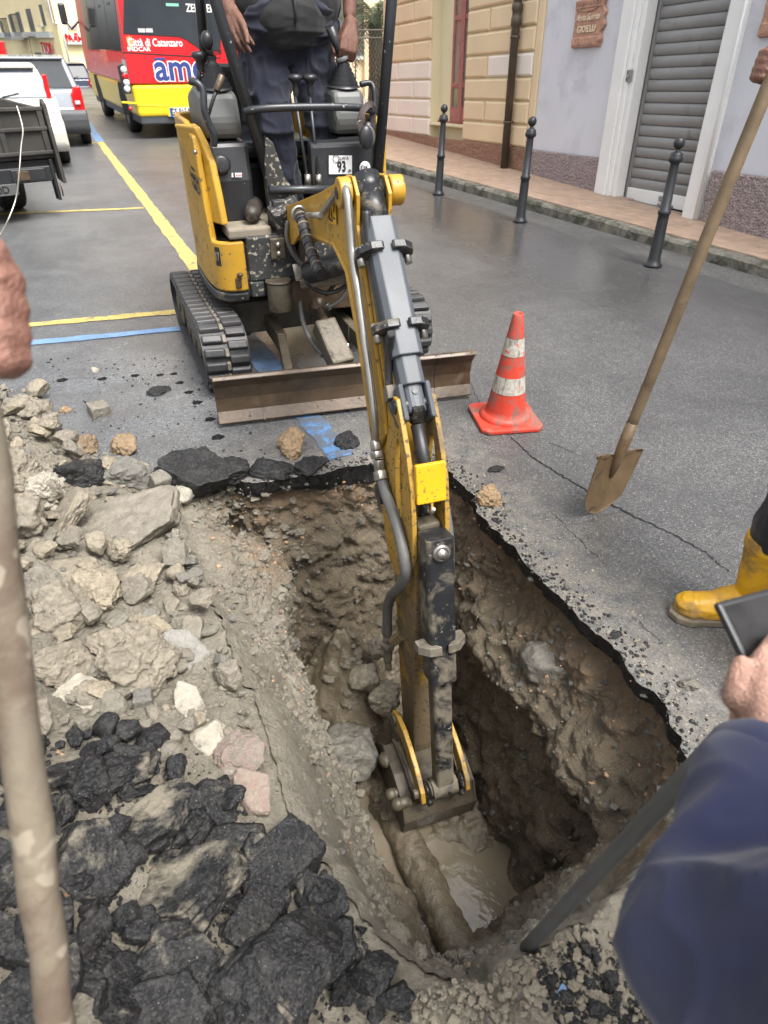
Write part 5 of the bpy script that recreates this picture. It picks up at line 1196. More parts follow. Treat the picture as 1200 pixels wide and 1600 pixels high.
# px, py = centre in the photograph; w = width across; rest = proportions, heading and tilt
HERO = [
 (35,640,62,'lump',M_STONE,(1,.9,.8),.2,(.1,0),'tan clod of mud at the far end of the spoil heap by the wooden handle'),
 (70,672,50,'lump',M_STONE,(1,.8,.7),1.2,(0,.1),'knobbly tan clod just before the drilled row of holes'),
 (12,745,85,'lump',M_STONE,(1,.9,.8),.5,(0,0),'pale knobbly lump touching the left edge beside the wooden handle'),
 (66,768,78,'lump',M_PALE,(1,.8,.8),2.2,(.1,.2),'whitish rough lump right of the wooden handle'),
 (32,812,72,'lump',M_STONE,(1,.9,.8),3.2,(.1,0),'muddy lump under the whitish rough lump'),
 (125,700,52,'lump',M_OCHRE,(1,.7,.7),.6,(0,0),'ochre clod behind the black chunk at the far end of the heap'),
 (190,696,52,'lump',M_OCHRE,(1,.6,.7),1.9,(0,0),'ochre clod resting on top of the grey boulder near the trench corner'),
 (188,742,88,'chunk',M_GREY,(1,.8,.7),.5,(.1,.2),'grey muddy boulder between the black chunk and the squared green block'),
 (118,742,88,'chunk',M_BROK,(1,.7,.6),.2,(.1,0),'black asphalt chunk left of the grey boulder'),
 (86,682,34,'chunk',M_BROK,(1,.8,.8),.9,(0,0),'small black stone near the ochre clods'),
 (250,758,42,'block',M_GREY,(.8,.8,1.25),.35,(.15,.1),'squared grey green block standing at the far left corner of the trench'),
 (306,738,118,'slab',M_BROK,(1,.75,.62),.3,(.12,.05),'big black asphalt slab overhanging the far left corner of the trench'),
 (282,772,34,'chunk',M_PALE,(1,.8,.8),.9,(0,0),'pale broken stone hanging under the black slab at the trench corner'),
 (362,735,62,'chunk',M_BROK,(1,.7,.55),1.3,(0,0),'rough black asphalt piece right of the overhanging slab'),
 (425,733,66,'chunk',M_BROK,(1,.6,.45),2.6,(0,0),'black asphalt fragment at the middle of the far trench edge'),
 (482,728,62,'chunk',M_BROK,(1,.6,.42),.6,(0,0),'black asphalt fragment on the far trench edge left of the boom'),
 (546,690,38,'lump',M_BROK,(1,.8,.5),.6,(0,0),'black clod on the road between the blue line and the boom'),
 (456,698,54,'lump',M_OCHRE,(1,.7,.75),1.1,(0,0),'tan clod lying on the road beside the end of the blue line'),
 (100,805,128,'slab',M_STONE,(1,.62,.42),2.35,(-.35,.45),'smooth mud coated slab leaning on the heap below the black chunk'),
 (196,822,150,'slab',M_STONE,(1,.62,.55),.1,(.15,-.1),'broad muddy slab with a dark hollow beneath it'),
 (110,892,70,'cobble',M_STONE,(1,.7,.5),.1,(0,0),'smooth oval tan stone in the middle of the left heap'),
 (92,845,56,'chunk',M_STONE,(1,.6,.42),.6,(.2,.3),'flat pointed stone above the oval tan stone'),
 (155,925,82,'lump',M_STONE,(1,.8,.7),1.6,(0,0),'lumpy mud covered stone right of the oval tan stone'),
 (92,952,98,'chunk',M_STONE,(1,.75,.75),.2,(.1,0),'large flat fronted muddy boulder under the oval tan stone'),
 (62,915,62,'lump',M_STONE,(1,.8,.8),2.6,(0,0),'muddy lump squeezed between the wooden handle and the oval stone'),
 (222,905,70,'lump',M_STONE,(1,.7,.6),.9,(0,0),'pebbly lump of mud right of the mud covered stone'),
 (212,1040,128,'lump',M_STONE,(1,.8,.8),.4,(0,0),'biggest round boulder caked in mud left of the pale concrete slab'),
 (300,1022,92,'slab',M_PALE,(1,.55,.38),-.85,(.2,.25),'pale concrete slab lying diagonally by the trench ridge'),
 (92,1032,92,'chunk',M_STONE,(1,.8,.7),.9,(.1,.2),'angular muddy boulder beside the handle and left of the biggest round boulder'),
 (128,1092,105,'slab',M_PALE,(1,.7,.4),.3,(.3,.1),'dirty pale slab under the biggest round boulder'),
 (175,1106,50,'cobble',M_GREY,(1,.8,.8),.9,(0,0),'smooth grey cobble below the biggest round boulder'),
 (297,1100,62,'slab',M_PALE,(.75,1.0,.32),.3,(.2,.1),'pale grey concrete piece below the diagonal slab'),
 (330,1150,58,'chunk',M_PALE,(1,.8,.7),1.3,(0,0),'rough pale stone left of the pink stone on the ridge'),
 (366,1176,80,'chunk',M_PINK,(1,.8,.6),.3,(0,0),'pink tinged stone set in the trench ridge'),
 (398,1235,66,'slab',M_PINK,(.7,1.15,.5),.15,(.1,0),'long pinkish concrete piece below the pink tinged stone'),
 (44,1120,70,'chunk',M_STONE,(1,.8,.6),2.2,(0,0),'muddy stone directly right of the handle above the black slabs'),
 (18,1200,90,'lump',M_STONE,(1,.8,.6),1.2,(0,0),'low muddy lump left of the handle above the black slabs'),
 (160,1205,158,'slab',M_BRKM,(1,.68,.5),.25,(-.25,.2),'asphalt slab with a pale muddy top, uppermost of the black slabs'),
 (245,1272,150,'slab',M_BRKM,(1,.55,.5),.75,(-.1,.25),'long asphalt slab with a muddy top lying below the uppermost one'),
 (338,1252,88,'slab',M_BROK,(1,.8,.6),.3,(.2,.3),'black asphalt chunk below the pale rough stone'),
 (300,1296,66,'chunk',M_BROK,(1,.6,.6),.5,(0,0),'small black chunk between two muddy topped slabs'),
 (374,1318,98,'slab',M_BRKM,(.9,.9,.5),.6,(-.1,-.3),'asphalt piece with a tan top under the pinkish concrete piece'),
 (440,1345,158,'slab',M_BROK,(1,.62,.6),.45,(.1,.1),'large asphalt chunk with a pinkish streak at the trench side'),
 (150,1345,132,'slab',M_BROK,(.85,1,.7),.15,(.15,.1),'thick black slab immediately right of the wooden handle'),
 (272,1395,235,'slab',M_BRKM,(1,.72,.5),.55,(-.2,.2),'largest asphalt slab with mud patches in the centre of the black heap'),
 (22,1365,95,'slab',M_BROK,(.8,1.2,.7),.25,(.1,.2),'black slab left of the wooden handle, upper of three'),
 (14,1470,105,'slab',M_BROK,(.8,1.1,.7),.8,(.1,.1),'black slab left of the wooden handle, middle of three'),
 (268,1512,185,'slab',M_BROK,(1,.5,.5),.0,(.5,.0),'flat faced black slab below the largest slab'),
 (395,1440,130,'slab',M_BROK,(1,.6,.6),.6,(.2,.2),'dark asphalt chunk right of the largest slab'),
 (438,1530,210,'chunk',M_BROK,(1,.72,.55),.4,(.1,.1),'wide black mass with a pink patch near the bottom edge'),
 (430,1518,95,'slab',M_PINK,(1,.8,.28),.3,(.25,.1),'pink patched concrete crust on the wide black mass'),
 (508,1398,78,'slab',M_BROK,(.8,1,.6),.2,(.2,.2),'black chunk next to the orange stone by the trench'),
 (516,1490,118,'slab',M_BROK,(1,.7,.55),.6,(.1,-.1),'black slab at the trench rim right of the pink patch'),
 (255,1588,190,'slab',M_BROK,(1,.6,.5),.1,(.3,.1),'black slab cut by the bottom edge in the centre left'),
 (150,1505,110,'slab',M_BROK,(.8,1.1,.6),1.1,(.1,.3),'ragged black chunk right of the foot of the wooden handle'),
 (30,1575,120,'slab',M_BROK,(1,.9,.6),.4,(.1,.1),'black slab left of the wooden handle, lowest of three'),
 (585,1530,85,'chunk',M_BROK,(1,.8,.5),.4,(0,0),'crumbled black chunk at the near left rim of the trench'),
 (350,1585,120,'chunk',M_BROK,(1,.8,.5),1.4,(0,0),'black chunk at the bottom edge below the pink patch'),
 (482,1385,40,'chunk',M_BRICK,(1,.8,.7),.4,(0,0),'bright orange stone beside the large asphalt chunk'),
 (365,1378,26,'chunk',M_BRICK,(1,.8,.7),1.4,(0,0),'small orange stone left of the bright orange one'),
 (155,642,36,'block',M_STONE,(1,1,.85),.3,(0,0),'single squared brown block on the wet asphalt'),
 (101,641,20,'cobble',M_OCHRE,(1,.6,.5),.3,(0,0),'small flat brown pebble left of the squared brown block'),
 (147,578,11,'cobble',M_PALE,(1,1,1),.3,(0,0),'tiny white round pebble on the asphalt beyond the drilled holes'),
 (766,779,40,'lump',M_OCHRE,(1,.8,.8),.3,(0,0),'ochre clod at the right rim of the trench beside the arm'),
 (793,797,14,'chunk',M_GREY,(1,.7,.6),.3,(0,0),'little grey stone next to the ochre clod on the right rim'),
 (775,733,26,'slab',M_BROK,(1,.5,.3),.1,(0,0),'flat black fragment on the road below the traffic cone'),
 (962,993,24,'slab',M_BROK,(1,.5,.3),.3,(0,0),'flat black fragment near the toe of the yellow boot'),
 (1078,1070,26,'lump',M_GREY,(1,.8,.7),.3,(0,0),'small gritty clod between the yellow boot and the trench'),
 (888,915,14,'lump',M_GREY,(1,.8,.6),.9,(0,0),'small dark crumb on the right rim halfway to the boot'),
 (244,612,34,'lump',M_BROK,(1,.8,.3),.3,(0,0),'low patch of black crumbs among the drilled holes'),
]
for i, (px, py, w, kind, mat, sc, head, tilt, lab) in enumerate(HERO):
    p = at_z(px, py, .06 if py > 690 or px < 60 else .0)
    for _ in range(3):
        g = ground(p[0], p[1]); s = w/pxpm(p)*.5
        p = at_z(px, py, g+s*sc[2]*.30)
    nm = {'block':'stone_block','cobble':'cobble'}.get(kind, 'asphalt_slab' if mat in (M_BROK, M_BRKM) and kind == 'slab' else 'asphalt_chunk' if mat is M_BROK else 'mud_clod' if kind == 'lump' else 'stone_slab' if kind == 'slab' else 'stone')
    kq = .90 if mat in (M_BROK, M_BRKM) and py > 1150 else 1.0
    put_rock(nm, kind, mat, tuple(p), (s*sc[0]*1.12*kq, s*sc[1]*1.25*kq, s*sc[2]*1.1), (tilt[0]*1.3+RNG.gauss(0,.05 if kq == 1 else .14), tilt[1]*1.3+RNG.gauss(0,.05 if kq == 1 else .14), head), lab, {'stone_block':'stone','cobble':'stone','stone_slab':'stone','mud_clod':'clod'}.get(nm, nm.split('_')[-1] if nm == 'stone' else 'asphalt'), sub=6 if w > 75 else 5 if w > 35 else 4, var=i % 7)
# boulder standing in the trench and stones sticking out of its right-hand wall
def put_at(px, py, z, w, *a, **k):
    p = at_z(px, py, z); s = w/pxpm(p)*.5; return put_rock(*a[:3], tuple(p), tuple(np.array(k.pop('sc'))*s), k.pop('rot'), *a[3:], **k)
put_at(543,1178,-.98,92,'stone','chunk',M_GREY,'big wet grey boulder at the foot of the trench left of the bucket','stone',sc=(1,.9,1.15),rot=(.1,.1,.5))
put_at(850,1040,-.30,78,'stone','chunk',M_GREY,'grey stone bedded in the right trench wall','stone',sc=(.7,1,1.1),rot=(.1,.4,.2),var=2)
put_at(925,1120,-.36,130,'stone','lump',M_STONE,'bulging muddy lump in the right trench wall under the broken edge','stone',sc=(.6,1,.8),rot=(.1,.4,.2),var=3)
put_at(600,1010,-.66,46,'stone','chunk',M_STONE,'stone on the gravel pile behind the arm, topmost','stone',sc=(1,.9,.9),rot=(.1,.4,.9),var=4)
put_at(575,1060,-.80,60,'stone','chunk',M_STONE,'stone on the gravel pile behind the arm, middle one','stone',sc=(1,.9,.9),rot=(.4,.4,.2),var=5)
put_at(602,1095,-.84,56,'stone','lump',M_STONE,'stone on the gravel pile behind the arm, nearest the bucket','stone',sc=(1,.9,.9),rot=(.1,.4,2.2),var=6)
# smaller broken pieces, each an object
def scatter(n, region, name, kinds, mat, smin, smax, label, cat, group, zoff=.3, sub=4, power=2.2):
    xs = [p[0] for p in region]; ys = [p[1] for p in region]; k = 0
    while k < n:
        x, y = RNG.uniform(min(xs), max(xs)), RNG.uniform(min(ys), max(ys))
        if not inside(np.array([[x, y]]), region)[0] or inside(np.array([[x, y]]), RIM)[0]: continue
        s = smin+(smax-smin)*RNG.random()**power; kd = RNG.choice(kinds)
        put_rock(name, kd, mat, (x, y, ground(x, y)+s*zoff*RNG.uniform(.3,1.2)), (s*RNG.uniform(.8,1.2), s*RNG.uniform(.7,1.1), s*RNG.uniform(.5,.9)), (RNG.gauss(0,.4), RNG.gauss(0,.4), RNG.uniform(0,6.28)), label, cat, group, sub, RNG.randrange(5)); k += 1
BLACK_REG = [tuple(at_z(*p)[:2]) for p in ((-60,1290),(60,1250),(200,1190),(330,1200),(420,1290),(520,1380),(600,1480),(640,1600),(-60,1640))]
PALE_REG = [tuple(at_z(*p)[:2]) for p in ((-60,600),(60,610),(110,690),(230,730),(285,830),(330,960),(390,1120),(430,1230),(330,1250),(150,1200),(-60,1260))]
scatter(24, BLACK_REG, 'asphalt_lump', ['slab','chunk'], M_BROK, .03, .058, 'fist sized black asphalt lump wedged among the broken slabs at the lower left', 'asphalt', 'fist sized lumps in the black heap', .6, 5, 1.5)
scatter(190, BLACK_REG, 'asphalt_piece', ['slab','chunk','slab'], M_BROK, .012, .044, 'small black asphalt fragment among the broken slabs at the lower left', 'asphalt', 'small asphalt fragments in the black heap', 1.1)
scatter(120, PALE_REG, 'rubble_chip', ['chunk','slab','block'], M_GREY, .012, .036, 'jagged grey concrete chip heaped in the pale rubble left of the trench', 'stone', 'jagged grey chips in the pale rubble', 1.6)
scatter(125, PALE_REG, 'rubble_lump', ['chunk','chunk','slab','lump'], M_STONE, .026, .062, 'fist sized muddy lump wedged in the pale rubble left of the trench', 'stone', 'fist sized lumps in the pale rubble', 1.25, 5, 1.5)
scatter(150, PALE_REG, 'rubble_stone', ['lump','chunk','cobble'], M_STONE, .008, .042, 'small mud covered stone in the pale rubble left of the trench', 'stone', 'small muddy stones in the pale rubble')
scatter(14, PALE_REG, 'pale_stone', ['chunk','slab'], M_PALE, .010, .032, 'small whitish stone chip in the pale rubble left of the trench', 'stone', 'whitish chips in the pale rubble')
NEAR_REG = [tuple(at_z(*p)[:2]) for p in ((840,1520),(930,1450),(1010,1440),(1060,1640),(850,1640))]
scatter(34, NEAR_REG, 'asphalt_crumb', ['chunk','lump'], M_BROK, .008, .026, 'crumbly black fragment on the near rim left of the blue sleeve', 'asphalt', 'black fragments on the near rim')
p = at_z(878,1548,.03); put_rock('plastic_scrap', 'slab', M_BLINE, tuple(p), (.014,.009,.005), (.2,.1,.4), 'tiny blue scrap among the black crumbs on the near rim', 'scrap', sub=3)
# loose grit: nobody could count it
def grit(name, pts, smin, smax, mat, label, sub=1, power=3.0, flat=.7):
    b = bmesh.new(); bmesh.ops.create_icosphere(b, subdivisions=sub, radius=1.0); V0 = np.array([v.co[:] for v in b.verts]); F0 = np.array([[v.index for v in f.verts] for f in b.faces]); b.free()
    n = len(pts); s = smin+(smax-smin)*NR.random(n)**power
    J = V0[None]*(1+NR.uniform(-.32,.32,(n, len(V0), 1))); J *= NR.uniform(.65,1.2,(n,1,3)); a = NR.uniform(0, 6.28, n); c, sn = np.cos(a), np.sin(a)
    X = J[...,0]*c[:,None]-J[...,1]*sn[:,None]; Y = J[...,0]*sn[:,None]+J[...,1]*c[:,None]
    V = np.stack([X, Y, J[...,2]*flat], -1)*s[:,None,None]+np.asarray(pts)[:,None,:]
    F = (F0[None]+(np.arange(n)*len(V0))[:,None,None]).reshape(-1, 3)
    o = link_mesh(name, np_mesh(name, V.reshape(-1,3), F, False), mat); tag(o, label, kind='stuff')
def rand_in(region, n, dens=None):
    A = np.array(region); out = []
    while len(out) < n:
        q = np.c_[NR.uniform(A[:,0].min(), A[:,0].max(), 4*n), NR.uniform(A[:,1].min(), A[:,1].max(), 4*n)]
        q = q[inside(q, region) & ~inside(q, RIM)]; out += [tuple(v) for v in q]
    q = np.array(out[:n]); z = np.where(inside(q, HEAP), np.maximum(heap_z(q), 0), 0)+.001
    return np.c_[q, z]
tv = np.empty(len(TRENCH.data.vertices)*3, np.float32); TRENCH.data.vertices.foreach_get('co', tv); tv = tv.reshape(-1, 3).astype(float)
tvs = tv[(tv[:,2] < -.03)]; 
bank = tvs[(tvs[:,0] < .55) & (tvs[:,2] > -.75)]
pick = lambda A, n: A[NR.integers(0, len(A), n)]+NR.normal(0, .006, (n, 3))
grit('bank_clods', pick(bank, 1300), .004, .024, M_HEAP, 'crumbly clods on the sloping left bank of the trench', 2, 2.5)
grit('gravel', np.r_[rand_in(PALE_REG, 3600), pick(bank, 2500)], .0022, .013, M_STONE, 'muddy grit and small gravel over the pale rubble')
bv = np.array([v.co[:] for v in bpy.data.objects['trench_bed'].data.vertices]); bv = bv[(bv[:,2] > -1.17) & (bv[:,1] > .6)]
grit('bed_clods', pick(bv, 500), .005, .026, M_SOIL, 'wet clods on the floor of the trench', 2, 2.0)
grit('dark_gravel', np.r_[pick(tvs, 2600)], .0025, .015, M_GREY, 'wet gravel sticking in the trench walls')
grit('orange_gravel', np.r_[pick(tvs[tvs[:,2] > -.4], 500), rand_in(BLACK_REG, 60)], .003, .010, M_BRICK, 'reddish sub-base gravel in the upper trench walls')
edge_r = RIM[(ASPH_EDGE > .6)]; k = NR.integers(0, len(edge_r), 1500); e = edge_r[k]+np.abs(NR.normal(0, .05, (1500,1)))*(-RN[(ASPH_EDGE > .6)][k])+NR.normal(0, .01, (1500,2))
grit('asphalt_grit', np.r_[np.c_[e, np.zeros(1500)+.001], rand_in(BLACK_REG, 2200), rand_in(NEAR_REG, 1500), rand_in([tuple(at_z(*p)[:2]) for p in ((60,560),(340,560),(420,720),(230,740),(120,690))], 380)], .0013, .009, M_BROK, 'black crumbs of asphalt along the broken edges')
k = NR.integers(0, len(edge_r), 900); e = edge_r[k]+np.abs(NR.normal(0, .10, (900,1)))*(-RN[(ASPH_EDGE > .6)][k])
grit('pale_grit', np.c_[e, np.zeros(900)+.001], .0012, .007, M_STONE, 'pale grit spilled along the broken asphalt edge')
near2 = [tuple(at_z(*p)[:2]) for p in ((640,1560),(840,1495),(1000,1390),(1060,1640),(640,1660))]
grit('near_gravel', rand_in(near2, 1500), .002, .012, M_STONE, 'muddy gravel on the near rim of the trench')
# ------------------------------------------------------------------ muddy pipe lying in the bottom of the trench
pp0 = at_z(728,1500,-1.14)+np.array([0,0,-.02]); pp1 = at_z(616,1272,-1.18)+np.array([0,0,-.03]); pd = pp1-pp0
_P = smooth_path([pp0-pd*.12, pp0, pp0+pd*.5, pp1, pp1+pd*.6], 26); _m = MB().tube(_P, .068, 40); _v = np.array(_m.v); _c = np.repeat(np.array(_P), 40, 0)
_r = _v-_c; _k = (1+.10*fbm(_v, 14, 3, 4)+.22*np.clip(.7-worley(_v, 26, 5), 0, 1)*sstep(-.1, .5, vnoise(_v, 8, 6))+.05*fbm(_v, 50, 2, 7)); _m.v = [tuple(p) for p in _c+_r*_k[:,None]]
PIPE = _m.build('buried_pipe', M_WETMUD); tag(PIPE, 'muddy pipe running along the water in the bottom of the trench', 'pipe')
# ------------------------------------------------------------------ people
TMP = bpy.data.scenes.new('modelling')
def remesh(name, mb, voxel, mat, parent=None, smooth=5, fold=0.0, fscale=9.0, fdir=None, fn=None, post=None):
    me = mb.mesh(name); ob = bpy.data.objects.new(name, me); TMP.collection.objects.link(ob)
    m = ob.modifiers.new('r', 'REMESH'); m.mode = 'VOXEL'; m.voxel_size = voxel
    if smooth: s = ob.modifiers.new('s', 'SMOOTH'); s.factor = .5; s.iterations = smooth
    with bpy.context.temp_override(scene=TMP, view_layer=TMP.view_layers[0]):
        dg = bpy.context.evaluated_depsgraph_get()
        new = bpy.data.meshes.new_from_object(ob.evaluated_get(dg))
    bpy.data.objects.remove(ob); new.name = name; bpy.data.meshes.remove(me)
    n = len(new.vertices); co = np.empty(n*3, np.float32); new.vertices.foreach_get('co', co); co = co.reshape(-1, 3).astype(float)
    if fold:
        no = np.empty(n*3, np.float32); new.vertices.foreach_get('normal', no); no = no.reshape(-1, 3)
        q = co.copy()
        q = q+.04*np.stack([vnoise(co, 7, k) for k in range(3)], 1)
        if fdir is not None: q = q-np.outer(q@np.array(fdir), fdir)*.6
        w = 1-np.abs(vnoise(q, fscale, 2)); w2 = 1-np.abs(vnoise(q, fscale*2.1, 5))
        co = co+no*(fold*((w**3-.4)+.45*(w2**3-.35)))[:,None]
    if post is not None: co = post(co)
    new.vertices.foreach_set('co', co.astype(np.float32).ravel()); new.polygons.foreach_set('use_smooth', [True]*len(new.polygons)); new.materials.clear(); new.update()
    return link_mesh(name, new, mat, parent)
def limb(mb, P, r, seg=14):
    for i in range(len(P)):
        mb.sph(tuple(P[i]), r[i], seg, 9)
        if i < len(P)-1: mb.tube([P[i], P[i+1]], [r[i], r[i+1]], seg)
    return mb
def A(*p): return np.array(p, float)
def grip(mb, c, ax, back, r, sc=1.0, flip=1, thumb=True):
    """a fist closed round a bar: c on the bar, ax along it towards the thumb, back = from the bar to the heel of the hand"""
    c = A(*c); ax = nrm(ax); back = nrm(back-ax*(np.dot(back, ax))); s = np.cross(ax, back)*flip
    def pt(t, ang, rad): return c+ax*t*sc+(back*math.cos(ang)+s*math.sin(ang))*rad
    W = c+back*(.088*sc+r)+s*.012
    offs = [.0285,.0098,-.0092,-.0275]; ln = [1.0,1.05,1.0,.9]; fr = [.0112,.0114,.0112,.0104]
    for t, l, f in zip(offs, ln, fr):
        f = f*sc; R_ = r+f
        K = c+ax*t*sc+back*(r+.020*sc)+s*(r+.018*sc)
        limb(mb, [K, pt(t*1.02, 1.55, R_+.010*sc*l), pt(t*1.0, 2.55, R_+.004), pt(t*.98, 3.6, R_+.001), pt(t*.96, 4.2, R_)], [f*1.12, f*1.06, f, f*.95, f*.86], 10)
        limb(mb, [W, W*.4+K*.6, K], [.019*sc, .0155*sc, f*1.18], 10)
    for ang, rr in ((1.5, r+.012*sc), (2.5, r+.006*sc), (2.0, r+.009*sc), (3.0, r+.005*sc), (3.5, r+.004*sc), (4.0, r+.004*sc)): limb(mb, [pt(-.031, ang, rr), pt(.031, ang, rr)], [.0106*sc]*2, 10)
    limb(mb, [W+ax*.012-s*.004, c+ax*.030*sc+back*(r+.016*sc)-s*.012*sc], [.020*sc, .017*sc], 10); limb(mb, [W-ax*.012-s*.006, c-ax*.030*sc+back*(r+.014*sc)-s*.010*sc], [.019*sc, .015*sc], 10)
    if thumb:
        b = c+ax*.034*sc+back*(r+.018*sc)-s*.016*sc
        limb(mb, [W+ax*.014, b, pt(.052, -1.2, r+.013*sc), pt(.046, -2.2, r+.010*sc), pt(.030, -3.0, r+.009*sc)], [.017*sc, .0155*sc, .0125*sc, .0108*sc, .0092*sc], 10)
    return W
def hand(mb, W, d, n, s, curl, thumb, sc=1.0, spread=.06):
    """open hand: W wrist, d towards the fingers, n out of the palm, s towards the thumb; thumb = list of points"""
    W = A(*W); d = nrm(d); n = nrm(n-d*np.dot(n, d)); s = nrm(s-d*np.dot(s, d)-n*np.dot(s, n))
    for i, (o, L, f) in enumerate(((.033,.070,.0092),(.011,.078,.0096),(-.012,.072,.0092),(-.033,.056,.0080))):
        K = W+(d*(.092-.006*abs(i-1))+s*o-n*.004)*sc
        limb(mb, [W+s*o*.45*sc, (W+s*o*.45*sc)*.4+K*.6, K], [.019*sc, .0155*sc, f*1.2*sc], 10)
        a = 0; p = K; pts = [K]; dd = nrm(d+s*spread*(1.2-i*.8))
        for j, (fl, cu) in enumerate(zip((.50,.30,.22), (curl[i]*.8, curl[i], curl[i]*.7))):
            a += cu; p = p+(dd*math.cos(a)+n*math.sin(a))*L*fl*sc; pts.append(p)
        limb(mb, pts, [f*1.1*sc, f*sc, f*.92*sc, f*.8*sc], 10)
    limb(mb, [W, W+(d*.03+s*.022+n*.004)*sc]+[A(*t) for t in thumb], [.020*sc, .0175*sc]+[.0135*sc, .0112*sc, .0092*sc][:len(thumb)], 10)
def head(mb, c, face):
    c = A(*c); f = nrm(A(face[0], face[1], 0)); s = A(-f[1], f[0], 0); u = A(0,0,1)
    def P(a, b, z): return c+f*a+s*b+u*z
    mb.sph(tuple(P(-.01,0,.03)), .092, 18, 12, (1,1,1.12)); mb.sph(tuple(P(.02,0,-.04)), .070, 16, 10, (1,1,1.15)); mb.sph(tuple(P(.045,0,-.088)), .036, 14, 8)
    limb(mb, [P(.088,0,.035), P(.108,0,-.008), P(.100,0,-.018)], [.012,.015,.012], 10)                       # nose
    limb(mb, [P(.085,-.035,.045), P(.092,0,.046), P(.085,.035,.045)], [.012,.012,.012], 8)                   # brow
    for k in (-1, 1):
        mb.sph(tuple(P(.084,k*.032,.022)), .013, 10, 8); limb(mb, [P(-.005,k*.086,.03), P(0,k*.09,.0), P(.004,k*.084,-.03)], [.014,.011,.009], 8); mb.sph(tuple(P(.055,k*.045,-.025)), .028, 10, 8)
    limb(mb, [P(.088,-.022,-.052), P(.096,0,-.05), P(.088,.022,-.052)], [.008,.0095,.008], 8); limb(mb, [P(.086,-.02,-.063), P(.093,0,-.064), P(.086,.02,-.063)], [.008,.010,.008], 8)
def torso(mb, pel, che, neck, side, f, k=1.0):
    pel, che, neck = A(*pel), A(*che), A(*neck); s = nrm(side); f = nrm(f)
    for p, w, dth, r in ((pel,.075,.0,.105),(pel*.55+che*.45,.07,.015,.108),(che,.10,.01,.105),(che*.5+neck*.5,.11,-.005,.075)):
        limb(mb, [p-s*w*k+f*dth, p+s*w*k+f*dth], [r*k, r*k], 14)
    limb(mb, [pel, pel*.5+che*.5, che, neck], [.12*k,.118*k,.11*k,.075*k], 14); limb(mb, [neck, neck+A(0,0,.10)], [.058,.054], 12)
def person(name_label, J, fwd, grips=None, opens=None, hairlen=1.0, skin=None, k=1.0, stock=1.0):
    mb = MB(); s = nrm(J['shL']-J['shR']); f = A(*fwd, 0)
    torso(mb, J['pel'], J['che'], J['neck'], s, f, k); head(mb, J['head'], fwd)
    for q in 'LR':
        limb(mb, [J['sh'+q], J['el'+q], J['wr'+q]], [.056*k,.043*k,.031], 12); limb(mb, [J['el'+q]*.7+J['wr'+q]*.3], [.046*k])
        limb(mb, [J['hip'+q], J['kn'+q], J['an'+q]], [.088*k,.060*k,.043], 12); limb(mb, [J['an'+q]-A(0,0,.02), J['an'+q]+nrm(f)*.07-A(0,0,.035)], [.040,.022], 10)
    for g in (grips or []): grip(mb, *g[0], **g[1])
    for g in (opens or []): hand(mb, *g[0], **g[1])
    o = remesh('person', mb, .0042, skin or M_SKIN, smooth=7); tag(o, name_label, 'person')
    c = A(*J['head']); fd = nrm(f)
    hm = MB().sph(tuple(c-fd*.018+A(0,0,.045)), .098, 18, 12, (1,1,1.08))
    remesh('hair', hm, .008, M_HAIR, o, 2, .006, 40, post=lambda co: np.where((((co-c)@fd > .055) & (co[:,2] < c[2]+.085))[:,None] | (co[:,2] < c[2]-.03)[:,None], c+(co-c)*.72, co))
    return o
# --- operator standing in the machine
wR = at_y(360,18,3.56); wL = at_y(546,22,3.64); jy = bR+np.array([-.062,-.02,.21])
J = dict(pel=A(1.065,3.78,1.56), che=A(1.07,3.76,1.88), neck=A(1.07,3.76,2.10), head=A(1.07,3.74,2.29), shL=A(1.27,3.76,2.03), shR=A(.87,3.76,2.03), elL=A(1.43,3.80,1.83), elR=A(.73,3.72,1.83), wrL=wL, wrR=wR,
         hipL=A(1.19,3.78,1.50), hipR=A(.945,3.78,1.50), knL=A(1.235,3.70,1.15), knR=A(.955,3.70,1.15), anL=A(1.245,3.74,.82), anR=A(1.00,3.72,.82))
gx = nrm(A(.25,-.05,1)); 
fist_c = at_y(541,80,3.60)
OP = person('operator in navy trousers standing in the digger with one hand on the joystick', J, (-.1,-1),
   grips=[((fist_c, A(-.95,.15,.25), A(.06,.10,1), .017), dict(sc=1.15, flip=-1))],
   opens=[((wR, at_y(378,72,3.45)-wR, A(.6,.6,-.3), A(.75,-.5,.1), [.35,.38,.42,.5], [at_y(380,38,3.46), at_y(386,56,3.43), at_y(387,66,3.42)]), dict(sc=1.12))], skin=M_SKIND, k=1.12)
mb = MB()
for q in 'LR': limb(mb, [J['hip'+q]+A(0,0,.08), J['hip'+q]-A(0,0,.08), J['kn'+q], J['an'+q]-A(0,0,.04)], [.128,.122,.092,.094], 16)
limb(mb, [J['hipL']+A(.0,0,.05), J['hipR']+A(0,0,.05)], [.15,.15], 16); limb(mb, [J['hipL']+A(-.03,-.03,.1), J['hipR']+A(.03,-.03,.1)], [.15,.15], 16)
TR = remesh('trousers', mb, .008, M_NAVY, OP, 5, .024, 8, None)
for (px, py) in ((384,165),(517,165)):
    q = at_y(px, py, 3.62); MB().box(q, (.03,.10,.15)).build('cargo_pocket', M_NAVY, TR, .012)
mb = MB(); limb(mb, [J['pel']+A(-.125,0,.115), J['pel']+A(.125,0,.115)], [.165,.165], 16); limb(mb, [J['pel']+A(-.06,-.07,.04), J['pel']+A(.06,-.07,.04)], [.135,.135], 16); limb(mb, [J['che']+A(-.12,0,0), J['che']+A(.12,0,0)], [.15,.15], 16); limb(mb, [J['neck']-A(0,0,.04), J['neck']+A(0,0,.03)], [.10,.075], 14); limb(mb, [J['shR'], J['shL']], [.085,.085], 14)
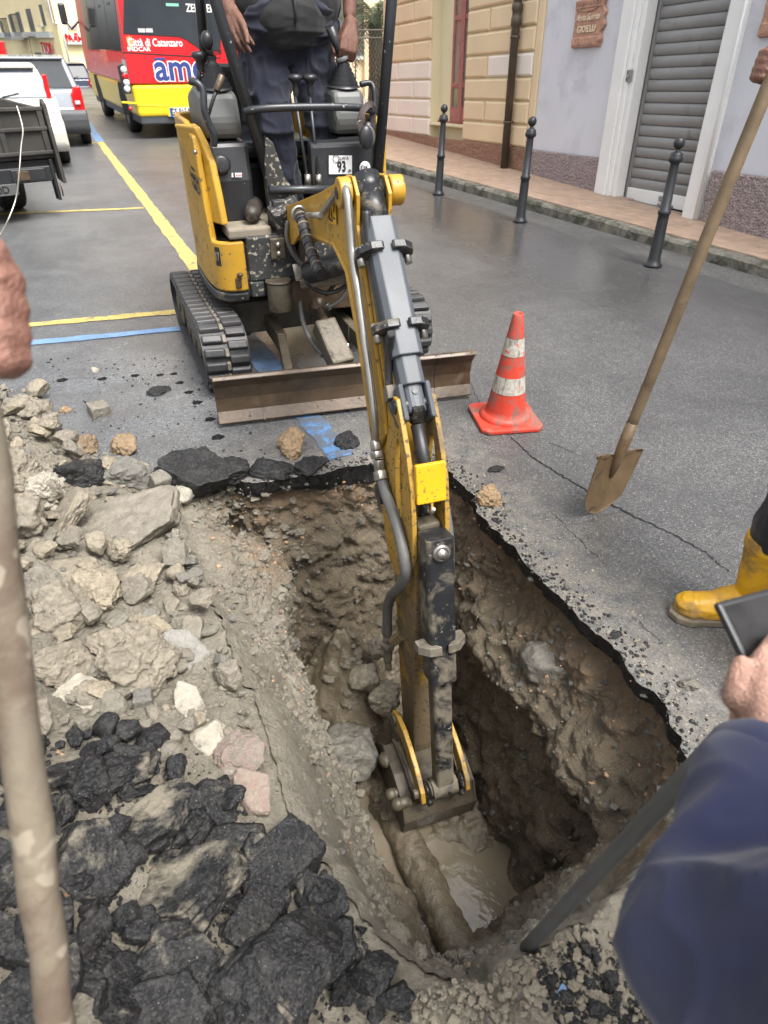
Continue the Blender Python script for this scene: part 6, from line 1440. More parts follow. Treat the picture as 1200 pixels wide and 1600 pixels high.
for q in 'LR': limb(mb, [J['sh'+q], J['el'+q]*.72+J['sh'+q]*.28], [.088,.074], 14)
JK = remesh('jacket', mb, .008, M_BLKJ, OP, 6, .012, 8, (1,0,0))
mb = MB(); z0 = J['pel']
mb.tube([z0+A(.0,-.212,.02), z0+A(.0,-.205,.09), z0+A(.0,-.165,.22), z0+A(0,-.15,.4)], .006).build('zip', M_IRON, JK)
for q in 'LR': 
    a = J['an'+q]; mb = limb(MB(), [a+A(0,.03,-.03), a+A(0,-.10,-.045), a+A(0,-.18,-.05)], [.055,.05,.042], 12); remesh('shoe', mb, .008, M_SHOE, OP, 3, post=lambda co: np.maximum(co, A(-9,-9,.748)))
mb = limb(MB(), [at_y(398,322,3.50), at_y(394,334,3.38)], [.045,.04], 12); remesh('worn_cloth', mb, .008, M_SHOE, EX, 3)
# --- worker in yellow boots at the right with the shovel
ST = at_d(1200,130,1.75); SB = at_z(930,801,.004)
sax = nrm(ST-SB); hc = at_d(1203,104,1.75)
J = dict(pel=A(1.74,.74,.95), che=A(1.74,.76,1.25), neck=A(1.73,.76,1.47), head=A(1.69,.77,1.66), shR=A(1.76,.95,1.40), shL=A(1.74,.57,1.40), elR=A(1.93,1.18,1.28), elL=A(1.70,.50,1.12), wrR=hc+A(.085,-.05,.0), wrL=A(1.52,.52,.95),
         hipR=A(1.74,.84,.90), hipL=A(1.72,.65,.90), knR=A(1.665,.90,.50), knL=A(1.66,.62,.50), anR=A(1.645,.895,.10), anL=A(1.58,.555,.10))
WK = person('worker at the right edge in yellow rubber boots holding the shovel', J, (-1,.25),
   grips=[((hc, sax, A(.85,-.5,-.1), .019), dict(sc=1.0, flip=1))], opens=[((J['wrL'], A(-.5,.1,-.8), A(.3,.9,0), A(-.8,0,.4), [.4,.45,.5,.5], [J['wrL']+A(-.06,.02,-.03), J['wrL']+A(-.08,.03,-.06)]), {})])
mb = MB()
for q in 'LR':
    limb(mb, [J['hip'+q], J['kn'+q]], [.115,.088], 14); limb(mb, [J['kn'+q], J['an'+q]+A(0,0,.24), J['an'+q]+A(0,0,.14)], [.088,.076,.050], 14); limb(mb, [J['an'+q]+A(0,0,.285)], [.083], 14)
limb(mb, [J['hipL'], J['hipR']], [.125,.125], 14)
remesh('trousers', mb, .008, M_BLKT, WK, 4, .016, 9, (0,0,1))
mb = MB(); limb(mb, [J['pel']+A(0,-.09,.08), J['pel']+A(0,.09,.08)], [.135,.135], 14); limb(mb, [J['che']+A(0,-.1,0), J['che']+A(0,.1,0)], [.135,.135], 14); limb(mb, [J['shL'], J['shR']], [.08,.08], 14); limb(mb, [J['neck']-A(0,0,.04), J['neck']+A(0,0,.03)], [.09,.07], 12)
for q in 'LR': limb(mb, [J['sh'+q], J['el'+q], J['wr'+q]*.8+J['el'+q]*.2], [.08,.065,.05], 12)
remesh('work_shirt', mb, .008, M_GRYJ, WK, 5, .010, 9)
def boot(an, toe, par):
    d = nrm((toe-an)*A(1,1,0)); L = np.linalg.norm((toe-an)[:2]); a = A(an[0], an[1], 0); h = a-d*.055; s = A(-d[1], d[0], 0)
    mb = MB(); limb(mb, [h+A(0,0,.05), a+d*.02+A(0,0,.055), a+d*L*.5+A(0,0,.05), a+d*(L-.055)+A(0,0,.044)], [.046,.050,.050,.046], 16)
    limb(mb, [a+d*L*.45-s*.012+A(0,0,.04), a+d*(L-.06)-s*.01+A(0,0,.04)], [.05,.046], 14)
    limb(mb, [a-d*.005+A(0,0,.06), a-d*.008+A(0,0,.13), a-d*.006+A(0,0,.22), a-d*.0+A(0,0,.33)], [.058,.056,.066,.078], 18); limb(mb, [a+d*.03+A(0,0,.08), a+d*L*.42+A(0,0,.058)], [.054,.046], 14)
    top = .335
    def post(co):
        co = co.copy(); co[:,2] = np.maximum(co[:,2], .020)
        r = np.linalg.norm(co[:,:2]-(a-d*.002)[:2], axis=1); hi = co[:,2] > top
        co[hi, 2] = top-.10*np.clip((.070-r[hi])/.07, 0, 1)*3
        # moulded ribs and creases
        co[:,:2] += (co[:,:2]-a[:2])/(np.maximum(r, .02)[:,None])*(.0035*np.exp(-((co[:,2]-.305)/.012)**2)+.003*np.exp(-((co[:,2]-.06)/.006)**2))[:,None]
        cr = np.abs((co[:,2]-.10)+.5*((co-a)@d)); co[:,:2] -= (co[:,:2]-a[:2])/(np.maximum(r, .02)[:,None])*(.004*np.exp(-(cr/.010)**2)+.004*np.exp(-((cr-.045)/.010)**2))[:,None]
        return co
    o = remesh('rubber_boot', mb, .0045, M_BOOT, par, 4, .0045, 14, (0,0,1), post=post)
    out = [(-.105,-.03),(-.112,0),(-.105,.03),(-.06,.047),(0,.048),(L*.5,.050),(L*.75,.058),(L*.93,.044),(L+.004,.008),(L-.01,-.032),(L*.8,-.055),(L*.5,-.045),(0,-.043),(-.06,-.045)]
    MB().prism(out, lambda u, v, t: a+d*u+s*v+A(0,0,t), .001, .026).build('boot_sole', M_SOLE, o, .005)
boot(A(1.640,.895,0), A(1.445,1.0,0), WK); boot(A(1.58,.555,0), A(1.352,.665,0), WK)
# --- bystander in the blue jacket at the right edge, holding up a tablet
wT = at_d(1192,1172,.66); eT = at_d(1132,1500,.50)
J = dict(pel=A(.62,-.22,.92), che=A(.60,-.20,1.20), neck=A(.58,-.18,1.42), head=A(.57,-.13,1.60), shL=A(.44,-.14,1.34), shR=A(.74,-.26,1.34), elL=eT, elR=A(.86,-.12,1.08), wrL=wT, wrR=A(.74,.12,.98),
         hipL=A(.54,-.20,.88), hipR=A(.70,-.25,.88), knL=A(.54,-.14,.48), knR=A(.72,-.20,.48), anL=A(.54,-.2,.11), anR=A(.73,-.26,.11))
t0, t1, t2 = at_d(1120,941,.76), at_d(1330,885,.83), at_d(1232,1165,.70)
tu, tv_ = nrm(t1-t0), nrm(t2-t0); tv_ = nrm(tv_-tu*np.dot(tu, tv_)); tn = np.cross(tu, tv_); tn = tn if tn@(CAM-t0) > 0 else -tn
PALM = at_d(1185,1115,.70)
BY = person('bystander in the foreground right in a blue work jacket holding up a dark tablet', J, (.3,1),
   opens=[((wT, at_d(1182,1085,.715)-wT, A(.55,.2,.0), A(-.85,.1,.35), [.55,.6,.65,.7], [at_d(1150,1092,.70), at_d(1152,1063,.700), at_d(1158,1036,.705)]), dict(sc=1.12)),
          ((J['wrR'], A(-.3,.9,.3), A(-.7,-.2,.4), A(-.4,.2,.8), [.4,.4,.4,.4], [J['wrR']+A(-.05,.05,.04), J['wrR']+A(-.05,.08,.05)]), {})], skin=M_SKINP)
mb = MB(); limb(mb, [wT+nrm(eT-wT)*.022, wT*.75+eT*.25, wT*.4+eT*.6, eT, J['shL']], [.0475,.056,.067,.074,.088], 18)
limb(mb, [J['shR'], J['elR'], J['wrR']], [.085,.068,.05], 14)
for a, b, r in (('pel',.09,.14),('che',.10,.135)): limb(mb, [J[a]-A(b,-.02,0), J[a]+A(b,-.02,0)], [r, r], 14)
limb(mb, [J['shL'], J['shR']], [.085,.085], 14); limb(mb, [J['neck']-A(0,0,.04), J['neck']+A(0,0,.02)], [.09,.07], 12)
BJ = remesh('jacket', mb, .006, M_BLUJ, BY, 8, .013, 8, (.3,.2,.9))
cu_ = nrm(eT-wT); MB().tube([wT+cu_*.008, wT+cu_*.012, wT+cu_*.045, wT+cu_*.050], [.047,.0515,.053,.050], 24).build('cuff', M_BLUJ, BJ)
mb = MB()
for q in 'LR': limb(mb, [J['hip'+q], J['kn'+q], J['an'+q]-A(0,0,.02)], [.11,.085,.07], 14)
limb(mb, [J['hipL'], J['hipR']], [.12,.12], 14); remesh('trousers', mb, .009, M_NAVY, BY, 5, .012, 9)
for q in 'LR':
    a = J['an'+q]; mb = limb(MB(), [a+A(0,-.03,-.05), a+A(0,.10,-.06), a+A(0,.17,-.065)], [.05,.046,.04], 12); remesh('shoe', mb, .009, M_SHOE, BY, 3, post=lambda co: np.maximum(co, A(-9,-9,.012)))
TAB = thing('tablet', 'dark tablet with a black case held up at the right edge', 'tablet', tuple(t0))
def tp(a, b, h): return t0+tu*a+tv_*b+tn*h
MB().prism([(0,0),(.17,0),(.17,.25),(0,.25)], lambda a, b, t: tp(a, b, t), -.010, 0).build('case', M_CASE, TAB, .004)
MB().prism([(.007,.007),(.163,.007),(.163,.243),(.007,.243)], lambda a, b, t: tp(a, b, t), -.002, .0008).build('screen', M_SCREEN, TAB)
# --- man at the left edge steadying a mud smeared handle
H0, H1 = at_d(-46,550,.47), at_d(89,1600,.60); hax = nrm(H0-H1)
hz = ground(H1[0]-.1, H1[1]-.2); low = H1-hax*((H1[2]-.03)/hax[2]); top = H0+hax*.16
PH = thing('tool_handle', 'mud smeared wooden tool handle standing at the left edge of the photograph', 'tool handle', tuple(low))
pts = [low+(top-low)*t for t in np.linspace(0, 1, 26)]; pts = [p+A(.0016*math.sin(9*i*.31), .0012*math.cos(i*.7), 0) for i, p in enumerate(pts)]
MB().tube(pts, [.0166+.0007*math.sin(i*1.3) for i in range(26)], 20).build('handle', M_WOODM, PH)
MB().prism([(-.10,0),(.10,0),(.11,.10),(.05,.26),(0,.30),(-.05,.26),(-.11,.10)], lambda a, b, t: low+A(a, t, .26-b), -.004, .004).build('blade', M_SHOV, PH, .003)
fc = H0+hax*.022
J = dict(pel=A(-.66,.02,.92), che=A(-.64,.06,1.2), neck=A(-.62,.08,1.42), head=A(-.58,.12,1.60), shL=A(-.72,.22,1.35), shR=A(-.52,-.06,1.35), elL=A(-.42,.36,1.14), elR=A(-.42,-.1,1.10), wrL=fc+A(-.085,-.03,-.005), wrR=A(-.30,.05,.92),
         hipL=A(-.68,.10,.88), hipR=A(-.62,-.06,.88), knL=A(-.62,.12,.5), knR=A(-.58,-.06,.5), anL=A(-.66,.12,.30), anR=A(-.62,-.08,.26))
MN = person('man out at the left edge whose fist steadies the mud smeared handle', J, (.9,.5), grips=[((fc, hax, A(-.9,-.30,0), .0205), dict(sc=1.04, flip=-1))],
   opens=[((J['wrR'], A(.5,.3,-.7), A(.2,.7,.4), A(.7,-.4,.4), [.4,.4,.45,.5], [J['wrR']+A(.05,-.02,-.04), J['wrR']+A(.07,-.02,-.07)]), {})])
mb = MB(); limb(mb, [J['shL'], J['elL'], J['elL']*.35+J['wrL']*.65], [.085,.066,.052], 14); limb(mb, [J['shR'], J['elR'], J['wrR']], [.085,.066,.05], 14)
for a, r in (('pel',.14),('che',.135)): limb(mb, [J[a]-A(-.04,-.09,0), J[a]+A(-.04,-.09,0)], [r, r], 14); limb(mb, [J[a]], [r*1.15])
limb(mb, [J['shL'], J['shR']], [.085,.085], 14); limb(mb, [J['neck']-A(0,0,.04), J['neck']+A(0,0,.02)], [.09,.07], 12); remesh('work_shirt', mb, .009, M_GRYJ, MN, 6, .012, 9)
mb = MB()
for q in 'LR': limb(mb, [J['hip'+q], J['kn'+q], J['an'+q]-A(0,0,.02)], [.11,.085,.07], 14)
limb(mb, [J['hipL'], J['hipR']], [.12,.12], 14); remesh('trousers', mb, .009, M_NAVY, MN, 5, .012, 9)
for q in 'LR':
    a = J['an'+q]; mb = limb(MB(), [a+A(-.02,0,-.05), a+A(.10,.05,-.06), a+A(.16,.08,-.065)], [.05,.046,.04], 12); remesh('shoe', mb, .009, M_SHOE, MN, 3)
bpy.data.scenes.remove(TMP)
# ------------------------------------------------------------------ tools and cone
SH = thing('shovel', 'long handled shovel with a muddy square blade standing on the asphalt at the right', 'shovel', tuple(SB))
sx = nrm(at_z(985,745,.28)-at_z(905,775,.28)); sx = nrm(sx-sax*(sx@sax)); sn = np.cross(sx, sax); sn = sn if sn@(CAM-SB) > 0 else -sn
nu, nv = 21, 22; V = []
for side in (0, 1):
    for j in range(nv):
        v = j/(nv-1)
        for i in range(nu):
            u = i/(nu-1)*2-1
            w = .104+.020*v; y = .265*v; low_ = .080*(abs(u)**2.2)*(1-v)**3; up = -.022*max(0, (abs(u)-.25))*v**3*0
            dish = -.030*(1-u*u)*(.35+.65*v)+.0; ridge = .016*math.exp(-(u/.16)**2)*(.25+.75*v)
            V.append(SB+sx*u*w+sax*(y+low_*.9+(-.018*(1-abs(u))+.012)*v**6)+sn*(dish+ridge*1.6+.012-(.003 if side else 0)))
F = [(j*nu+i, j*nu+i+1, (j+1)*nu+i+1, (j+1)*nu+i) for j in range(nv-1) for i in range(nu-1)]; n0 = nu*nv
F += [(f[3]+n0, f[2]+n0, f[1]+n0, f[0]+n0) for f in F]
ring = [i for i in range(nu)]+[j*nu+nu-1 for j in range(1, nv)]+[(nv-1)*nu+i for i in range(nu-2, -1, -1)]+[j*nu for j in range(nv-2, 0, -1)]
F += [(ring[k], ring[(k+1) % len(ring)], ring[(k+1) % len(ring)]+n0, ring[k]+n0) for k in range(len(ring))]
MB().add(V, F, True).build('blade', M_SHOV, SH)
for u in (-1, 1): MB().bar(SB+sax*.262+sx*u*.035-sn*.006, SB+sax*.268+sx*u*.122-sn*.0, .004, .016, up=tuple(sax)).build('tread', M_SHOV, SH, .002)
MB().tube([SB+sax*.17+sn*.002, SB+sax*.24+sn*.004, SB+sax*.30+sn*.004, SB+sax*.40+sn*.004], [.010,.019,.0215,.0215], 18).build('socket', M_SHOV, SH)
ln = np.linalg.norm(ST-SB)+.10
MB().tube([SB+sax*(.36+t*(ln-.36))+sn*.004+sx*.002*math.sin(t*7) for t in np.linspace(0, 1, 18)], [.0195]*18, 18).build('handle', M_WOODH, SH)
GP = thing('grey_pole', 'straight grey pole reaching from the near rim of the trench up to the blue sleeve', 'pole', tuple(at_z(822,1482,-.02)))
a = at_z(822,1482,-.02); b = at_d(1118,1165,.80); MB().tube([a+(b-a)*t for t in np.linspace(0, 1.02, 10)], .0140, 18).build('pole', M_GPOLE, GP)
CN = thing('traffic_cone', 'dirty orange red traffic cone with two peeling white bands', 'traffic cone', tuple(at_z(788,655,0)), (0,0,math.radians(-14)))
b = .155; base = MB().prism([(-b,-b+.03),(-b+.03,-b),(b-.03,-b),(b,-b+.03),(b,b-.03),(b-.03,b),(-b+.03,b),(-b,b-.03)], lambda x, y, t: (x, y, t), .002, .024).build('base', M_CONE, CN, .006, world=False)
MB().lathe([(.126,.02),(.126,.034),(.116,.046),(.104,.050)], seg=32).build('base_ring', M_CONE, CN, world=False)
def rc(z): return .098-(.098-.0235)*(z-.05)/(.53-.05)
MB().lathe([(.104,.049),(rc(.06),.06)]+[(rc(z), z) for z in np.linspace(.07,.53,16)]+[(.0215,.534),(.0165,.53),(.016,.40)], seg=32).build('cone', M_CONE, CN, world=False)
for z0, z1 in ((.165,.245),(.345,.425)): MB().lathe([(rc(z)+.0016, z) for z in np.linspace(z0, z1, 6)], seg=32).build('white_band', M_BAND, CN, world=False)
# ------------------------------------------------------------------ bus, parked vehicles, far end of the street
def wheel(parent, c, r=.33, w=.20, ax=(1,0,0), name='wheel'):
    c = A(*c); ax = A(*ax)
    t = MB().lathe([(r*.62,-w/2),(r*.93,-w/2),(r,-w*.36),(r,w*.36),(r*.93,w/2),(r*.62,w/2),(r*.62,-w/2)], c, tuple(ax), 26).build(name, M_TYRE, parent, world=False)
    MB().lathe([(.0,w*.25),(r*.2,w*.30),(r*.22,w*.18),(r*.52,w*.22),(r*.62,w*.46),(r*.62,-w*.46),(0,-w*.3)], c, tuple(ax), 20).build('rim', M_RIM, t, world=False)
    return t
BYAW = math.radians(3.8); BLOC = A(2.28, 14.7, 0)
BUS = thing('city_bus', 'red and yellow city bus driving away up the street', 'bus', tuple(BLOC), (0,0,BYAW))
_bx, _by = A(math.cos(BYAW), math.sin(BYAW), 0), A(-math.sin(BYAW), math.cos(BYAW), 0)
def bp2(px, py, y=0.0):
    d = ray(px, py); q = CAM+d*(((BLOC+_by*y-CAM)@_by)/(d@_by))-BLOC; return q@_bx, q[2]
def rear(pts, y, t, mat, name, bevel=0, par=None):
    P = [bp2(*p, y) for p in pts]; return MB().prism(P, lambda a, b, c: A(a, c, b), y-t, y+.02).build(name, mat, par or BUS, bevel, world=False)
zb = bp2(240,131)[1]
def shell(z0, z1, mat, name):
    def w(z): return np.interp(z, [.2,.9,1.4,2.5,2.75,2.92], [1.06,1.11,1.11,1.03,.97,.80])
    zs = [z0]+[z for z in (.9,1.4,2.0,2.5,2.75) if z0 < z < z1]+[z1]
    poly = [(-w(z), z) for z in zs]+[(w(z), z) for z in zs[::-1]]
    return MB().prism(poly, lambda a, b, c: A(a, c, b), 0, 6.9).build(name, mat, BUS, .07, world=False, seg=3)
shell(.36, zb, M_BYEL, 'lower_body'); shell(zb+.002, 2.92, M_RED, 'upper_body')
MB().prism([(-1.04,.24),(1.04,.24),(1.05,.40),(-1.05,.40)], lambda a, b, c: A(a, c, b), .03, 6.8).build('black_skirt', M_BUMP, BUS, .03, world=False)
rear([(193,-60),(192,53),(280,58),(292,63),(312,77),(345,80),(345,-60)], .0, .010, M_BUSG, 'rear_window', .01)
for a in ((270,54,279,-0),): pass
rear([(183,103),(192,99),(206,146),(193,147)], .0, .018, M_CASE, 'lamp_cluster', .008)
for (px, py, m) in ((193,109,M_LAMPW),(195.5,119,M_TAIL),(197.5,129,M_LAMPW),(198.5,139,M_LAMPW)):
    x, z = bp2(px, py); MB().lathe([(.055,0),(.055,.012),(.035,.022),(0,.025)], (x,-.018,z), (0,-1,0), 18).build('lamp', m, BUS, world=False)
x, z = bp2(204,170); MB().lathe([(.035,0),(.035,.01),(0,.014)], (x,-.0,z), (0,-1,0), 14).build('reflector', M_TAIL, BUS, world=False)
rear([(190,158),(215,160),(215,163),(190,161)], .0, .004, M_BYEL, 'bumper_crease', .002); rear([(215,163),(320,166),(320,168.5),(215,166)], .0, .006, M_BYEL, 'bumper_crease', .003)
rear([(192,81),(345,90),(345,92),(192,83)], .0, .003, M_CASE, 'panel_gap')
x0, z0 = bp2(264.5,168.5); x1, z1 = bp2(305,181.5)
rear([(263,166.5),(308,168),(308,184),(263,182)], .0, .006, M_BYEL, 'plate_recess', .003)
MB().b2((x0,-.016,z1),(x1,-.006,z0)).build('number_plate', M_PLATE, BUS, .002, world=False)
MB().b2((x0,-.0175,z1),(x0+.05,-.0155,z0)).b2((x1-.05,-.0175,z1),(x1,-.0155,z0)).build('plate_band', M_PBLUE, BUS, world=False)
def btext(name, s, mat, px, py, size, bold=0, sx=1, y=-.004, align='CENTER', shear=0): 
    x, z = bp2(px, py); return text(name, s, mat, size, (x,y,z), (1,0,0), (0,0,1), BUS, .002, bold, align, sx, False, shear)
btext('plate_number', 'GS 915AV', M_INK, 285, 175, .165, .003, .62, -.019)
btext('town_lettering', 'Città di Catanzaro', M_WLET, 243, 67.0, .16, .003, .80)
btext('coachbuilder_lettering', 'INDCAR', M_WLET, 217, 77.0, .085, .002, 1.25)
btext('side_lettering', 'MOBI', M_INK, 338, 82, .085, .002, 1.0)
btext('logo_outline', 'amc', M_WLET, 281, 107, .57, .030, 1.0, -.004); btext('logo', 'amc', M_NAVYL, 281, 107, .57, .012, 1.0, -.008)
x, z = bp2(250,96); MB().b2((x-.10,-.010,z+.02),(x+.09,-.004,z+.055)).build('logo_bar', M_NAVYL, BUS, world=False)
x, z = bp2(203,66)
MB().prism([(-.05,.03),(-.04,.09),(-.02,.06),(0,.10),(.02,.06),(.04,.09),(.05,.03),(.045,-.05),(0,-.10),(-.045,-.05)], lambda a, b, c: A(x+a, -c, z+b), .0, .004).build('town_crest', M_YLINE, BUS, world=False)
btext('route_lettering', 'ZERO EMISSION', M_WLET, 330, 14, .16, .003, .8, -.014)
x, z = bp2(269,7.5); MB().b2((x-.11,-.014,z-.02),(x+.11,-.0105,z+.02)).build('window_sticker', surf('mint_sticker', (.25,.6,.45), .4, bump=0), BUS, world=False)
for px in (221,233): x, z = bp2(px, 47.5); MB().b2((x-.06,-.014,z-.028),(x+.06,-.0105,z+.028)).build('window_sticker', M_LAMPW, BUS, world=False)
def sidepoly(pts, mat, name, par=None, e=.006):
    def w(z): return np.interp(z, [.2,.9,1.4,2.5,2.75], [1.06,1.11,1.11,1.03,.97])
    V = [A(-w(z)-e, y, z) for y, z in pts]; n = len(V); V += [v+A(.03,0,0) for v in V]
    return MB().add(V, [tuple(range(n)), tuple(range(n, 2*n))[::-1]]+[(i, i+n, (i+1) % n+n, (i+1) % n) for i in range(n)]).build(name, mat, par or BUS, world=False)
for y0, y1 in ((.35,1.7),(1.75,3.1),(3.15,4.5),(4.55,5.6)): sidepoly([(y0,1.36),(y1,1.36),(y1,1.95),(y1,2.5),(y0,2.5),(y0,1.95)], M_BUSG, 'side_window')
for y0 in (1.0, 2.3): sidepoly([(y0,2.05),(y0+.32,2.05),(y0+.32,2.09),(y0,2.09)], M_CASE, 'window_latch', e=.012)
sidepoly([(.1,.75),(.5,.75),(.5,1.25),(.1,1.25)], M_LAMPW, 'side_notice', e=.008)
for yy in (1.45, 5.4):
    sidepoly([(yy-.48,.30),(yy-.45,.62),(yy-.25,.86),(yy+.25,.86),(yy+.45,.62),(yy+.48,.30)], M_DARK, 'wheel_arch', e=.004)
    for s in (-1, 1): wheel(BUS, (s*.97, yy, .36), .36, .22)
MB().tube([(-1.1,6.6,1.9),(-1.28,6.72,1.75),(-1.36,6.72,1.9)], .025).build('mirror_arm', M_CASE, BUS, world=False); MB().box((-1.40,6.75,2.05),(.16,.10,.42)).build('wing_mirror', M_CASE, BUS, .04, world=False)

def car(name, label, cat, loc, yaw, paint, lower, suv=0.0, glassm=M_CARG, plate='', tail_hi=True, W=.86, L=4.1, H=1.50):
    t = thing(name, label, cat, loc, (0,0,yaw)); b = lambda mb, nm, m, be=0, par=None, s=2: mb.build(nm, m, par or t, be, False, s)
    zb = .98+.08*suv
    prof = [(.10,.30),(.02,.42),(.0,.62),(.06,.74),(.10,zb-.02),(.14,zb),(L-.95,zb-.02),(L-.1,.78),(L,.60),(L-.02,.36),(L-.15,.26),(.3,.26)]
    body = b(MB().prism(prof, lambda y, z, x: A(x, y, z), -W, W), 'body', paint, .10, None, 4)
    if lower is not None:
        b(MB().prism([(.06,.24),(-.03,.34),(-.05,.52),(-.03,.66),(.05,.72),(.45,.70),(.5,.26)], lambda y, z, x: A(x, y, z), -W-.012, W+.012), 'rear_bumper', lower, .05, None, 3)
    w0, w1 = W-.04, W-.20; ya, yb = .16, L-1.05; yc, yd = .42-.1*suv, L-1.95
    V = [(-w0,ya,zb-.03),(w0,ya,zb-.03),(w0,yb,zb-.03),(-w0,yb,zb-.03),(-w1,yc,H),(w1,yc,H),(w1,yd,H+.01),(-w1,yd,H+.01)]
    b(MB().hexa(V), 'cabin', paint, .07, None, 3)
    def lerp(p, q, t_): return A(*p)*(1-t_)+A(*q)*t_
    def quad(a, bq, c, d, u0, u1, v0, v1, e, nm, m):
        a, bq, c, d = A(*a), A(*bq), A(*c), A(*d); P = lambda u, v: (a*(1-u)+bq*u)*(1-v)+(d*(1-u)+c*u)*v
        n = nrm(np.cross(bq-a, d-a)); Q = [P(u0,v0)+n*e, P(u1,v0)+n*e, P(u1,v1)+n*e, P(u0,v1)+n*e]
        return b(MB().add(Q+[q-n*.03 for q in Q], [(0,1,2,3),(7,6,5,4),(0,4,5,1),(1,5,6,2),(2,6,7,3),(3,7,4,0)]), nm, m, .006)
    quad(V[0], V[1], V[5], V[4], .06, .94, .10, .90, .012, 'rear_window', glassm)
    quad(V[1], V[2], V[6], V[5], .10, .44, .12, .88, .012, 'side_window', M_CARGD); quad(V[1], V[2], V[6], V[5], .48, .90, .12, .88, .012, 'side_window', M_CARGD)
    quad(V[3], V[0], V[4], V[7], .10, .90, .12, .88, .012, 'side_window', M_CARGD); quad(V[2], V[3], V[7], V[6], .05, .95, .1, .9, .012, 'windscreen', M_CARGD)
    b(MB().bar((-w1+.02,yc-.03,H-.02),(w1-.02,yc-.03,H-.02),.16,.035), 'roof_spoiler', paint, .012)
    b(MB().tube([(.05,.10,zb+.03),(.30,.12,zb+.08)], .012), 'wiper', M_CASE)
    for s in (-1, 1):
        x = s*(W-.13)
        if tail_hi: b(MB().prism([(x-.10,.62),(x+.12,.66),(x+.12,zb+.05),(x-.02,zb+.06),(x-.10,zb-.08)], lambda a, z, y: A(a, y, z), -.012+.03, .16), 'tail_light', M_TAIL, .02)
        else: b(MB().box((s*(w0-.07),.20,zb+.15),(.07,.10,.36)), 'tail_light', M_TAIL, .02)
        b(MB().box((x,-.012,.83),(.10,.03,.07)), 'indicator', M_LAMPW, .01)
        for yy in (.78, L-.80): wheel(t, (s*(W-.11), yy, .31), .31, .20, (s,0,0))
    px_ = .38 if plate.startswith('EK') else 0
    b(MB().b2((px_-.26,-.03,.66),(px_+.26,.02,.77)), 'number_plate', M_PLATE, .004)
    b(MB().b2((px_-.26,-.0325,.66),(px_-.215,-.029,.77)).b2((px_+.215,-.0325,.66),(px_+.26,-.029,.77)), 'plate_band', M_PBLUE)
    if plate: text('plate_number', plate, M_INK, .10, (px_,-.033,.715), (1,0,0), (0,0,1), t, .001, .002, sx=.9, world=False)
    return t
WC = car('parked_car', 'dusty white hatchback parked behind the grey tipper truck', 'car', (-.82,11.45,0), math.radians(2), M_CARW, M_CARW, 0, M_CARG, 'EK 422V', False, .84, 3.8, 1.42)
WC.scale = (.87,)*3
SV = car('parked_suv', 'silver grey estate car with red tail light and dark bumper parked beyond the white hatchback', 'car', (-.42,13.9,0), math.radians(0), M_CARS, M_BUMP, 1, M_CARGD, '', True, .90, 4.5, 1.62)
SV.scale = (.80,)*3
MB().tube([(.1,.9,1.6),(.14,.5,1.95)], .006).build('aerial', M_CASE, SV, world=False)
q = at_y(119,122,34.0); car('far_car', 'dark blue hatchback parked far up the street left of the bus', 'car', (q[0]-.2,33.5,q[2]-1.0), math.radians(4), M_CARB, M_CARB, 0, M_CARGD, 'DA 120KF', True, .86, 4.0, 1.5)
# --- tipper truck whose tail shows at the left edge
TK = thing('tipper_truck', 'dirty grey tipper truck cut by the left edge with its tailboard towards the camera', 'truck', (-1.06,7.75,0), (0,0,math.radians(15)))
b = lambda mb, nm, m, be=0, par=None: mb.build(nm, m, par or TK, be, False)
TB = b(MB().b2((-.92,-.02,.60),(.86,.03,.98)), 'tailboard', M_BED, .01)
for z in (.60,.80,.965): b(MB().b2((-.92,-.05,z),(.86,-.02,z+.035)), 'tailboard_rib', M_BED, .008, TB)
for x in (-.5,-.05,.42,.80): b(MB().b2((x,-.045,.60),(x+.05,-.018,.98)), 'tailboard_post', M_BED, .006, TB)
b(MB().prism([(.0,.34),(.02,1.02),(.10,1.06),(.16,.98),(.20,.36)], lambda y, z, x: A(x, y-.09, z), .865, .90), 'corner_plate', M_BED, .008)
b(MB().b2((.84,.03,.60),(.885,2.9,.98)), 'side_board', M_BED, .008); b(MB().b2((-.92,.03,.60),(-.88,2.9,.98)), 'side_board', M_BED, .008); b(MB().b2((-.9,.0,.56),(.88,2.9,.62)), 'bed_floor', M_BED, .008)
b(MB().b2((-.86,.02,.42),(.86,.12,.55)), 'cross_beam', M_DARK, .01); b(MB().b2((-.84,-.02,.36),(.80,.06,.50)), 'rear_bumper', M_CASE, .012)
b(MB().b2((.42,-.04,.37),(.74,.0,.49)), 'tail_light', M_CASE, .012); b(MB().b2((.47,-.047,.39),(.58,-.038,.47)), 'tail_lens', M_RUST, .004)
b(MB().b2((.0,-.04,.27),(.44,-.025,.37)), 'number_plate', M_GRPL, .004); text('plate_number', '71 0D', M_INK, .09, (.25,-.042,.32), (1,0,0), (0,0,1), TK, .001, .002, sx=1.0, world=False)
b(MB().prism([(-.02,.18),(.10,.18),(.10,.55),(-.02,.55)], lambda y, z, x: A(x, y, z), .80, .83), 'mud_flap', M_CASE, .004)
b(MB().tube([(.84,-.05,.34),(.845,-.05,.28),(.84,-.055,.22)], .008), 'chain', M_RUST)
for x, yy in ((-.62,.85),(.50,.85),(-.66,3.4),(.60,3.4)): wheel(TK, (x, yy, .33), .33, .24)
b(MB().b2((-.5,.1,.40),(-.35,4.0,.52)).b2((.35,.1,.40),(.5,4.0,.52)), 'chassis_rail', M_DARK)
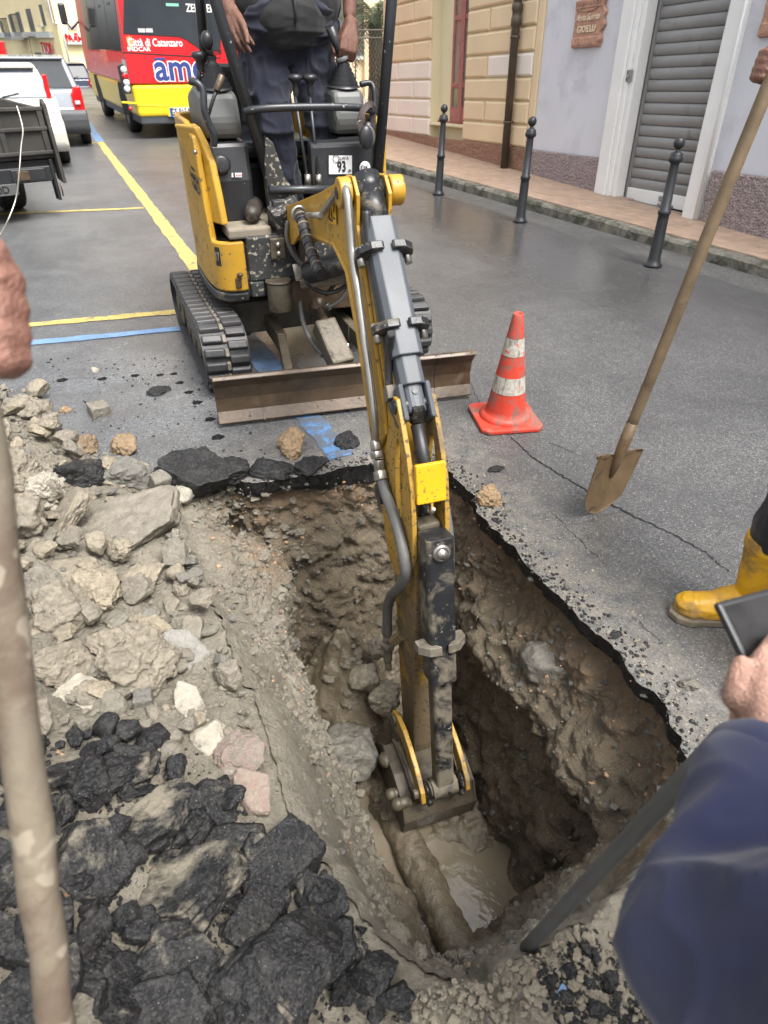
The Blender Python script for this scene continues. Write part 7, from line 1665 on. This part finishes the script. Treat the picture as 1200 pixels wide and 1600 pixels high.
b(MB().b2((-.9,3.0,.5),(.86,4.5,1.15)), 'cab_lower', M_CARW, .06); b(MB().hexa([(-.86,3.05,1.15),(.82,3.05,1.15),(.82,4.4,1.15),(-.86,4.4,1.15),(-.78,3.1,1.85),(.74,3.1,1.85),(.74,3.9,1.85),(-.78,3.9,1.85)]), 'cab_upper', M_CARW, .06)
for x in (-.10,.22): b(MB().bar((x,.12,.9),(x-.05,.16,1.45),.05,.04,up=(0,1,0)), 'rack_post', M_ROPS, .004)
b(MB().box((-.02,.2,1.05),(.30,.2,.35)), 'tool_box', M_DARK, .02)
hp = smooth_path([at_y(0,367,7.0), at_y(12,345,7.2), at_y(25,310,7.35), at_y(30,270,7.4), at_y(33,230,7.5), at_y(36,205,7.55), at_y(32,185,7.6), at_y(26,165,7.65)], 6)
tag(MB().tube([(p[0], p[1], max(p[2], .012)) for p in hp], .0075, 8).build('cable', M_CHR), 'thin pale cable hanging from the tipper truck down to the road', 'cable')
# --- far buildings
def hplane(c, d):  # vertical plane through c along d
    n = np.cross(d, A(0,0,1)); return n
C0 = at_d(93,60,38); a17 = math.radians(17); dL = A(-math.sin(a17), math.cos(a17), 0); dR = A(math.cos(a17)*.96, math.sin(a17)+.12, 0); dR = nrm(dR)
YB = thing('yellow_building', 'pale yellow corner building with narrow windows at the far end of the street', 'building', (C0[0],C0[1],0))
def onL(px, py):
    d = ray(px, py); n = np.cross(dL, A(0,0,1)); q = CAM+d*((n@(C0-CAM))/(n@d)); return (q-C0)@dL, q[2]
def onR(px, py):
    d = ray(px, py); n = np.cross(dR, A(0,0,1)); q = CAM+d*((n@(C0-CAM))/(n@d)); return (q-C0)@dR, q[2]
def fL(u, z, o): return A(C0[0],C0[1],0)+dL*u+A(0,0,z)+nrm(np.cross(dL, A(0,0,1)))*(-o if np.cross(dL, A(0,0,1))[0] > 0 else o)
def fR(u, z, o): return A(C0[0],C0[1],0)+dR*u+A(0,0,z)+A(dR[1],-dR[0],0)*o
M_YWALL = surf('yellow_far_plaster', (.80,.68,.40), .85, 0, .06, .6, dirt=(.58,.5,.33), dirt_amt=.25, dscale=.5, bump=0, coord='pos'); M_FWIN = surf('far_window', (.10,.10,.10), .3, bump=0)
base = [fL(40,0,0)[:2], fL(0,0,0)[:2], fR(14,0,0)[:2], (fR(14,0,0)+dL*40)[:2]]
MB().prism([tuple(p) for p in base], lambda a, b_, t: (a, b_, t), -3, 16).build('wall', M_YWALL, YB)
def quadL(px0, py0, px1, py1, o0, o1, nm, m, par=None):
    u0, z0 = onL(px0, py0); u1, z1 = onL(px1, py1); z0, z1 = max(z0, z1), min(z0, z1); u0, u1 = min(u0, u1), max(u0, u1)
    V = [fL(u, z, o) for o in (o0, o1) for u, z in ((u0,z1),(u1,z1),(u1,z0),(u0,z0))]; return MB().hexa(V).build(nm, m, par or YB)
for (x, y0, x1, y1) in ((65,7,68.5,40),(47,13.5,50,54),(30,18.5,33,52),(17.5,23,20,51),(2,33,4.5,53)):
    w = quadL(x, y0, x1, y1, -.05, .03, 'window', M_FWIN); quadL(x-.8, y1, x1+1.5, y1+1.6, .0, .25, 'window_sill', M_MARB, w)
quadL(15,68,95,54.0, .0, .18, 'cornice', M_MARB) if False else None
for k in range(14):
    t0_, t1_ = k/14, (k+1)/14; u = 1+k*2.4
    V = [fL(uu, zz, o) for o in (0, .22) for uu, zz in ((u,onL(93,54)[1]-.15),(u+2.38,onL(93,54)[1]-.15),(u+2.38,onL(93,54)[1]+.15),(u,onL(93,54)[1]+.15))]; MB().hexa(V).build('string_course', M_MARB, YB)
for (x0, x1, yy) in ((49,61,57),(33,43,62)):
    u0, z0 = onL(x0, yy); u1, _ = onL(x1, yy); V = [fL(u, z, o) for o in (0, 1.0) for u, z in ((u0,z0),(u1,z0),(u1,z0+.15),(u0,z0+.15))]; bl_ = MB().hexa(V).build('balcony', M_SHUT, YB)
    mb = MB(); 
    for t_ in np.linspace(0, 1, 9): p = fL(u0+(u1-u0)*t_, z0+.15, .97); mb.bar(p, p+A(0,0,.95), .03, .03)
    mb.bar(fL(u0, z0+1.1, .97), fL(u1, z0+1.1, .97), .05, .05); mb.build('railing', M_IRON, bl_)
for (x0, y0, x1, y1) in ((70,72,84,84),(66,84,84,92),(57,82,66,88)): quadL(x0, y0, x1, y1, .0, .12, 'shop_front', M_WHITE if y0 < 80 else M_FWIN)
u, z = onL(77,76); text('shop_lettering', 'TTOR', M_TAIL, .8, fL(u, z, .16), tuple(-dL), (0,0,1), YB, .02, .01)
def quadR(px0, py0, px1, py1, o0, o1, nm, m):
    u0, z0 = onR(px0, py0); u1, z1 = onR(px1, py1); V = [fR(u, z, o) for o in (o0, o1) for u, z in ((u0,z1),(u1,z1),(u1,z0),(u0,z0))]; return MB().hexa(V).build(nm, m, YB)
quadR(102.5,52,129,67, .0, .18, 'shop_sign', M_WHITE); quadR(104.5,39,120,47, .0, .1, 'poster', M_PINKR); quadR(103,67,137,69.5, 0, .25, 'ledge', M_MARB)
for wd, px, py in (('AL T', 109,57.5),('TRAMEN', 120,61)): u, z = onR(px, py); text('sign_lettering', wd, M_TAIL, .44, fR(u, z, .20), tuple(dR), (0,0,1), YB, .01, .012)
mb = MB().tube([fL(-.0,12,.1)+A(0,0,0), fL(.2,onL(90,35)[1],.1), fL(-.3,onL(95,40)[1],.15)+A(.3,0,0), fL(-.3,-1,.15)+A(.3,0,0)], .06); mb.build('drain_pipe', M_SHUT, YB)
q0 = at_y(0,70,30); RS = thing('red_awning', 'red shop awning at the left edge above the parked cars', 'awning', tuple(q0)); MB().hexa([q0+A(x, y, z) for z in (-.5,.1) for x, y in ((-4,0),(.12,0),(.12,1),(-4,1))]).build('valance', M_TAIL, RS, .03)
CB = thing('cream_building', 'cream building closing the street behind the digger operator', 'building', (8,24,0)); MB().b2((3.4,23.5,-1),(16,32,12)).build('wall', M_CREAM, CB)
for px in (505, 532, 556): 
    q = at_y(px, 20, 23.5); w = MB().b2((q[0]-.28,23.44,1.2),(q[0]+.28,23.52,4.4)).build('window', M_FWIN, CB); MB().b2((q[0]-.36,23.40,1.1),(q[0]+.36,23.5,1.2)).build('window_sill', M_MARB, w)
for px in (520, 545, 572): q = at_y(px, 20, 23.5); MB().b2((q[0]-.12,23.35,-.5),(q[0]+.12,23.5,12)).build('pilaster', M_BEIGE, CB)
# palm and wire fence beside the beige building
pc = at_y(577,110,16.5)
PL = thing('palm', 'short palm with drooping dark fronds behind the wire fence by the beige building', 'palm', (pc[0]+.15,16.5,0.3))
MB().tube([(pc[0]+.15,16.5,0),(pc[0]+.17,16.5,1.0),(pc[0]+.15,16.5,1.9)], [.20,.17,.16], 14).build('trunk', M_BROWNP, PL)
M_FROND = surf('palm_green', (.045,.062,.022), .6, 0, .4, 9, bump=.1, coord='objr')
top = A(pc[0]+.15,16.5,1.95)
for k in range(30):
    az = k*2.399; el = 1.15-1.7*(k/30); L = RNG.uniform(1.15,1.6); d = A(math.cos(az)*math.cos(el), math.sin(az)*math.cos(el), math.sin(el)); sd = nrm(np.cross(d, A(0,0,1))); mb = MB(); P = []
    for t_ in np.linspace(0, 1, 12): P.append(top+d*L*t_+A(0,0,-.75*t_*t_*L))
    mb.tube(P, [.014*(1-.8*t_) for t_ in np.linspace(0,1,12)], 5)
    for i in range(1, 12):
        for tt in (0, .5):
            p = P[i-1]*(1-tt)+P[i]*tt; dd = nrm(P[i]-P[i-1]); ll = .28*math.sin(math.pi*(.12+.85*(i+tt)/12.5))+.04
            for s in (-1, 1):
                e = p+(sd*s*.85+dd*.6+A(0,0,-.35))*ll; mb.add([p-dd*.014, p+dd*.014, e], [(0,1,2)])
    mb.build('frond', M_FROND, PL)
FE = thing('wire_fence', 'wire mesh fence panel between the beige building and the cream building', 'fence', (5.2,14.4,.2))
f0, f1 = at_y(556,150,14.4), at_y(598,150,14.4); zt = at_y(580,47,14.4)[2]
MB().tube([(f0[0],14.4,.2),(f0[0],14.4,zt),(f1[0],14.4,zt)], .018, 8).build('frame', M_SHUT, FE); MB().tube([(f0[0],14.4,zt-.12),(f1[0],14.4,zt-.12)], .014, 8).build('rail', M_SHUT, FE)
mb = MB(); wd = f1[0]-f0[0]; ht = zt-.3
for s in (-1, 1):
    for k in range(-24, 26):
        x0_ = k*.07; a_ = max(0, min(wd, x0_ if s > 0 else x0_)); 
        z_lo, z_hi = .3, zt; xa = x0_; xb = x0_+s*(ht)*.55
        if max(xa, xb) < 0 or min(xa, xb) > wd: continue
        def cl(x): t_ = (x-xa)/(xb-xa); return z_lo+(z_hi-z_lo)*t_
        u0, u1 = sorted((min(max(xa,0),wd), min(max(xb,0),wd)))
        mb.bar((f0[0]+u0,14.4,cl(u0)),(f0[0]+u1,14.4,cl(u1)),.0032,.0032)
w = mb.build('wire_mesh', M_SHUT, FE); w['kind'] = 'stuff'
